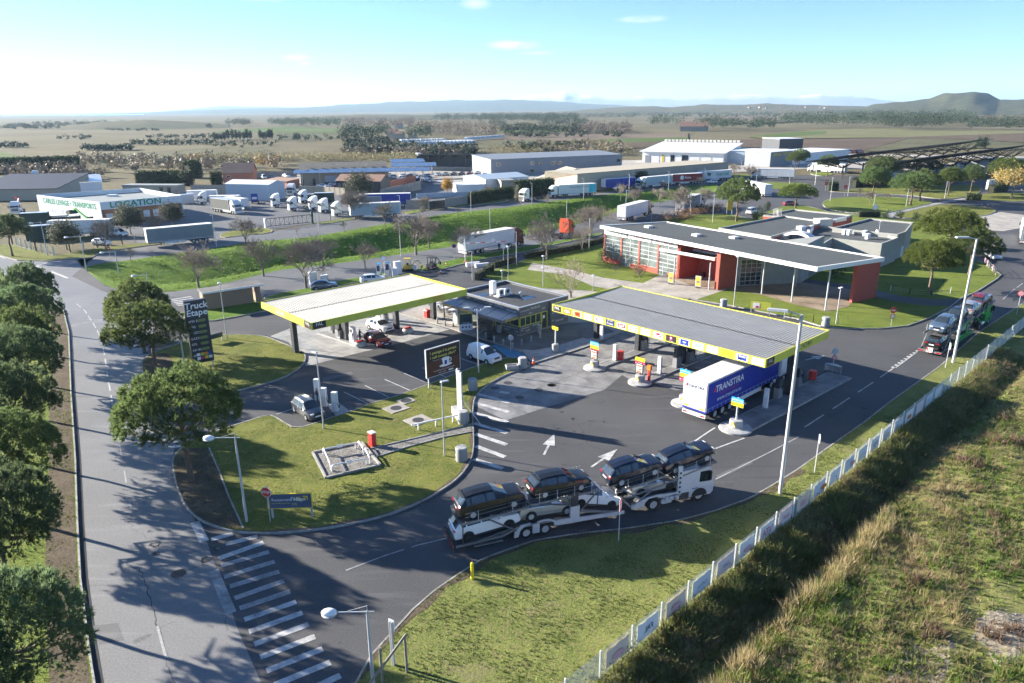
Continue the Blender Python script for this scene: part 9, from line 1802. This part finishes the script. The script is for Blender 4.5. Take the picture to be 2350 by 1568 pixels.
wood('pine_wood','dark pine wood left beyond the fields','c1',[(1850,2320,300,332,90)],9,14,'far_leaf',1,trunk=True);wood('far_wood','belt of bushes behind the yards in the middle distance','c2',[(0,500,470,515,50),(500,900,490,520,40),(1100,1700,470,520,30),(0,300,430,445,25),(1100,1900,385,400,30)],3,6,'far_leaf',22);wood('bare_wood','brown belt of bushes behind the yards','c2',[(0,900,500,525,50),(1300,1900,440,520,50)],3,5,'far_bare',23);wood('bare_wood','bare trees scattered on the left rough field','c1',[(550,1900,560,640,36),(0,700,640,690,20)],3,6,'far_bare',24);wood('pine_wood','small dark pine clump at the far left field edge','c1',[(1550,1700,310,322,16),(1620,1720,305,318,8)],8,13,'far_leaf',2,trunk=True);wood('far_wood','dark hedgerows and scattered bushes across the left plain','c1',[(560,900,478,486,60),(900,1460,436,448,60),(0,200,455,468,20),(380,620,395,412,14),(1000,1460,395,402,30),(700,1100,345,352,25),(1900,2350,395,420,20),(1460,1900,440,470,20)],2,4.5,'far_leaf',21,nq=26)
wood('far_wood','low far trees on the left rise','c1',[(230,1150,295,325,60),(0,400,325,345,50),(400,700,310,330,25)],5,9,'far_leaf',3);wood('far_wood','dark trees in front of the farmhouses','c2',[(0,140,400,430,26),(200,300,380,410,12),(140,220,420,438,8),(450,580,390,422,16)],9,14,'far_leaf',4,trunk=True);wood('bare_wood','pinkish bare poplars in the middle distance','c2',[(500,830,345,385,70),(830,1040,360,388,30)],9,15,'far_bare',5,shape=.45,sz=1.1);wood('bare_wood','bare wood on the left middle distance','c2',[(0,480,290,335,90)],8,13,'far_bare',6);wood('pine_wood','long pine wood across the middle distance','c2',[(620,1600,262,292,200),(900,1600,285,298,90)],10,17,'far_leaf',7);wood('far_wood','dark clumps before the long pine wood','c2',[(1340,1660,300,316,36),(1000,1100,310,325,10),(620,660,250,270,5),(320,420,250,262,8),(1070,1600,360,372,70)],6,11,'far_leaf',8);wood('bare_wood','bare hedge of poplars beside the brown farm shed','c2',[(1540,1960,340,372,80)],6,11,'far_bare',9,shape=.55);wood('pine_wood','trees beside the brown farm shed','c3',[(110,640,325,352,70),(-200,20,300,325,20)],9,15,'far_leaf',10,trunk=True);wood('pine_wood','broad umbrella pine wood on the right','c3',[(690,1450,285,335,170),(1450,2000,290,320,70)],11,19,'far_leaf',11,trunk=True);wood('pine_wood','nearest clump of umbrella pines on the right','c3',[(1370,1780,325,350,60)],10,18,'far_leaf',12,trunk=True);wood('far_wood','trees at the far right under the hill','c3',[(1800,2350,290,318,60),(1970,2350,335,348,30)],7,12,'far_leaf',13);wood('bare_wood','bare trees at the far right','c3',[(1900,2350,280,300,40)],6,10,'far_bare',14);wood('far_wood','dark scattered trees on the far ridges','c2',[(1650,2350,235,262,110)],5,9,'far_leaf',15);wood('far_wood','scattered trees below the village','c3',[(0,700,235,262,90),(350,620,222,232,40)],6,10,'far_leaf',16);wood('bare_wood','golden bare trees before the caravans','z6',[(640,860,60,98,4),(-20,120,30,60,2)],4,6,'ochre_leaf',17)
cyp,_=leafy_mesh(61,1.2,4.2,4.4,ncl=60,tpc=5,nn=2,sz=.9,mt='far_leaf',low=-.95,clr=.2)
cs=[(1470,420),(1490,418),(1512,416),(1535,415),(1560,414),(1590,413),(1615,412),(1640,411),(1668,410),(1690,410),(1712,409),(1780,408),(1800,408),(1818,408),(1840,407),(1858,407)]
for i,(x,y) in enumerate(cs):
 p=g('c1',x,y);tree_thing('cypress_tree','dark cypress in the row standing in the left field',cyp,None,(p.x,p.y,0),i,(1,1,rt_.uniform(.8,1.25)),'cypresses in the field row')
for lb,k,x,y,h in (('single dark round tree beside the right solar roof','z7',1885,150,9),('lone dark tree in the left green field','c1',2028,420,8),('lone tree before the left pine wood','c1',1430,335,9),('dark bush beside the caravans field','c2',830,520,6),('olive bush before the caravans','c2',610,525,6)):
 p=g(k,x,y);cm,C=leafy_mesh(rt_.randint(0,999),h*.5,h*.42,h*.5,ncl=80,tpc=6,nn=2,sz=.8,mt='far_leaf',low=-.8);tree_thing('field_tree',lb,cm,trunk_mesh(3,h*.4,.2,C,3,mt='bark_grey'),(p.x,p.y,0))
# grass and weeds
def tufts(name,label,pts,hts,mt_,nb,seed,wd=.02,spread=.5,cat='grass'):
 rs=np.random.RandomState(seed);N=len(pts);P=np.repeat(pts,nb,0)+rs.normal(size=(N*nb,3))*np.array([.05,.05,0])*np.repeat(np.clip(hts,.1,1.2),nb)[:,None]*1.6;A=np.tile(np.array([[0,0,1.]]),(N*nb,1))+rs.normal(size=(N*nb,3))*spread*np.array([1,1,.3]);A[:,2]=np.abs(A[:,2])+.25;d,u,v=rot_from(A,rs);u[:,2]*=.2;l=np.repeat(hts,nb)[:,None]*rs.uniform(.6,1.2,(N*nb,1));w_=wd*(.6+np.repeat(hts,nb)[:,None]*1.5)
 V_=np.empty((N*nb,3,3));V_[:,0]=P-u*w_;V_[:,1]=P+u*w_;V_[:,2]=P+d*l;F_=np.arange(N*nb*3).reshape(-1,3);rn=np.repeat(np.clip(np.repeat(rs.uniform(0,1,N),nb)*.7+rs.uniform(0,.3,N*nb),0,1),3)
 o=sub(name,bigmesh(name,V_.reshape(-1,3),F_,mt_,rn),None);return tag(o,label,cat,None,'stuff')
def verge_z(x,y):
 vv=np.empty(len(verge.data.vertices)*3);verge.data.vertices.foreach_get('co',vv);vv=vv.reshape(-1,3);out=np.full(len(x),-99.)
 for i in range(0,len(x),2000):
  d=(x[i:i+2000,None]-vv[None,:,0])**2+(y[i:i+2000,None]-vv[None,:,1])**2;j=d.argmin(1);out[i:i+2000]=vv[j,2]
 return out
def scatter(poly,dens,seed,z=.12,maxd=85,clump=None):
 rs=np.random.RandomState(seed);xs=[p[0] for p in poly];ys=[p[1] for p in poly];x0,x1,y0,y1=max(min(xs),-70),min(max(xs),70),max(min(ys),18),min(max(ys),maxd);n=int((x1-x0)*(y1-y0)*dens);x=rs.uniform(x0,x1,n);y=rs.uniform(y0,y1,n);k=inpoly(x,y,poly)
 if clump is not None: k&=(np.sin(x*1.3+np.sin(y*.9)*1.5)+np.sin(y*1.7+np.sin(x*.7)*2)+rs.normal(size=n)*.8)>clump
 x,y=x[k],y[k];return np.c_[x,y,np.full(len(x),z)],rs
P_,rs=scatter(ISC,34,1,maxd=62,clump=-.2);tufts('lawn_grass','tufted grass on the near roadside lawn',P_,rs.uniform(.07,.16,len(P_)),'grass_blade',5,2,.022,.8)
rs=np.random.RandomState(77);vx=rs.uniform(-75,60,60000);vy=rs.uniform(105,260,60000);kk=inpoly(vx,vy,inset(VERGE,1.0));vx,vy=vx[kk],vy[kk];vz=verge_z(vx,vy);kk=(vz>-9);tufts('verge_grass','long green grass on the verge between the roads',np.c_[vx,vy,vz-.05][kk],rs.uniform(.15,.5,kk.sum()),'weed_green',4,78,.05,.8)
P_,rs=scatter(ISB,22,3,clump=-.5);tufts('lawn_grass','short grass on the big station lawn',P_,rs.uniform(.05,.10,len(P_)),'grass_blade',4,4,.02,.8)
P_,rs=scatter(ISA,20,5,clump=-.3);tufts('lawn_grass','short grass on the totem lawn',P_,rs.uniform(.05,.10,len(P_)),'grass_blade',3,6,.022,.8)
P_,rs=scatter(LV,16,7,maxd=70,clump=.3);tufts('lawn_grass','weeds under the left pines',P_,rs.uniform(.08,.22,len(P_)),'weed_green',5,8,.022,.8)
rs=np.random.RandomState(9);S_=rs.uniform(-10,75,60000);T_=np.abs(rs.uniform(.15,30,60000));keep=rs.uniform(0,1,60000)<np.clip(1.25-S_/90-T_/60,.15,1);S_,T_=S_[keep],T_[keep]
XY=lambda s,t: (F0.x+FD.x*s+FN.x*t,F0.y+FD.y*s+FN.y*t)
x,y=XY(S_,T_);Z_=scrub_h(S_,T_);nz=np.sin(S_*.55+np.sin(T_*.6)*1.4)+np.sin(T_*.75+S_*.21)+rs.normal(size=len(S_))*.55;pt=np.c_[x,y,Z_];bank=(T_<2.9);gap=(T_>11)&((np.sin(S_*.4)+np.sin(T_*.5+1)+rs.normal(size=len(S_))*.5)>1.0)
tufts('bank_grass','dark green grass on the ditch bank behind the fence',pt[bank],rs.uniform(.25,.8,bank.sum())*(.75+.4*np.sin(S_[bank]*.8)),'grass_dark',9,10,.020,.7)
k=(~bank)&(~gap)&(nz>-.9);tufts('wild_grass','green weeds on the waste ground',pt[k],rs.uniform(.12,.42,k.sum()),'weed_green',8,11,.024,.75)
k=(~bank)&(~gap)&(nz<.35);k&=rs.uniform(0,1,len(k))<.85;tufts('dry_grass','straw-coloured grass on the waste ground',pt[k],rs.uniform(.18,.55,k.sum()),'straw_blade',8,12,.013,.85)
k=(T_>2.2)&(~gap)&(np.abs(nz-.9)<.5)&(rs.uniform(0,1,len(k))<.45);tufts('dead_weeds','dark dead weeds on the waste ground',pt[k],rs.uniform(.25,.7,k.sum()),'weed_brown',7,13,.016,.6)
k=(T_<3.6)&(rs.uniform(0,1,len(k))<.4)&(nz>-.2);tufts('dead_weeds','dark dead stalks in the ditch',pt[k],rs.uniform(.3,.8,k.sum()),'weed_brown',8,14,.014,.6)
k=(T_<2.6)&(nz<.1);tufts('dry_grass','dry straw grass among the bank weeds',pt[k],rs.uniform(.3,.85,k.sum()),'straw_blade',8,15,.013,.7)
def clumps(name,label,n,srange,trange,h,mt_,nb,seed,spread,cl=.35,per=14,wd=.02):
 rs=np.random.RandomState(seed);s0=rs.uniform(*srange,n);t0=rs.uniform(*trange,n);s=np.repeat(s0,per)+rs.normal(size=n*per)*cl;t=np.repeat(t0,per)+rs.normal(size=n*per)*cl;x,y=XY(s,t);tufts(name,label,np.c_[x,y,scrub_h(s,t)-.05],np.repeat(h*rs.uniform(.6,1.2,n),per)*rs.uniform(.8,1.1,n*per),mt_,nb,seed+1,wd,spread)
clumps('plume_grass','tall pale plume grass along the far ditch edge',64,(-2,30),(4.0,5.0),1.0,'straw_blade',10,20,.5,wd=.014);clumps('plume_grass','green bases of the plume grass along the ditch',60,(-2,30),(4.1,5.2),.75,'weed_green',8,22,.5)
clumps('dry_grass','tall straw clumps scattered over the waste ground',46,(0,60),(5.5,28),.7,'straw_blade',10,24,.65,.4,wd=.014);clumps('dead_weeds','brown seeding bushes on the waste ground',60,(2,60),(5.5,28),.85,'weed_brown',8,26,.5,.35);clumps('wild_grass','lush green clumps on the waste ground',90,(2,60),(5.5,26),.6,'weed_green',9,28,.6,.6,20);clumps('bank_shrub','leafy shrubs on the fence bank',60,(-3,55),(.6,2.4),1.0,'grass_dark',10,30,.6,.5,22,.028)
def shrubs(label,n,sr,tr,h,R,mt_,sz,seed):
 rs=np.random.RandomState(seed);s=np.repeat(rs.uniform(*sr,n),26);t=np.repeat(rs.uniform(*tr,n),26);hh=np.repeat(h*rs.uniform(.4,1.2,n),26);o=rs.normal(size=(len(s),2))*R*.5;s=s+o[:,0];t=np.maximum(t+o[:,1],.25);x,y=XY(s,t);z=scrub_h(s,t)+hh*np.sqrt(rs.uniform(.01,1,len(s)));V_,F_,rn=leaves(np.c_[x,y,z],np.c_[o,np.ones(len(s))*.6],rs,2,sz,.8,sz);tag(sub('bank_shrub',bigmesh('bank_shrub',V_,F_,mt_,rn),None),label,'shrubs',None,'stuff')
shrubs('leafy green bramble on the fence bank',230,(-4,62),(.5,2.8),.95,.8,'bramble',.10,90) if leafmat('bramble',(.06,.085,.03),(.11,.135,.045),(.18,.17,.07),.4) else 0
shrubs('low leafy bushes on the waste ground',170,(0,60),(5,27),.5,.9,'weed_green',.10,91);shrubs('tan seed heads over the waste ground',150,(0,60),(4.6,27),.75,.6,'straw_blade',.06,92);shrubs('dry brown brush along the ditch',90,(-2,50),(1.8,4.2),.8,.7,'weed_brown',.07,93)
def bare(s0,t0,a,b):
 m=MB();n=18;m.v=[(*XY(s0,t0),float(scrub_h(np.array(s0),np.array(t0)))+.03)]
 for j in range(1,5):
  for i in range(n):
   q=2*PI_*i/n;r=j/4*(1+.18*sin_(3*q+s0)+.1*sin_(5*q));s=s0+a*r*cos_(q);t=t0+b*r*sin_(q);m.v.append((*XY(s,t),float(scrub_h(np.array(s),np.array(t)))+(.03 if j<4 else -.02)))
 m.f=[(0,1+i,1+(i+1)%n) for i in range(n)]+[(1+(j-1)*n+i,1+j*n+i,1+j*n+(i+1)%n,1+(j-1)*n+(i+1)%n) for j in range(1,4) for i in range(n)];m.m=[0]*len(m.f);struct(m.build('bare_ground','gravel_tan'))
turf('gravel_tan',(.20,.17,.125),(.30,.265,.21),(.16,.135,.10),(.13,.15,.05),.5,1.0);bare(18.6,13.6,3.0,1.5);bare(12.2,11.3,3.6,1.2)
st=MB();rs=random.Random(4)
for i in range(700):
 s=rs.uniform(4,26);t=rs.uniform(10,15)
 if math.hypot((s-18.6)/2.6,(t-13.4)/1.3)>1 and math.hypot((s-12.5)/4,(t-11)/1.2)>1: continue
 x,y=XY(s,t);r=rs.uniform(.02,.07);st.b(x-r,x+r,y-r,y+r,float(scrub_h(np.array(s),np.array(t)))-.01,float(scrub_h(np.array(s),np.array(t)))+r,rz=rs.uniform(0,3),tp=(.6,.6))
tag(st.build('stones','gravel'),'pale stones on the bare patch of the waste ground','stones',None,'stuff')
# haze
m=bpy.data.materials.new('haze');m.use_nodes=True;nt2=m.node_tree;nt2.nodes.remove(nt2.nodes['Principled BSDF']);pv=nt2.nodes.new('ShaderNodeVolumePrincipled');pv.inputs['Color'].default_value=(.50,.72,.96,1);pv.inputs['Density'].default_value=HAZE_D;pv.inputs['Anisotropy'].default_value=.15;nt2.links.new(pv.outputs[0],nt2.nodes['Material Output'].inputs['Volume'])
b=MB();b.b(-54000,54000,-54000,54000,-6,360);hz_=b.build('haze',m) if HAZE_D else None
if hz_: tag(hz_,'thin pale air haze over the whole landscape',None,None,'stuff')
flush_people();flush_texts()
